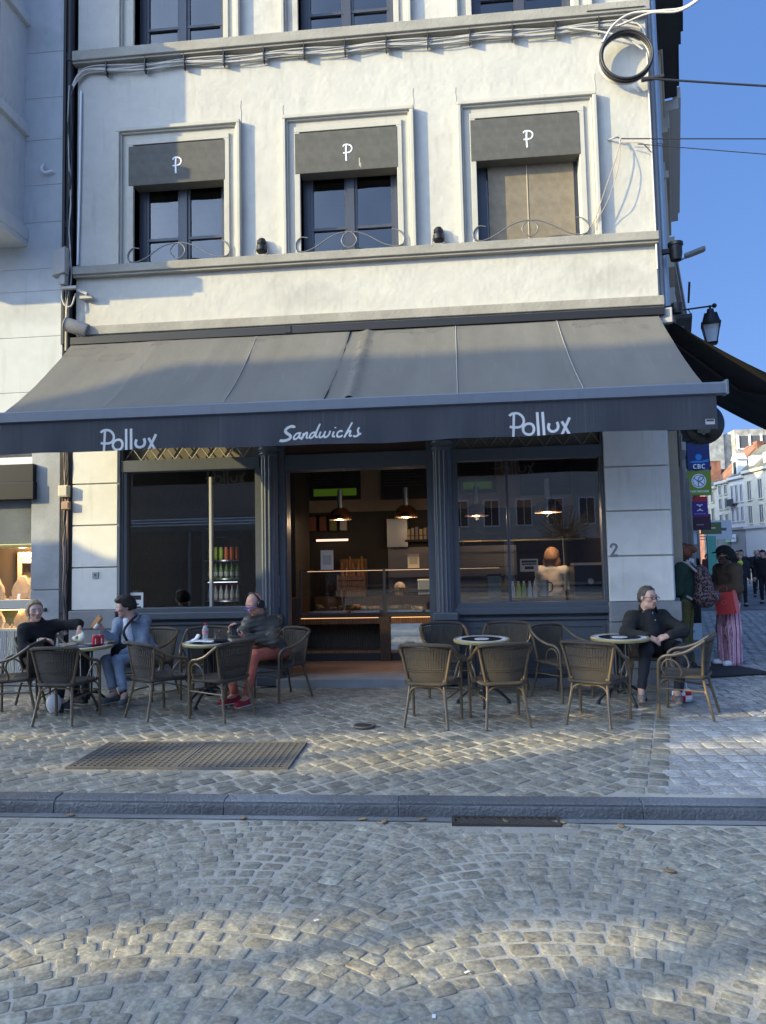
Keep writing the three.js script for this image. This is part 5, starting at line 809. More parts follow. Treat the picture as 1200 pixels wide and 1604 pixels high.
  // pastries, trays and breads
  const tray = (x, w, label, colr, n, kind) => {
    const t = thing('pastry_tray', label, 'tray', [x, 0.835, -1.95]); obj('tray', [bx(-w / 2, w / 2, 0, 0.012, -0.2, 0.22, 0.004), bx(-w / 2, w / 2, 0.012, 0.03, 0.2, 0.22)], M.steel, t);
    for (let i = 0; i < n; i++) { const p = thing(kind, kind === 'croissant' ? 'pastry heaped on the ' + label : 'filled roll lying on the ' + label, kind === 'croissant' ? 'pastry' : 'sandwich roll', [x - w / 2 + 0.05 + (w - 0.1) * rr(), 0.875 + 0.05 * rr(), -2.08 + 0.26 * rr()], rr() * 3, kind === 'croissant' ? 'pastries on the ' + label : 'rolls on the ' + label); const s = 0.8 + 0.4 * rr(); obj('crust', [tube([[-0.055 * s, 0, 0.02], [-0.03 * s, 0.005, -0.005], [0, 0.008, -0.012], [0.03 * s, 0.005, -0.005], [0.055 * s, 0, 0.02]], 0.022 * s, 10, 7), ball(-0.055 * s, 0, 0.02, 0.015, 6), ball(0.055 * s, 0, 0.02, 0.015, 6)], colr, p); }
  };
  tray(-2.0, 0.6, 'dark tray of salads near the counter end post', mat(0.1, 0.09, 0.06), 5, 'filled_roll'); tray(-1.4, 0.45, 'steel tray of rolls beside the middle post', M.bread, 6, 'filled_roll'); tray(-0.78, 0.55, 'steel tray of pale pastries past the middle post', mat(0.6, 0.4, 0.18, { map: T.dirt }), 14, 'croissant'); tray(-0.15, 0.6, 'steel tray heaped with golden pastries under the display glass', M.bread, 16, 'croissant');
  const tong = thing('serving_spoon', 'steel serving spoon standing in the salad tray', 'spoon', [-1.75, 0.86, -1.85], 0); obj('spoon_handle', [cyl([0, 0, 0], [0.03, 0.2, 0], 0.007)], M.steel, tong); obj('bowl', [ball(0, 0, 0, 0.025, 8).scale(1, 0.5, 1)], M.steel, tong);
  // baguette stand, crate, papers, small things on the counter
  const bk = thing('baguette_crate', 'wooden crate of upright baguettes behind the display glass', 'crate', [-1.9, 1.0, -3.95]); for (let i = 0; i < 4; i++) obj('slat', [bx(-0.26, 0.26, i * 0.1, i * 0.1 + 0.085, 0.2, 0.215, 0.003)], M.woodM, bk); obj('crate_side', [bx(-0.27, -0.25, 0, 0.4, -0.2, 0.2), bx(0.25, 0.27, 0, 0.4, -0.2, 0.2), bx(-0.27, 0.27, 0, 0.02, -0.2, 0.2), bx(-0.26, 0.26, 0, 0.7, -0.22, -0.2)], M.woodM, bk);
  for (let i = 0; i < 6; i++) { const b = thing('baguette', ['baguette leaning at the end of the wooden crate', 'baguette standing second in the crate', 'tall baguette in the middle of the crate', 'shorter baguette in the middle of the crate', 'baguette standing fifth in the crate', 'baguette at the far end of the crate'][i], 'baguette', [-2.08 + i * 0.075, 1.03, -3.9], rr(), 'baguettes in the wooden crate'); obj('loaf', [at(lathe([[0, 0], [0.025, 0.02], [0.034, 0.15], [0.034, 0.4], [0.022, 0.58 + 0.06 * (i % 3)], [0, 0.6 + 0.06 * (i % 3)]], 10), 0, 0, 0, 0, 0.1 * rr(), 0.12 * (rr() - 0.5))], M.bread, b); obj('score', [at(bx(-0.006, 0.006, 0.1, 0.5, 0.03, 0.038, 0.002), 0, 0, 0)], mat(0.7, 0.5, 0.25), b); }
  const pc = thing('price_sheet', 'white paper sheet standing on the counter glass', 'paper', [-1.98, 1.5, -1.66]); obj('sheet', [at(bx(-0.1, 0.1, 0, 0.33, -0.002, 0.002), 0, 0, 0, 0.15, -0.05)], M.paper, pc); obj('print', [at(bx(-0.07, 0.07, 0.1, 0.25, 0.003, 0.0035), 0, 0, 0, 0.15, -0.05)], mat(0.55, 0.55, 0.55), pc);
  const pc2 = thing('price_sheet', 'brownish paper sheet on the counter near the fluted column', 'paper', [-0.62, 1.52, -1.7]); obj('sheet', [bx(-0.09, 0.09, 0, 0.22, -0.002, 0.002)], mat(0.5, 0.4, 0.32), pc2); obj('print', [bx(-0.06, 0.06, 0.06, 0.16, 0.003, 0.0035)], mat(0.3, 0.25, 0.2), pc2);
  const st = thing('steel_hood', 'steel serving hatch with jars on the back wall of the shop', 'kitchen hatch', [0, 0, 0]);
  obj('panel', [bx(-1.25, 1.2, 1.05, 1.9, -4.39, -4.36)], mat(0.16, 0.16, 0.165, { roughness: 0.35, metalness: 0.5 }), st); obj('shelf', [bx(-0.9, 1.2, 2.0, 2.04, -4.39, -4.1), bx(-1.25, 1.2, 1.3, 1.33, -4.36, -4.1)], M.dark, st); obj('tap_box', [bx(-1.25, -0.85, 1.9, 2.45, -4.38, -4.15, 0.01)], mat(0.35, 0.36, 0.36, { roughness: 0.3, metalness: 0.6 }), st);
  for (let i = 0; i < 13; i++) { const b = thing('book', 'pale spice packet in the row on the upper shelf of the shop', 'packet', [-0.86 + i * 0.078, 2.04, -4.2], 0, 'packets on the upper shelf'); obj('cover', [bx(0, 0.06, 0, 0.2 + 0.02 * (i % 3), 0, 0.1, 0.004)], mat(0.5 - 0.12 * (i % 3), 0.42 - 0.1 * (i % 3), 0.28 - 0.05 * (i % 2)), b); obj('band', [bx(0.0, 0.06, 0.06, 0.09, 0.1, 0.102)], mat(0.25, 0.2, 0.12), b); }
  const tb = thing('plastic_tub', 'clear plastic tub on the glass counter near the fluted column', 'tub', [-0.45, 1.1, -1.8]); obj('body', [bx(-0.11, 0.11, 0, 0.22, -0.1, 0.1, 0.02)], mat(0.5, 0.52, 0.55, { phys: true, transmission: 0.4, roughness: 0.3 }), tb); obj('lid', [bx(-0.12, 0.12, 0.22, 0.24, -0.11, 0.11, 0.006)], M.white, tb);
  const bsk = thing('bread_basket', 'small wicker basket with a pale cloth on the glass counter', 'basket', [-0.85, 1.1, -1.8]); obj('basket', [lathe([[0, 0], [0.12, 0], [0.15, 0.12], [0.14, 0.12], [0.11, 0.01], [0, 0.01]], 20)], M.woodM, bsk); obj('cloth', [ball(0, 0.12, 0, 0.09, 10).scale(1, 1, 1)], mat(0.6, 0.52, 0.4), bsk);
  const tube1 = thing('strip_light', 'glowing reddish strip light inside the shop beside the lamps', 'lamp', [-2.62, 2.05, -4.2]); obj('tube', [bx(0, 0.62, 0, 0.04, 0, 0.03, 0.006)], mat(0.9, 0.6, 0.5, { emissive: lin(1, 0.5, 0.4), emissiveIntensity: 1.1 }), tube1); obj('housing', [bx(-0.02, 0.64, 0.04, 0.08, -0.02, 0.05)], M.dark, tube1);
  const sl = new THREE.RectAreaLight(new THREE.Color(1, 0.55, 0.4), 3, 0.6, 0.04); sl.position.set(-2.3, 2.04, -4.14); sl.lookAt(-2.3, 1.5, -3.6); sl.name = 'strip_light_source'; scene.add(sl);
  for (let i = 0; i < 5; i++) { const b = thing('tea_tin', ['yellow tin on the dark shelf', 'brown tin on the dark shelf', 'second brown tin on the dark shelf', 'green tin on the dark shelf', 'white tin on the dark shelf'][i] + ' above the strip light', 'tin', [-2.95 + i * 0.2, 2.25, -4.25]); obj('tin', [bx(0, 0.13, 0, 0.27, 0, 0.12, 0.01)], mat(...[[0.4, 0.3, 0.06], [0.2, 0.06, 0.04], [0.18, 0.06, 0.04], [0.2, 0.22, 0.08], [0.5, 0.48, 0.45]][i]), b); obj('lid', [bx(0.01, 0.12, 0.27, 0.3, 0.01, 0.11, 0.006)], M.dark, b); }
  // drinks fridge behind the other window
  const fg = thing('drinks_fridge', 'tall black drinks fridge with lit shelves behind the shop window', 'fridge', [-4.3, 0.1, -2.6]);
  obj('cabinet', [bx(-0.05, 0, 0, 2.15, -0.6, 0), bx(0.62, 0.67, 0, 2.15, -0.6, 0), bx(0, 0.62, 2.0, 2.15, -0.6, 0), bx(0, 0.62, 0, 0.55, -0.6, 0), bx(0, 0.62, 0.55, 2, -0.62, -0.58)], M.black, fg);
  const ys = [0.6, 0.92, 1.3, 1.62]; for (const y of ys) obj('shelf', [bx(0, 0.62, y - 0.02, y, -0.58, -0.03)], M.steel, fg); obj('light_tube', [bx(0.05, 0.57, 1.23, 1.245, -0.06, -0.04)], mat(0.9, 0.9, 0.9, { emissive: lin(0.9, 0.95, 1), emissiveIntensity: 1.0 }), fg);
  const fl = new THREE.RectAreaLight(new THREE.Color(0.95, 0.97, 1), 3.2, 0.05, 1.3); fl.position.set(-3.99, 1.45, -2.5); fl.lookAt(-3.99, 1.4, -3); fl.name = 'fridge_light'; scene.add(fl);
  ys.forEach((y, r) => { for (let i = 0; i < 6; i++) {
    const can = r === 3, b = thing(can ? 'soda_can' : 'drink_bottle', can ? (i < 3 ? 'green soda can on the top fridge shelf' : 'orange soda can on the top fridge shelf') : ['dark bottle with a pale label on the lowest fridge shelf', 'clear bottle with a red cap on the second fridge shelf', 'green labelled bottle on the third fridge shelf'][r], can ? 'can' : 'bottle', [-4.25 + i * 0.1, y + 0.1, -2.75], 0, can ? (i < 3 ? 'green cans in the fridge' : 'orange cans in the fridge') : ['dark bottles in the fridge', 'clear bottles in the fridge', 'green labelled bottles in the fridge'][r]);
    const c = can ? (i < 3 ? [0.4, 0.55, 0.05] : [0.7, 0.16, 0.04]) : [[0.06, 0.05, 0.03], [0.4, 0.42, 0.42], [0.2, 0.35, 0.1]][r];
    if (can) { obj('body', [lathe([[0, 0], [0.033, 0.005], [0.036, 0.02], [0.036, 0.2], [0.03, 0.22], [0, 0.22]], 14)], mat(...c, { roughness: 0.35 }), b); obj('can_top', [new THREE.CylinderGeometry(0.028, 0.03, 0.006, 14).translate(0, 0.223, 0)], M.steel, b); }
    else { obj('body', [lathe([[0, 0], [0.036, 0.004], [0.038, 0.14], [0.03, 0.18], [0.014, 0.22], [0.014, 0.25], [0, 0.25]], 12)], mat(...c, { roughness: 0.2 }), b); obj('label_band', [new THREE.CylinderGeometry(0.039, 0.039, 0.07, 12, 1, true).translate(0, 0.08, 0)], mat(0.6, 0.58, 0.5), b); obj('cap', [new THREE.CylinderGeometry(0.016, 0.016, 0.022, 10).translate(0, 0.258, 0)], r === 1 ? mat(0.5, 0.03, 0.03) : M.dark, b); }
  } });
  const bxs = thing('carton_stack', 'stack of pale printed cartons behind the shop window by the column', 'cartons', [-3.15, 0.95, -1.6]); for (let i = 0; i < 3; i++) obj('carton', [bx(0.02 * i, 0.5, i * 0.17, i * 0.17 + 0.15, -0.3, 0, 0.01)], mat(0.3, 0.33, 0.38), bxs); obj('bench', [bx(-0.3, 0.6, -0.85, -0.01, -0.4, 0.05)], M.dark, bxs);
  // coffee bar behind the other window
  const cbar = thing('coffee_bar', 'dark coffee bar along the inside of the shop window', 'bar counter', [0, 0.1, 0]); obj('bar_top', [bx(0.2, 2.2, 0.95, 1.0, -0.75, -0.2, 0.008)], M.dark, cbar); obj('bar_front', [bx(0.2, 2.2, 0, 0.94, -0.7, -0.25)], M.navy, cbar);
  const kt = thing('steel_pitcher', 'steel milk pitcher with a black handle on the coffee bar', 'pitcher', [1.22, 1.1, -0.42]); obj('body', [lathe([[0, 0], [0.06, 0], [0.062, 0.2], [0.066, 0.23], [0.06, 0.23], [0.056, 0.02], [0, 0.02]], 20)], M.steel, kt); obj('handle', [tube([[0.06, 0.2, 0], [0.11, 0.18, 0], [0.11, 0.09, 0], [0.065, 0.06, 0]], 0.01, 14, 6)], M.black, kt); obj('stand', [bx(-0.1, 0.1, -0.0, 0.012, -0.08, 0.08, 0.004)], M.black, kt);
  [['white beaker', [0.7, 0.72, 0.75]], ['yellow green squeeze bottle', [0.55, 0.65, 0.08]], ['pale green carton', [0.3, 0.5, 0.2]], ['clear glass', [0.6, 0.62, 0.62]], ['second clear glass', [0.55, 0.58, 0.58]]].forEach(([n, c], i) => { const b = thing('bar_bottle', n + ' on the coffee bar behind the window', 'bottle', [0.8 + i * 0.075, 1.1, -0.4 + 0.03 * (i % 2)]); obj('body', [lathe([[0, 0], [0.03, 0], [0.03, 0.13], [0.018, 0.17], [0.012, 0.2], [0, 0.2]], 14)], mat(...c, { roughness: 0.3 }), b); obj('cap', [new THREE.CylinderGeometry(0.013, 0.014, 0.02, 10).translate(0, 0.21, 0)], M.white, b); });
  const gb = thing('glass_canister', 'tall glass canister with dark lid at the end of the coffee bar', 'canister', [0.55, 1.1, -0.45]); obj('body', [bx(-0.09, 0.09, 0, 0.3, -0.08, 0.08, 0.02)], mat(0.5, 0.55, 0.52, { phys: true, transmission: 0.7, roughness: 0.05 }), gb); obj('lid', [bx(-0.1, 0.1, 0.3, 0.33, -0.09, 0.09, 0.01)], M.dark, gb);
  const sg = thing('window_notice', 'small cream notice hanging inside the window over the coffee bar', 'notice', [0.9, 1.45, -0.3]); obj('card', [bx(0, 0.24, 0, 0.17, 0, 0.006)], mat(0.55, 0.5, 0.42), sg); obj('print', [bx(0.02, 0.22, 0.12, 0.15, 0.006, 0.007), bx(0.02, 0.22, 0.09, 0.11, 0.006, 0.007), bx(0.06, 0.18, 0.03, 0.07, 0.006, 0.007)], M.dark, sg);
  const rail = thing('brass_rail', 'thin brass rail across the shop behind the window', 'rail', [0.1, 1.95, -3.0]); obj('bar', [cyl([0, 0, 0], [2.15, 0.0, 0], 0.014)], M.brass, rail); obj('bracket', [cyl([0.1, 0, 0], [0.1, 0, -1.35], 0.01), cyl([2, 0, 0], [2, 0, -1.35], 0.01)], M.brass, rail);
  const mc = thing('coffee_machine', 'dark coffee machine against the side wall behind the window', 'coffee machine', [1.95, 1.1, -0.75]); obj('body', [bx(-0.3, 0.3, 0, 0.42, -0.25, 0.25, 0.02)], M.iron, mc); obj('cup_tray', [bx(-0.28, 0.28, 0.42, 0.45, -0.22, 0.22)], M.steel, mc); obj('group_head', [cyl([-0.1, 0.2, 0.25], [-0.1, 0.2, 0.34], 0.04), cyl([0.12, 0.2, 0.25], [0.12, 0.2, 0.34], 0.04)], M.steel, mc);
}

// ---------- terrace furniture ----------
const tiltQ = new THREE.Quaternion().setFromAxisAngle(V(1, 0, 0), SLOPE);
function stand(o, x, z, turn) { o.position.set(x, pavY(z) + 0.006, z); o.quaternion.copy(tiltQ).multiply(new THREE.Quaternion().setFromAxisAngle(V(0, 1, 0), turn)); return o; }
function strip(pts, w, th, widthDir) { // a flat woven stake along pts
  const g = new THREE.BufferGeometry(), P = [], I = [], wd = A3(widthDir).clone().normalize(), n = pts.length, nrm = V(0, 0, 0);
  pts = pts.map(A3);
  for (let i = 0; i < n; i++) {
    const t = pts[Math.min(i + 1, n - 1)].clone().sub(pts[Math.max(i - 1, 0)]).normalize(); nrm.crossVectors(t, wd).normalize();
    for (const [a, b] of [[-1, -1], [1, -1], [1, 1], [-1, 1]]) { const q = pts[i].clone().addScaledVector(wd, a * w / 2).addScaledVector(nrm, b * th / 2); P.push(q.x, q.y, q.z); }
  }
  for (let i = 0; i < n - 1; i++) for (let k = 0; k < 4; k++) { const a = i * 4 + k, b = i * 4 + (k + 1) % 4; I.push(a, b, a + 4, b, b + 4, a + 4); }
  g.setAttribute('position', new THREE.Float32BufferAttribute(P, 3)); g.setIndex(I); const q = g.toNonIndexed(); q.computeVertexNormals(); return q;
}
function makeChair() { // faces +z
  const t = thing('rattan_chair', 'x', 'chair', [0, 0, 0], 0, 'woven bistro chairs on the terrace');
  // back panel: wider at the top, curved round the sitter
  const bp = (u, v) => { const w = lerp(0.185, 0.262, Math.pow(v, 0.8)), x = u * w, y = lerp(0.41, 0.80, v), z = lerp(-0.2, -0.285, v) + 0.055 * u * u * (0.5 + v); return [x, y, z]; };
  const st = [], nS = 19; for (let i = 0; i < nS; i++) { const u = (i / (nS - 1)) * 1.9 - 0.95; st.push(strip([0, 0.2, 0.4, 0.6, 0.8, 1].map((v) => bp(u, v)), 0.0205 + (i % 2) * 0.002, 0.009, [1, 0, 0.2 * u])); }
  for (const v of [0.06, 0.36, 0.42, 0.7, 0.94]) st.push(tube([-1, -0.5, 0, 0.5, 1].map((u) => { const p = bp(u * 0.97, v); return [p[0], p[1], p[2] - 0.004]; }), 0.007, 12, 4));
  obj('backrest', st, M.wicker, t);
  obj('back_stile', [tube([[-0.185, 0.40, -0.19], [-0.225, 0.6, -0.2], [-0.265, 0.79, -0.215]], 0.015, 10, 6)], M.caneDark, t); obj('back_stile', [tube([[0.185, 0.40, -0.19], [0.225, 0.6, -0.2], [0.265, 0.79, -0.215]], 0.015, 10, 6)], M.caneDark, t);
  // seat
  const se = [], n2 = 17; const sp = (u, v) => { const w = lerp(0.19, 0.235, v); return [u * w, 0.435 - 0.012 * (1 - u * u) + (v > 0.93 ? -0.02 : 0), lerp(-0.2, 0.24, v)]; };
  for (let i = 0; i < n2; i++) { const u = (i / (n2 - 1)) * 2 - 1; se.push(strip([0, 0.25, 0.5, 0.75, 0.92, 1].map((v) => sp(u, v)), 0.0235, 0.01, [1, 0, 0])); }
  obj('seat', se, M.wicker, t);
  obj('seat_rim', [tube([[-0.2, 0.43, -0.2], [-0.235, 0.425, 0.0], [-0.245, 0.42, 0.19], [-0.2, 0.415, 0.245], [0, 0.415, 0.26], [0.2, 0.415, 0.245], [0.245, 0.42, 0.19], [0.235, 0.425, 0.0], [0.2, 0.43, -0.2], [0, 0.425, -0.215]], 0.021, 40, 6, true)], M.wicker, t);
  // arm and top rail in one bent cane, running down into the front legs
  for (const s of [-1, 1]) {
    obj('arm_rail', [tube([[s * 0.262, 0.0, 0.235], [s * 0.262, 0.2, 0.232], [s * 0.265, 0.45, 0.228], [s * 0.27, 0.58, 0.215], [s * 0.278, 0.635, 0.15], [s * 0.288, 0.65, 0.06], [s * 0.292, 0.69, -0.06], [s * 0.288, 0.76, -0.17], [s * 0.268, 0.805, -0.23]], 0.0165, 44, 8)], M.cane, t);
    obj('arm_loop', [tube([[s * 0.25, 0.425, 0.16], [s * 0.262, 0.5, 0.19], [s * 0.268, 0.575, 0.165], [s * 0.272, 0.6, 0.1], [s * 0.265, 0.55, 0.03], [s * 0.25, 0.47, 0.0], [s * 0.24, 0.43, 0.02]], 0.0105, 28, 6)], M.cane, t);
    obj('rear_leg', [tube([[s * 0.178, 0.47, -0.19], [s * 0.182, 0.36, -0.2], [s * 0.205, 0.16, -0.245], [s * 0.225, 0.0, -0.285]], 0.0155, 20, 7), cyl([s * 0.186, 0.29, -0.21], [s * 0.192, 0.26, -0.216], 0.02)], M.cane, t);
    obj('side_brace', [tube([[s * 0.262, 0.3, 0.23], [s * 0.245, 0.38, 0.19], [s * 0.24, 0.405, 0.1]], 0.009, 12, 5), cyl([s * 0.262, 0.3, 0.23], [s * 0.195, 0.28, -0.21], 0.009, 0.009, 6)], M.cane, t);
  }
  obj('top_rail', [tube([[-0.27, 0.803, -0.225], [-0.22, 0.818, -0.255], [-0.1, 0.826, -0.287], [0, 0.828, -0.293], [0.1, 0.826, -0.287], [0.22, 0.818, -0.255], [0.27, 0.803, -0.225]], 0.02, 32, 8)], M.wicker, t);
  obj('rear_arch', [tube([[-0.192, 0.27, -0.214], [-0.165, 0.36, -0.205], [-0.1, 0.395, -0.2], [0, 0.4, -0.198], [0.1, 0.395, -0.2], [0.165, 0.36, -0.205], [0.192, 0.27, -0.214]], 0.01, 28, 6)], M.cane, t);
  obj('front_brace', [cyl([-0.262, 0.3, 0.23], [0.262, 0.3, 0.23], 0.009, 0.009, 6)], M.cane, t);
  return t;
}
const chair0 = makeChair(); let chairN = 0;
function chair(x, z, turn, label) { const c = chairN++ ? chair0.clone() : chair0; if (c !== chair0) { c.name = numbered('rattan_chair'); scene.add(c); } if (chairN % 3 === 2) c.traverse((o) => { if (o.material === M.wicker) o.material = M.wickerB; }); if (chairN % 5 === 3 && c !== chair0) c.traverse((o) => { if (o.material === M.cane) o.material = M.caneB; }); c.userData = { ...chair0.userData, label }; return stand(c, x, z, turn); }
const dg = PI / 180;
chair(-5.02, 1.72, -75 * dg, 'woven chair cut off by the frame edge, beside the jeweller window');
chair(-4.27, 1.98, 178 * dg, 'woven chair with its back to the street at the table with red cans');
chair(-5.0, 1.12, 62 * dg, 'woven chair under the woman in the black sweater');
chair(-3.86, 0.72, -22 * dg, 'woven chair under the woman in the denim jacket');
chair(-3.33, 1.72, 145 * dg, 'woven chair turned away between the two occupied tables');
chair(-3.15, 0.66, 8 * dg, 'woven chair against the shopfront behind the table with the bottle');
chair(-2.58, 1.78, -120 * dg, 'woven chair seen from the side before the man in red trousers');
chair(-2.13, 0.82, -42 * dg, 'woven chair under the man with headphones');
chair(-0.26, 2.06, 168 * dg, 'empty woven chair with its back to the street, nearest the doorway');
chair(0.44, 2.06, 192 * dg, 'empty woven chair with its back to the street, second from the doorway');
chair(-0.12, 0.56, 12 * dg, 'empty woven chair against the fluted column behind the round table');
chair(0.62, 0.55, -12 * dg, 'empty woven chair against the shop panel behind the round table');
chair(1.24, 0.85, 40 * dg, 'empty woven chair angled beside the table of the man in the dark jacket');
chair(1.42, 2.02, 150 * dg, 'empty woven chair with a sunlit seat before the seated man in the dark jacket');
chair(2.35, 0.5, -8 * dg, 'woven chair under the man in the dark jacket');
chair(2.39, 1.74, -115 * dg, 'empty woven chair seen from the side at the corner of the terrace');
function makeTable() {
  const t = thing('bistro_table', 'x', 'table', [0, 0, 0], 0, 'round bistro tables on the terrace');
  obj('table_top', [lathe([[0, 0.705], [0.3, 0.705], [0.3, 0.731], [0, 0.731]], 48)], mat(0.012, 0.012, 0.016, { roughness: 0.12 }), t);
  obj('white_ring', [lathe([[0.235, 0.7315], [0.297, 0.7315], [0.297, 0.7335], [0.235, 0.7335]], 48)], mat(0.72, 0.74, 0.8, { roughness: 0.2 }), t);
  obj('centre_oval', [lathe([[0, 0.7315], [0.085, 0.7315], [0.085, 0.7335], [0, 0.7335]], 36)], mat(0.75, 0.76, 0.78, { roughness: 0.2 }), t);
  const em = obj('oval_print', [bx(-0.05, 0.05, 0.7337, 0.7345, -0.006, 0.006), bx(-0.03, 0.03, 0.7337, 0.7345, -0.03, -0.02), bx(-0.03, 0.03, 0.7337, 0.7345, 0.02, 0.03)], mat(0.3, 0.32, 0.4), t);
  obj('brass_rim', [lathe([[0.297, 0.7], [0.318, 0.7], [0.325, 0.712], [0.325, 0.728], [0.316, 0.737], [0.299, 0.7365]], 56)], mat(0.62, 0.52, 0.25, { roughness: 0.3, metalness: 0.6 }), t);
  obj('column', [lathe([[0, 0.1], [0.05, 0.1], [0.055, 0.14], [0.035, 0.17], [0.032, 0.3], [0.042, 0.33], [0.032, 0.36], [0.032, 0.6], [0.045, 0.64], [0.11, 0.69], [0.12, 0.705], [0, 0.705]], 20)], M.iron, t);
  for (let i = 0; i < 4; i++) { const a = i * PI / 2 + 0.6, c = Math.cos(a), s = Math.sin(a); obj('foot', [tube([[0.03 * c, 0.17, 0.03 * s], [0.13 * c, 0.165, 0.13 * s], [0.22 * c, 0.1, 0.22 * s], [0.29 * c, 0.03, 0.29 * s]], 0.016, 16, 7), cyl([0.29 * c, 0, 0.29 * s], [0.29 * c, 0.035, 0.29 * s], 0.026, 0.018, 10)], M.iron, t); }
  for (let i = 0; i < 4; i++) { const a = i * PI / 2 + 0.6, c = Math.cos(a), s = Math.sin(a); obj('upright', [cyl([0.075 * c, 0.14, 0.075 * s], [0.085 * c, 0.69, 0.085 * s], 0.011, 0.011, 6)], M.iron, t); }
  return t;
}
const table0 = makeTable();
[[-4.38, 1.35, 'round table with two red cans and papers between the two women'], [-2.92, 1.16, 'round table with a bottle and a glass before the man with headphones'], [0.3, 1.16, 'empty round black table with a white centre, nearest the doorway'], [1.86, 1.14, 'empty round black table before the seated man in the dark jacket']].forEach(([x, z, l], i) => { const t = i ? table0.clone() : table0; if (i) { t.name = numbered('bistro_table'); scene.add(t); } t.userData = { ...table0.userData, label: l }; stand(t, x, z, 0.3 * i); });
// things on the tables
{
  const ty = (z) => pavY(z) + 0.006 + 0.7375 ;
  const paperLump = (w, d, h, seed) => { const g = new THREE.PlaneGeometry(w, d, 10, 8).rotateX(-PI / 2), p = g.attributes.position, r = rng(seed), o = r() * 9; for (let i = 0; i < p.count; i++) p.setY(i, 0.006 + h * fbm((p.getX(i) * 3 + o) % 1, (p.getZ(i) * 3 + 0.5) % 1, 4, 3, seed)); g.computeVertexNormals(); const q = g.clone().translate(0, -0.003, 0); return [g, q]; };
  for (const [x, z, l] of [[-4.235, 1.42, 'red soda can standing in front on the table of the two women'], [-4.19, 1.36, 'red soda can standing behind the first on the table of the two women']]) {
    const c = thing('soda_can', l, 'can', [x, ty(z), z], 0.3, 'red cans on the cafe table');
    obj('body', [lathe([[0, 0], [0.026, 0], [0.033, 0.008], [0.033, 0.112], [0.027, 0.122], [0, 0.122]], 20)], mat(0.5, 0.02, 0.03, { roughness: 0.3 }), c); obj('stripe', [new THREE.CylinderGeometry(0.0333, 0.0333, 0.06, 20, 1, true, 0.2, 0.35).translate(0, 0.05, 0)], mat(0.75, 0.72, 0.7), c); obj('can_top', [new THREE.CylinderGeometry(0.026, 0.026, 0.004, 16).translate(0, 0.122, 0)], M.steel, c);
  }
  const kraft = mat(0.42, 0.34, 0.24, { map: T.cloth, roughness: 0.9 });
  const pb = thing('kraft_paper', 'crumpled brown sandwich paper on the table before the woman in black', 'paper', [-4.5, ty(1.5), 1.5], 0.4); obj('paper', paperLump(0.26, 0.17, 0.05, 5), kraft, pb);
  const pb2 = thing('kraft_paper', 'smaller brown paper at the table edge before the denim jacket woman', 'paper', [-4.15, ty(1.25), 1.22], 0.1); obj('paper', paperLump(0.15, 0.12, 0.04, 8), kraft, pb2);
  const pn = thing('napkin', 'white paper napkin spread behind the red cans', 'napkin', [-4.3, ty(1.3), 1.3], 0.7); obj('paper', paperLump(0.22, 0.18, 0.02, 11), M.paper, pn);
  const bo = thing('water_bottle', 'clear plastic water bottle with a red cap on the headphones table', 'bottle', [-2.97, ty(1.15), 1.2]);
  obj('body', [lathe([[0, 0], [0.03, 0.0], [0.034, 0.01], [0.034, 0.06], [0.031, 0.07], [0.034, 0.08], [0.034, 0.14], [0.025, 0.175], [0.014, 0.19], [0.014, 0.2], [0, 0.2]], 20)], mat(0.85, 0.9, 0.95, { phys: true, transmission: 0.75, roughness: 0.05, thickness: 0 }), bo); obj('label_band', [new THREE.CylinderGeometry(0.0347, 0.0347, 0.045, 20, 1, true).translate(0, 0.11, 0)], mat(0.62, 0.25, 0.28), bo); obj('cap', [new THREE.CylinderGeometry(0.016, 0.016, 0.022, 14).translate(0, 0.21, 0)], mat(0.6, 0.02, 0.03), bo);
  const gl = thing('drinking_glass', 'empty clear glass beside the water bottle', 'glass', [-2.87, ty(1.1), 1.1]); obj('glass_wall', [lathe([[0, 0], [0.03, 0], [0.042, 0.14], [0.04, 0.14], [0.029, 0.008], [0, 0.008]], 24)], M.glass, gl); obj('glass_foot', [lathe([[0, 0.0], [0.03, 0.0], [0.031, 0.008], [0, 0.008]], 20)], mat(0.8, 0.85, 0.88, { phys: true, transmission: 0.8, roughness: 0.05, thickness: 0 }), gl);
  const p3 = thing('napkin', 'crumpled white paper wrapper on the headphones table', 'paper', [-3.0, ty(1.25), 1.3], 0.2); obj('paper', paperLump(0.3, 0.16, 0.03, 21), M.paper, p3);
  const p4 = thing('napkin', 'white napkin with a raised corner at the edge of the headphones table', 'napkin', [-3.14, ty(1.2), 1.22], 1.2); obj('paper', [tube([[0, 0.005, 0], [0.05, 0.03, 0.02], [0.1, 0.075, 0.02]], 0.02, 10, 6).scale(1, 1, 1.6)], M.paper, p4);
  const w = thing('leather_case', 'small black case lying beside the glass on the headphones table', 'case', [-2.78, ty(1.22), 1.2], 0.3); obj('case_body', [bx(-0.08, 0.08, 0, 0.03, -0.05, 0.05, 0.01)], M.black, w); obj('case_flap', [bx(-0.08, 0.08, 0.03, 0.036, -0.05, 0.01, 0.003)], M.dark, w);
  const lit = thing('paper_scrap', 'tiny white paper scrap on the setts before the doorway', 'litter', [-0.75, pavY(2.6) + 0.008, 2.55]); obj('scrap', paperLump(0.05, 0.035, 0.01, 33), M.paper, lit);
  const bg = thing('shopping_bag', 'red and white checked bag under the chair at the terrace corner', 'bag', [2.52, pavY(1.2) + 0.006, 1.15], 0.3);
  const chk = tex(64, 0.16, (u, v) => (Math.floor(u * 2) + Math.floor(v * 2)) % 2 ? [0.75, 0.05, 0.08] : [0.9, 0.9, 0.9]);
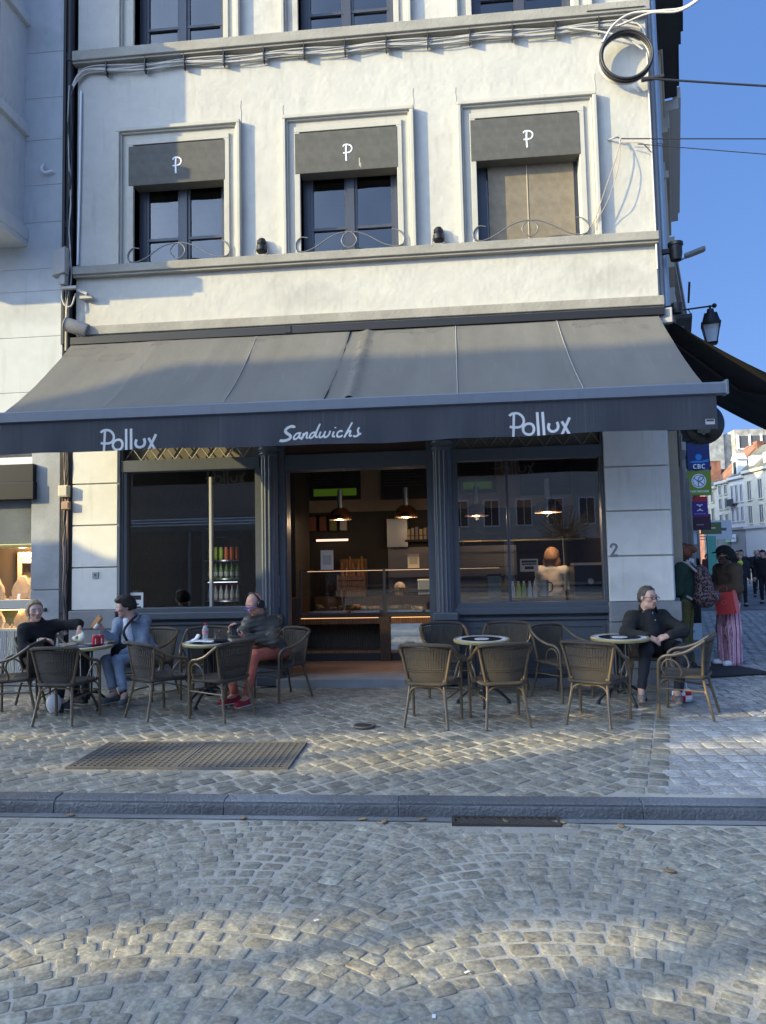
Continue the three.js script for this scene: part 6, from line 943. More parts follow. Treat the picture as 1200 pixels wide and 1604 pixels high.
  obj('bag_body', [bx(-0.11, 0.11, 0, 0.15, -0.06, 0.06, 0.045)], mat(1, 1, 1, { map: chk, roughness: 0.6 }), bg); obj('bag_handle', [tube([[-0.06, 0.14, 0], [-0.04, 0.22, 0], [0.04, 0.22, 0], [0.06, 0.14, 0]], 0.008, 16, 5)], M.white, bg);
  const wb = thing('plastic_bag', 'white plastic bag on the ground under the table of the two women', 'bag', [-4.62, pavY(1.6) + 0.004, 1.62]); { const g = new THREE.SphereGeometry(0.1, 18, 14).scale(0.85, 1.15, 0.7).translate(0, 0.11, 0), p = g.attributes.position; for (let i = 0; i < p.count; i++) { const k = 1 + 0.16 * (fbm((p.getX(i) * 4 + 9) % 1, (p.getY(i) * 4 + p.getZ(i) * 3 + 9) % 1, 4, 3, 61) - 0.5); p.setXYZ(i, p.getX(i) * k, Math.max(0.003, p.getY(i)), p.getZ(i) * k); } g.computeVertexNormals(); obj('bag_body', [g], M.white, wb); obj('bag_handle', [tube([[-0.03, 0.2, 0], [-0.02, 0.27, 0], [0.03, 0.27, 0.01], [0.04, 0.2, 0]], 0.006, 14, 5)], M.white, wb); }
}

// ---------- people ----------
const smin = (a, b, k) => { const h = Math.max(k - Math.abs(a - b), 0) / k; return Math.min(a, b) - h * h * k * 0.25; };
function sdfGeo(prims, cell, k, mod) {
  const lo = V(1e9, 1e9, 1e9), hi = V(-1e9, -1e9, -1e9), boxes = prims.map((p) => {
    const R = p.t === 'c' ? Math.max(p.ra, p.rb) : Math.max(...p.r), a = p.a, b = p.b ?? p.a, m = R + (p.neg ? 0 : k);
    const bl = V(Math.min(a.x, b.x) - m, Math.min(a.y, b.y) - m, Math.min(a.z, b.z) - m), bh = V(Math.max(a.x, b.x) + m, Math.max(a.y, b.y) + m, Math.max(a.z, b.z) + m);
    if (!p.neg) { lo.min(bl); hi.max(bh); } return [bl, bh];
  });
  lo.subScalar(cell * 2); hi.addScalar(cell * 2);
  const n = [0, 1, 2].map((i) => Math.ceil((hi.getComponent(i) - lo.getComponent(i)) / cell) + 1), [nx, ny, nz] = n, F = new Float32Array(nx * ny * nz).fill(1), q = V(0, 0, 0);
  prims.forEach((p, pi) => {
    const [bl, bh] = boxes[pi], s = (v, o) => clamp(Math.floor((v - o) / cell), 0, 1e9);
    const x0 = s(bl.x, lo.x), x1 = Math.min(nx - 1, s(bh.x, lo.x) + 1), y0 = s(bl.y, lo.y), y1 = Math.min(ny - 1, s(bh.y, lo.y) + 1), z0 = s(bl.z, lo.z), z1 = Math.min(nz - 1, s(bh.z, lo.z) + 1);
    const ab = p.b ? p.b.clone().sub(p.a) : null, L2 = ab ? Math.max(1e-9, ab.lengthSq()) : 1;
    for (let z = z0; z <= z1; z++) for (let y = y0; y <= y1; y++) for (let x = x0; x <= x1; x++) {
      q.set(lo.x + x * cell, lo.y + y * cell, lo.z + z * cell); let d;
      if (p.t === 'c') { const ax = q.x - p.a.x, ay = q.y - p.a.y, az = q.z - p.a.z, t = clamp((ax * ab.x + ay * ab.y + az * ab.z) / L2, 0, 1), dx = ax - ab.x * t, dy = ay - ab.y * t, dz = az - ab.z * t; d = Math.sqrt(dx * dx + dy * dy + dz * dz) - (p.ra + (p.rb - p.ra) * t); }
      else { q.sub(p.a); if (p.q) q.applyQuaternion(p.q); const ex = q.x / p.r[0], ey = q.y / p.r[1], ez = q.z / p.r[2], l = Math.sqrt(ex * ex + ey * ey + ez * ez); d = (l - 1) * Math.min(...p.r) * (l > 1 ? 1 : 1); }
      const i = (z * ny + y) * nx + x; F[i] = p.neg ? Math.max(F[i], -d) : smin(F[i], d, p.k ?? k);
    }
  });
  if (mod) for (let z = 0, i = 0; z < nz; z++) for (let y = 0; y < ny; y++) for (let x = 0; x < nx; x++, i++) if (F[i] < 0.1) F[i] = mod(lo.x + x * cell, lo.y + y * cell, lo.z + z * cell, F[i]);
  const id = new Int32Array(nx * ny * nz).fill(-1), P = [], I = [], st = [1, nx, nx * ny];
  const E = [[0, 1], [0, 2], [0, 4], [1, 3], [1, 5], [2, 3], [2, 6], [3, 7], [4, 5], [4, 6], [5, 7], [6, 7]];
  for (let z = 0; z < nz - 1; z++) for (let y = 0; y < ny - 1; y++) for (let x = 0; x < nx - 1; x++) {
    const b = (z * ny + y) * nx + x, v = []; let m = 0; for (let c = 0; c < 8; c++) { const f = F[b + (c & 1) + ((c >> 1) & 1) * nx + (c >> 2) * nx * ny]; v.push(f); if (f < 0) m |= 1 << c; }
    if (m === 0 || m === 255) continue; let sx = 0, sy = 0, sz = 0, k2 = 0;
    for (const [a, c] of E) if ((v[a] < 0) !== (v[c] < 0)) { const t = v[a] / (v[a] - v[c]); sx += (a & 1) + t * ((c & 1) - (a & 1)); sy += ((a >> 1) & 1) + t * (((c >> 1) & 1) - ((a >> 1) & 1)); sz += (a >> 2) + t * ((c >> 2) - (a >> 2)); k2++; }
    id[b] = P.length / 3; P.push(lo.x + (x + sx / k2) * cell, lo.y + (y + sy / k2) * cell, lo.z + (z + sz / k2) * cell);
  }
  for (let z = 1; z < nz - 1; z++) for (let y = 1; y < ny - 1; y++) for (let x = 1; x < nx - 1; x++) {
    const b = (z * ny + y) * nx + x, f0 = F[b];
    for (let a = 0; a < 3; a++) { const f1 = F[b + st[a]]; if ((f0 < 0) === (f1 < 0)) continue; const u = st[(a + 1) % 3], w = st[(a + 2) % 3], A = id[b], B = id[b - u], C = id[b - u - w], D = id[b - w]; if (A < 0 || B < 0 || C < 0 || D < 0) continue; if (f0 < 0) I.push(A, B, C, A, C, D); else I.push(A, C, B, A, D, C); }
  }
  const g = new THREE.BufferGeometry(); g.setAttribute('position', new THREE.Float32BufferAttribute(P, 3)); g.setIndex(I); g.computeVertexNormals(); return g;
}
const cap = (a, b, ra, rb = ra, o = {}) => ({ t: 'c', a: A3(a).clone(), b: A3(b).clone(), ra, rb, ...o });
const ell = (a, r, o = {}) => ({ t: 'e', a: A3(a).clone(), r, ...o });
const n3 = (x, y, z, f, s) => (vn(x * f + 500, y * f + 500, 4096, s) + vn(y * f + 500, z * f + 500, 4096, s + 1) + vn(z * f + 500, x * f + 500, 4096, s + 2)) / 3;
function wrinkle(g, amp, freq, seed, extra) {
  const p = g.attributes.position, n = g.attributes.normal;
  for (let i = 0; i < p.count; i++) { const x = p.getX(i), y = p.getY(i), z = p.getZ(i), d = amp * ((n3(x, y * 1.6, z, freq, seed) - 0.5) * 2 + (n3(x, y * 2, z, freq * 2.3, seed + 5) - 0.5)) + (extra ? extra(x, y, z) : 0); p.setXYZ(i, x + n.getX(i) * d, y + n.getY(i) * d, z + n.getZ(i) * d); }
  g.computeVertexNormals(); return g;
}
const skinGeo = (g, fn) => { const p = g.attributes.position, c = new Float32Array(p.count * 3); for (let i = 0; i < p.count; i++) { const k = fn ? fn(p.getX(i), p.getY(i), p.getZ(i)) : [1, 1, 1]; c.set(k, i * 3); } g.setAttribute('color', new THREE.BufferAttribute(c, 3)); return g; };
function headGeo(s) { // local frame: y up, z towards the face, origin at the middle of the head
  const m = s.female ? 0.94 : 1, pr = [ell([0, 0.035, -0.012], [0.074 * m, 0.085, 0.093]), ell([0, -0.04, 0.022], [0.056 * m, 0.068, 0.062]), cap([0, -0.09, 0.05], [0, -0.098, 0.06], 0.022 * m, 0.02 * m), cap([-0.045, 0.022, 0.062], [0.045, 0.022, 0.062], 0.016), cap([0, 0.008, 0.08], [0, -0.032, 0.1], 0.009, 0.0135, { k: 0.012 }), cap([-0.014, -0.036, 0.088], [0.014, -0.036, 0.088], 0.0085, 0.0085, { k: 0.01 }), cap([-0.02, -0.066, 0.08], [0.02, -0.066, 0.08], 0.0085, 0.0085, { k: 0.012 }), ell([-0.042, -0.015, 0.055], [0.022, 0.02, 0.024]), ell([0.042, -0.015, 0.055], [0.022, 0.02, 0.024]), ell([-0.079 * m, -0.005, -0.012], [0.011, 0.03, 0.018], { k: 0.012 }), ell([0.079 * m, -0.005, -0.012], [0.011, 0.03, 0.018], { k: 0.012 }), cap([0, -0.06, -0.03], [0, -0.15, -0.04], 0.055 * m, 0.058 * m, { k: 0.03 })];
  if (s.fat) pr.push(ell([0, -0.075, 0.01], [0.062, 0.045, 0.055]));
  pr.push(ell([-0.031, 0.004, 0.098], [0.013, 0.008, 0.014], { neg: 1 }), ell([0.031, 0.004, 0.098], [0.013, 0.008, 0.014], { neg: 1 }));
  return skinGeo(sdfGeo(pr, 0.0055, 0.03), (x, y, z) => (z > 0.07 && y < -0.056 && y > -0.077 && Math.abs(x) < 0.026) ? [0.8, 0.42, 0.4] : (s.stubble && z > 0 && y < -0.05 && y > -0.11) ? [0.8, 0.78, 0.78] : (z > 0.062 && y > 0.019 && y < 0.03 && Math.abs(x) > 0.014 && Math.abs(x) < 0.05) ? (s.brow ?? [0.45, 0.38, 0.33]) : [1, 1, 1]);
}
function handGeo(dir, palm, curl, side, sc = 1) { // wrist at the origin
  const d = A3(dir).clone().normalize(), n = A3(palm).clone().addScaledVector(d, -A3(palm).dot(d)).normalize(), w = V(0, 0, 0).crossVectors(d, n).multiplyScalar(side), pr = [];
  const pt = (a, b, c) => V(0, 0, 0).addScaledVector(d, a * sc).addScaledVector(w, b * sc).addScaledVector(n, c * sc);
  pr.push(cap(pt(-0.03, 0, 0), pt(0.03, 0, 0), 0.027 * sc, 0.025 * sc));
  for (const b of [-0.024, -0.006, 0.012, 0.026]) pr.push(cap(pt(0.02, b * 0.8, 0), pt(0.088, b, 0), 0.0165 * sc, 0.0135 * sc));
  [[-0.028, 0.06, 0.92], [-0.009, 0.074, 1], [0.01, 0.07, 1], [0.028, 0.064, 1]].forEach(([b, l, q], i) => {
    let p = pt(0.088, b, 0), a = 0.1 + curl * 0.5 + 0.08 * i * curl, r = 0.0098 * sc; const seg = [0.46, 0.3, 0.24];
    seg.forEach((f) => { const nd = d.clone().multiplyScalar(Math.cos(a)).addScaledVector(n, Math.sin(a)), e = p.clone().addScaledVector(nd, l * f * 1.1 * sc); pr.push(cap(p, e, r, r * 0.9, { k: 0.006 })); p = e; r *= 0.92; a += curl * 0.75; });
  });
  const t0 = pt(0.025, 0.026, 0.006), t1 = pt(0.055, 0.05, 0.022), t2 = pt(0.082, 0.048, 0.032 + 0.012 * curl); pr.push(cap(t0, t1, 0.0145 * sc, 0.0115 * sc, { k: 0.01 }), cap(t1, t2, 0.0112 * sc, 0.009 * sc, { k: 0.005 }));
  return skinGeo(sdfGeo(pr, 0.0046 * sc, 0.012));
}
function person(label, J, s) {
  const base = V(J.hipL.x * 0.5 + J.hipR.x * 0.5, s.ground ?? pavY(J.hipL.z), J.hipL.z * 0.5 + J.hipR.z * 0.5), t = thing('person', label, 'person', base.toArray(), 0, s.group);
  const k = s.k ?? 1, C = s.cell ?? 0.013, loc = (g) => g.translate(-base.x, -base.y, -base.z);
  const mid = (a, b, f = 0.5) => a.clone().lerp(b, f), Q = new THREE.Quaternion().setFromEuler(new THREE.Euler(s.pitch ?? 0, s.yaw ?? 0, s.roll ?? 0, 'YXZ')), hm = new THREE.Matrix4().compose(J.head, Q, V(1, 1, 1).multiplyScalar(s.headK ?? 1.08));
  const add = (name, g, m) => { const o = shade(new THREE.Mesh(uvm(g), m)); o.name = name; t.add(o); return o; };
  const skin = mat(...(s.skin ?? [0.55, 0.33, 0.24]), { roughness: 0.55, vertexColors: true });
  const pelvis = mid(J.hipL, J.hipR), chest = mid(J.shL, J.shR).add(V(0, -0.13, 0));
  // the body, one continuous skin
  const body = [cap(J.neck, mid(J.neck, J.head, 0.6), 0.055 * k, 0.05), cap(J.shL, J.shR, 0.055 * k), cap(chest, pelvis, 0.08 * k, 0.09 * k), cap(mid(J.shL, J.shR), chest, 0.06, 0.08)];
  for (const S of ['L', 'R']) body.push(cap(J['sh' + S], J['el' + S], 0.042 * k, 0.036 * k), cap(J['el' + S], J['wr' + S], 0.037 * k, 0.025), cap(J['hip' + S], J['knee' + S], 0.075 * k, 0.052), cap(J['knee' + S], J['ank' + S], 0.05, 0.035), cap(J['ank' + S], J['toe' + S], 0.036, 0.028));
  const parts = [skinGeo(sdfGeo(body, C * 1.15, 0.03)), headGeo(s).applyMatrix4(hm)];
  for (const S of ['L', 'R']) parts.push(handGeo(s['hd' + S] ?? J['wr' + S].clone().sub(J['el' + S]), s['pm' + S] ?? V(0, -1, 0), s['cu' + S] ?? 0.5, s['sd' + S] ?? (S === 'L' ? -1 : 1), (s.handK ?? 1) * (s.female ? 0.93 : 1)).translate(J['wr' + S].x, J['wr' + S].y, J['wr' + S].z));
  const ng = parts.map((g) => { const q = g.toNonIndexed(); return q; });
  add('body', loc(mergeGeometries(ng)), skin);
  const eyeM = mat(0.02, 0.015, 0.012, { roughness: 0.15 }), eyeW = mat(0.34, 0.3, 0.28, { roughness: 0.2 });
  if (!s.far) for (const e of [-1, 1]) { const o = add('eye', loc(ball(e * 0.031, 0.003, 0.081, 0.009, 10).applyMatrix4(hm)), eyeW), g2 = shade(new THREE.Mesh(uvm(loc(ball(e * 0.031, 0.003, 0.0885, 0.0055, 8).applyMatrix4(hm))), eyeM)); g2.name = 'iris'; o.add(g2); }
  // clothes over it
  const tr = [cap(J.hipL, J.hipR, 0.105 * k, 0.105 * k), cap(mid(pelvis, chest, 0.25), pelvis, 0.12 * k, 0.115 * k)];
  const hem = s.hem ?? 0.93, fl = s.flare ?? 1; for (const S of ['L', 'R']) { const e = mid(J['knee' + S], J['ank' + S], hem); tr.push(cap(J['hip' + S], J['knee' + S], 0.092 * k * (s.leg ?? 1), 0.068 * k * lerp(1, fl, 0.6)), cap(J['knee' + S], e, 0.066 * k * lerp(1, fl, 0.6), 0.052 * fl)); }
  add('trousers', loc(wrinkle(sdfGeo(tr, C, 0.035), 0.011, 12, 200, s.trFold)), s.trMat);
  const jk = [cap(J.shL, J.shR, 0.078 * k, 0.078 * k), cap(mid(J.shL, chest, 0.5), mid(J.hipL, chest, 0.15), 0.085 * k * (s.bulk ?? 1), 0.1 * k * (s.bulk ?? 1)), cap(mid(J.shR, chest, 0.5), mid(J.hipR, chest, 0.15), 0.085 * k * (s.bulk ?? 1), 0.1 * k * (s.bulk ?? 1)), cap(chest, mid(pelvis, chest, 0.1), 0.12 * k * (s.bulk ?? 1), 0.13 * k * (s.bulk ?? 1)), cap(J.neck.clone().add(V(0, -0.02, 0)), J.neck.clone().add(V(0, 0.015 + (s.collar ?? 0), 0)), 0.068 * k, 0.062 * k)];
  const cuff = s.cuff ?? 0.93, sl = s.sleeve ?? 1; for (const S of ['L', 'R']) { const e = mid(J['el' + S], J['wr' + S], cuff); jk.push(cap(J['sh' + S], J['el' + S], 0.066 * k * sl, 0.056 * k * sl), cap(J['el' + S], e, 0.055 * k * sl, 0.044 * sl)); }
  add(s.topName ?? 'jacket', loc(wrinkle(sdfGeo(jk, C, 0.05), s.wr ?? 0.013, 11, 210, s.jkFold)), s.jkMat);
  for (const S of ['L', 'R']) {
    const a = J['ank' + S], b = J['toe' + S], gy = Math.min(a.y - 0.09, b.y - 0.02), dirv = b.clone().sub(a).setY(0).normalize(), heel = a.clone().addScaledVector(dirv, -0.035).setY(gy + 0.04), toe = a.clone().addScaledVector(dirv, 0.165).setY(gy + 0.034);
    add('shoe', loc(sdfGeo([cap(heel, toe, 0.042, 0.036), cap(heel, a.clone().lerp(heel, 0.4), 0.044, 0.04), cap(heel, toe, 0.046, 0.04)], C * 0.8, 0.02, (x, y, z, d) => Math.max(d, gy + 0.012 - y))), s.shoeMat ?? M.dark);
    add('sole', loc(sdfGeo([cap(heel, toe, 0.05, 0.043)], C * 0.8, 0.02, (x, y, z, d) => Math.max(d, gy - y, y - gy - 0.02))), s.soleMat ?? M.white);
  }
  if (s.hair) add('hair', loc(wrinkle(sdfGeo(s.hair(), s.far ? 0.012 : 0.007, 0.025, s.hairMod), 0.007, 50, 220).applyMatrix4(hm)), s.hairMat);
  s.extra?.((name, g, m, head = true) => add(name, loc(head ? merge([g]).applyMatrix4(hm) : merge([g])), m), t);
  return t;
}
const JJ = (o) => Object.fromEntries(Object.entries(o).map(([k, v]) => [k, V(...v)]));
const skullCap = (a = 0.012, back = 0) => [ell([0, 0.04, -0.015], [0.078 + a, 0.086 + a, 0.097 + a]), ell([0, -0.005, -0.045 - back], [0.074 + a, 0.08, 0.07 + a])];
const cut = (pts, lo) => (x, y, z, d) => { let i = 0; while (i < pts.length - 2 && y > pts[i + 1][0]) i++; const [a, b] = [pts[i], pts[i + 1]], zf = lerp(a[1], b[1], clamp((y - a[0]) / (b[0] - a[0]), 0, 1)); return Math.max(d, (z - zf) * 0.8, lo - y); };
const cloth = (r, g, b, o = {}) => mat(r, g, b, { map: T.cloth, bumpMap: T.clothB, bumpScale: 0.004, roughness: 0.9, ...o });
{
  const denim = cloth(0.27, 0.34, 0.44), jeans = cloth(0.36, 0.45, 0.58), blackKnit = cloth(0.012, 0.012, 0.014);
  // woman in the denim jacket
  person('woman in a denim jacket and pale jeans eating a sandwich at the cafe table', JJ({ head: [-4.115, 1.13, 0.88], neck: [-4.075, 0.99, 0.8], shL: [-3.93, 0.925, 0.7], shR: [-4.2, 0.92, 0.86], elL: [-3.88, 0.66, 0.88], elR: [-4.17, 0.74, 1.1], wrL: [-4.03, 0.57, 1.17], wrR: [-4.235, 0.855, 1.22], hipL: [-3.83, 0.54, 0.72], hipR: [-4.0, 0.54, 0.8], kneeL: [-4.04, 0.51, 1.24], kneeR: [-4.23, 0.5, 1.14], ankL: [-3.935, 0.1, 1.28], ankR: [-4.12, 0.1, 1.16], toeL: [-3.9, 0.02, 1.45], toeR: [-4.18, 0.02, 1.32] }), {
    female: 1, yaw: -0.95, pitch: 0.14, skin: [0.52, 0.32, 0.25], jkMat: denim, trMat: jeans, hem: 0.78, shoeMat: cloth(0.16, 0.19, 0.17), wr: 0.014, hdL: V(-0.4, -0.35, 0.6), pmL: V(0.2, -1, -0.2), cuL: 0.6, hdR: V(-0.2, 0.9, 0.2), pmR: V(-0.7, 0.1, 0.5), cuR: 0.9,
    hair: () => [...skullCap(0.013, 0.004), ell([0, 0.09, 0.035], [0.068, 0.04, 0.07])], hairMod: cut([[-0.2, -0.03], [-0.02, -0.01], [0.0, 0.03], [0.05, 0.055], [0.07, 0.13]], -0.05), hairMat: cloth(0.02, 0.015, 0.013, { roughness: 0.6 }),
    extra: (add) => {
      add('jacket_collar', [tube([[-4.16, 0.93, 0.93], [-4.14, 1.0, 0.85], [-4.07, 1.03, 0.76], [-3.99, 1.01, 0.78], [-3.99, 0.94, 0.9]], 0.022, 24, 6)], denim, false);
      add('shirt', [sdfGeo([cap([-4.1, 0.93, 0.87], [-4.07, 0.72, 0.9], 0.05, 0.075), cap([-4.08, 0.995, 0.82], [-4.1, 0.96, 0.86], 0.06, 0.05)], 0.012, 0.03)], M.white, false);
      add('bag_strap', [tube([[-3.98, 1.0, 0.72], [-4.0, 0.99, 0.86], [-4.06, 0.84, 1.03], [-4.0, 0.66, 1.0]], 0.016, 24, 6)], M.black, false);
      add('belt_bag', [sdfGeo([cap([-4.12, 0.62, 1.08], [-4.0, 0.6, 1.0], 0.07, 0.07), cap([-4.13, 0.58, 1.1], [-4.03, 0.56, 1.06], 0.06)], 0.012, 0.03)], cloth(0.012, 0.012, 0.013), false);
      for (const [p, q] of [[[-3.98, 0.16, 1.27], [-3.93, 0.1, 1.28]]]) add('sock', [cyl([-3.945, 0.07, 1.28], [-3.95, 0.17, 1.275], 0.041, 0.041)], M.black, false); add('sock', [cyl([-4.125, 0.07, 1.16], [-4.135, 0.14, 1.16], 0.041, 0.041)], M.black, false);
    },
  });
  // woman in the black sweater
  person('woman with fair tied back hair in a black sweater leaning over the cafe table', JJ({ head: [-5.01, 1.115, 1.37], neck: [-5.01, 0.985, 1.32], shL: [-4.86, 0.93, 1.18], shR: [-5.08, 0.9, 1.46], elL: [-4.55, 0.945, 1.22], elR: [-5.03, 0.66, 1.58], wrL: [-4.49, 0.885, 1.3], wrR: [-4.83, 0.79, 1.5], hipL: [-5.08, 0.54, 1.05], hipR: [-5.1, 0.54, 1.25], kneeL: [-4.66, 0.53, 1.12], kneeR: [-4.66, 0.53, 1.38], ankL: [-4.6, 0.09, 1.2], ankR: [-4.62, 0.09, 1.5], toeL: [-4.45, 0.01, 1.25], toeR: [-4.47, 0.01, 1.56] }), {
    female: 1, yaw: 0.8, pitch: -0.1, roll: 0.12, skin: [0.58, 0.36, 0.28], jkMat: blackKnit, trMat: cloth(0.02, 0.02, 0.025), cuff: 0.4, sleeve: 1.1, topName: 'sweater', hdL: V(0.05, -1, 0.35), pmL: V(0.3, 0.2, 1), cuL: 0.9, hdR: V(0.95, -0.05, -0.1), pmR: V(0, -1, 0.1), cuR: 0.7,
    hair: () => [...skullCap(0.01), cap([0, 0.03, -0.1], [0.0, -0.05, -0.15], 0.038, 0.03), cap([0, -0.05, -0.15], [0, -0.14, -0.14], 0.028, 0.014)], hairMod: cut([[-0.2, -0.02], [-0.03, -0.015], [0.03, 0.03], [0.075, 0.05], [0.095, 0.09]], -0.09), hairMat: cloth(0.42, 0.3, 0.18, { roughness: 0.6 }),
    extra: (add) => { add('earring', [ball(-0.075, -0.05, 0.0, 0.008, 8)], M.white); add('watch', [new THREE.TorusGeometry(0.03, 0.009, 6, 16).rotateY(PI / 2).rotateZ(0.5).translate(-4.87, 0.775, 1.51)], M.steel, false); add('sweater_lettering', [bx(-4.7, -4.63, 0.845, 0.85, 1.3, 1.305)], M.grey, false); },
  });
  const wrap = thing('wrapped_sandwich', 'sandwich wrapped in white paper held down at the table by the woman in black', 'sandwich', [-4.45, 0.79, 1.39]); obj('paper', [sdfGeo([cap([-0.05, 0, 0], [0.05, 0.0, 0.02], 0.03, 0.042), cap([0.03, 0.03, 0], [0.05, 0.05, 0], 0.03, 0.02)], 0.008, 0.03)], mat(0.7, 0.68, 0.55, { roughness: 0.8 }), wrap); obj('filling', [ball(0.0, 0.015, 0.04, 0.022, 8)], mat(0.25, 0.28, 0.08), wrap);
  const sw = thing('baguette_sandwich', 'half eaten baguette sandwich in the hand of the denim jacket woman', 'sandwich', [-4.275, 0.955, 1.29]); obj('crust', [sdfGeo([cap([-0.05, -0.035, 0], [0.03, 0.075, 0.0], 0.026, 0.026), cap([-0.02, -0.05, 0.02], [0.055, 0.055, 0.02], 0.022, 0.024)], 0.007, 0.006)], M.bread, sw); obj('filling', [cyl([-0.03, -0.04, 0.015], [0.04, 0.06, 0.015], 0.02)], mat(0.4, 0.1, 0.07), sw); obj('napkin', [cyl([-0.01, -0.05, 0.03], [0.03, 0.0, 0.04], 0.02, 0.014)], M.paper, sw);
  // man with headphones
  const puffer = cloth(0.11, 0.095, 0.075, { roughness: 0.45, bumpScale: 0.002 }), red = cloth(0.6, 0.16, 0.1);
  person('bald man with headphones and blue glasses in a quilted jacket and red trousers', JJ({ head: [-2.41, 1.145, 1.05], neck: [-2.35, 1.02, 0.96], shL: [-2.215, 0.905, 0.84], shR: [-2.48, 0.91, 1.05], elL: [-2.19, 0.69, 1.08], elR: [-2.53, 0.74, 1.26], wrL: [-2.46, 0.775, 1.29], wrR: [-2.63, 0.83, 1.3], hipL: [-2.14, 0.55, 0.8], hipR: [-2.32, 0.55, 0.9], kneeL: [-2.34, 0.56, 1.33], kneeR: [-2.67, 0.54, 1.22], ankL: [-2.4, 0.11, 1.46], ankR: [-2.58, 0.11, 1.33], toeL: [-2.46, 0.03, 1.63], toeR: [-2.7, 0.03, 1.46] }), {
    yaw: -0.62, pitch: 0.42, k: 1.02, cell: 0.011, fat: 1, skin: [0.52, 0.27, 0.2], bulk: 1.1, sleeve: 1.15, jkMat: puffer, trMat: red, shoeMat: cloth(0.5, 0.04, 0.06), wr: 0.005, jkFold: (x, y, z) => 0.011 * Math.abs(Math.sin((y + 0.12 * z - 0.1 * x) * 56)) - 0.005, hdL: V(-0.6, 0.3, 0.35), pmL: V(-0.4, 0.7, 0.2), cuL: 0.75, hdR: V(0.15, 0.75, 0.35), pmR: V(0.8, -0.1, 0.3), cuR: 0.7, collar: 0.03,
    hair: null,
    extra: (add) => {
      const band = []; for (let i = 0; i <= 20; i++) { const a = i / 20 * PI; band.push([Math.cos(a) * 0.098, 0.0 + Math.sin(a) * 0.128, -0.015]); } add('headphone_band', [tube(band, 0.011, 40, 6)], M.black);
      for (const e of [-1, 1]) add('headphone_cup', [at(new THREE.CylinderGeometry(0.04, 0.042, 0.04, 18).rotateZ(PI / 2).scale(1, 1.15, 1), e * 0.094, -0.005, -0.012)], M.black);
      const bl = mat(0.1, 0.1, 0.5, { roughness: 0.3 }); for (const e of [-1, 1]) { add('glasses_rim', [new THREE.TorusGeometry(0.024, 0.0035, 6, 20).scale(1.15, 0.75, 1).translate(e * 0.033, 0.0, 0.104)], bl); add('glasses_arm', [cyl([e * 0.062, 0.005, 0.1], [e * 0.083, 0.005, -0.005], 0.0035, 0.0035, 5)], bl); } add('glasses_bridge', [cyl([-0.008, 0.004, 0.107], [0.008, 0.004, 0.107], 0.003, 0.003, 5)], bl);
    },
  });
  const ph = thing('phone', 'black phone held up by the man with headphones', 'phone', [-2.565, 0.875, 1.365], 0.5); obj('phone_body', [at(bx(-0.036, 0.036, -0.075, 0.075, -0.004, 0.004, 0.003), 0, 0, 0, 0, -0.5)], M.black, ph); obj('screen', [at(bx(-0.033, 0.033, -0.07, 0.07, -0.006, -0.0042), 0, 0, 0, 0, -0.5)], mat(0.03, 0.035, 0.05, { roughness: 0.1 }), ph);
  // man in the dark jacket at the corner
  person('man with glasses and swept back grey hair in a dark jacket sitting before the pier', JJ({ head: [2.29, 1.13, 0.78], neck: [2.285, 0.99, 0.7], shL: [2.49, 0.885, 0.6], shR: [2.09, 0.89, 0.76], elL: [2.66, 0.73, 0.82], elR: [1.99, 0.72, 0.92], wrL: [2.43, 0.705, 1.04], wrR: [2.19, 0.7, 1.09], hipL: [2.5, 0.55, 0.58], hipR: [2.28, 0.55, 0.62], kneeL: [2.6, 0.54, 1.07], kneeR: [2.15, 0.56, 1.13], ankL: [2.45, 0.1, 1.22], ankR: [2.07, 0.12, 1.18], toeL: [2.41, 0.02, 1.4], toeR: [2.02, 0.03, 1.36] }), {
    yaw: 0.58, pitch: 0.03, k: 1.1, wr: 0.014, fat: 1, skin: [0.5, 0.3, 0.23], jkMat: cloth(0.022, 0.021, 0.02), trMat: cloth(0.02, 0.022, 0.032), shoeMat: cloth(0.3, 0.26, 0.22), bulk: 1.16, sleeve: 1.15, hdL: V(-0.85, -0.2, 0.3), pmL: V(-0.2, -0.7, -0.5), cuL: 0.5, hdR: V(0.75, -0.35, 0.15), pmR: V(0, -0.6, -0.6), cuR: 0.35,
    hair: () => [...skullCap(0.007)], hairMod: cut([[-0.2, -0.05], [-0.03, -0.03], [0.03, 0.02], [0.075, 0.035], [0.1, 0.075]], -0.07), hairMat: cloth(0.08, 0.075, 0.07, { roughness: 0.6 }),
    extra: (add) => {
      for (const e of [-1, 1]) { add('glasses_rim', [new THREE.TorusGeometry(0.022, 0.003, 6, 20).scale(1.2, 0.7, 1).translate(e * 0.033, 0.0, 0.103)], M.dark); add('glasses_arm', [cyl([e * 0.06, 0.005, 0.1], [e * 0.08, 0.005, -0.01], 0.003, 0.003, 5)], M.dark); }
      add('dark_pullover', [sdfGeo([cap([2.29, 0.98, 0.74], [2.31, 0.72, 0.83], 0.075, 0.1)], 0.013, 0.03)], cloth(0.01, 0.01, 0.015), false); add('collar', [tube([[2.2, 0.96, 0.79], [2.22, 1.02, 0.7], [2.29, 1.04, 0.64], [2.37, 1.02, 0.68], [2.37, 0.96, 0.78]], 0.028, 20, 7)], cloth(0.012, 0.012, 0.013), false);
      for (let i = 0; i < 3; i++) add('button', [ball(2.335 + 0.01 * i, 0.87 - i * 0.09, 0.875 + 0.02 * i, 0.008, 6)], M.grey, false); add('zip_pull', [bx(2.315, 2.325, 0.94, 0.965, 0.835, 0.84)], M.steel, false);
    },
  });
}
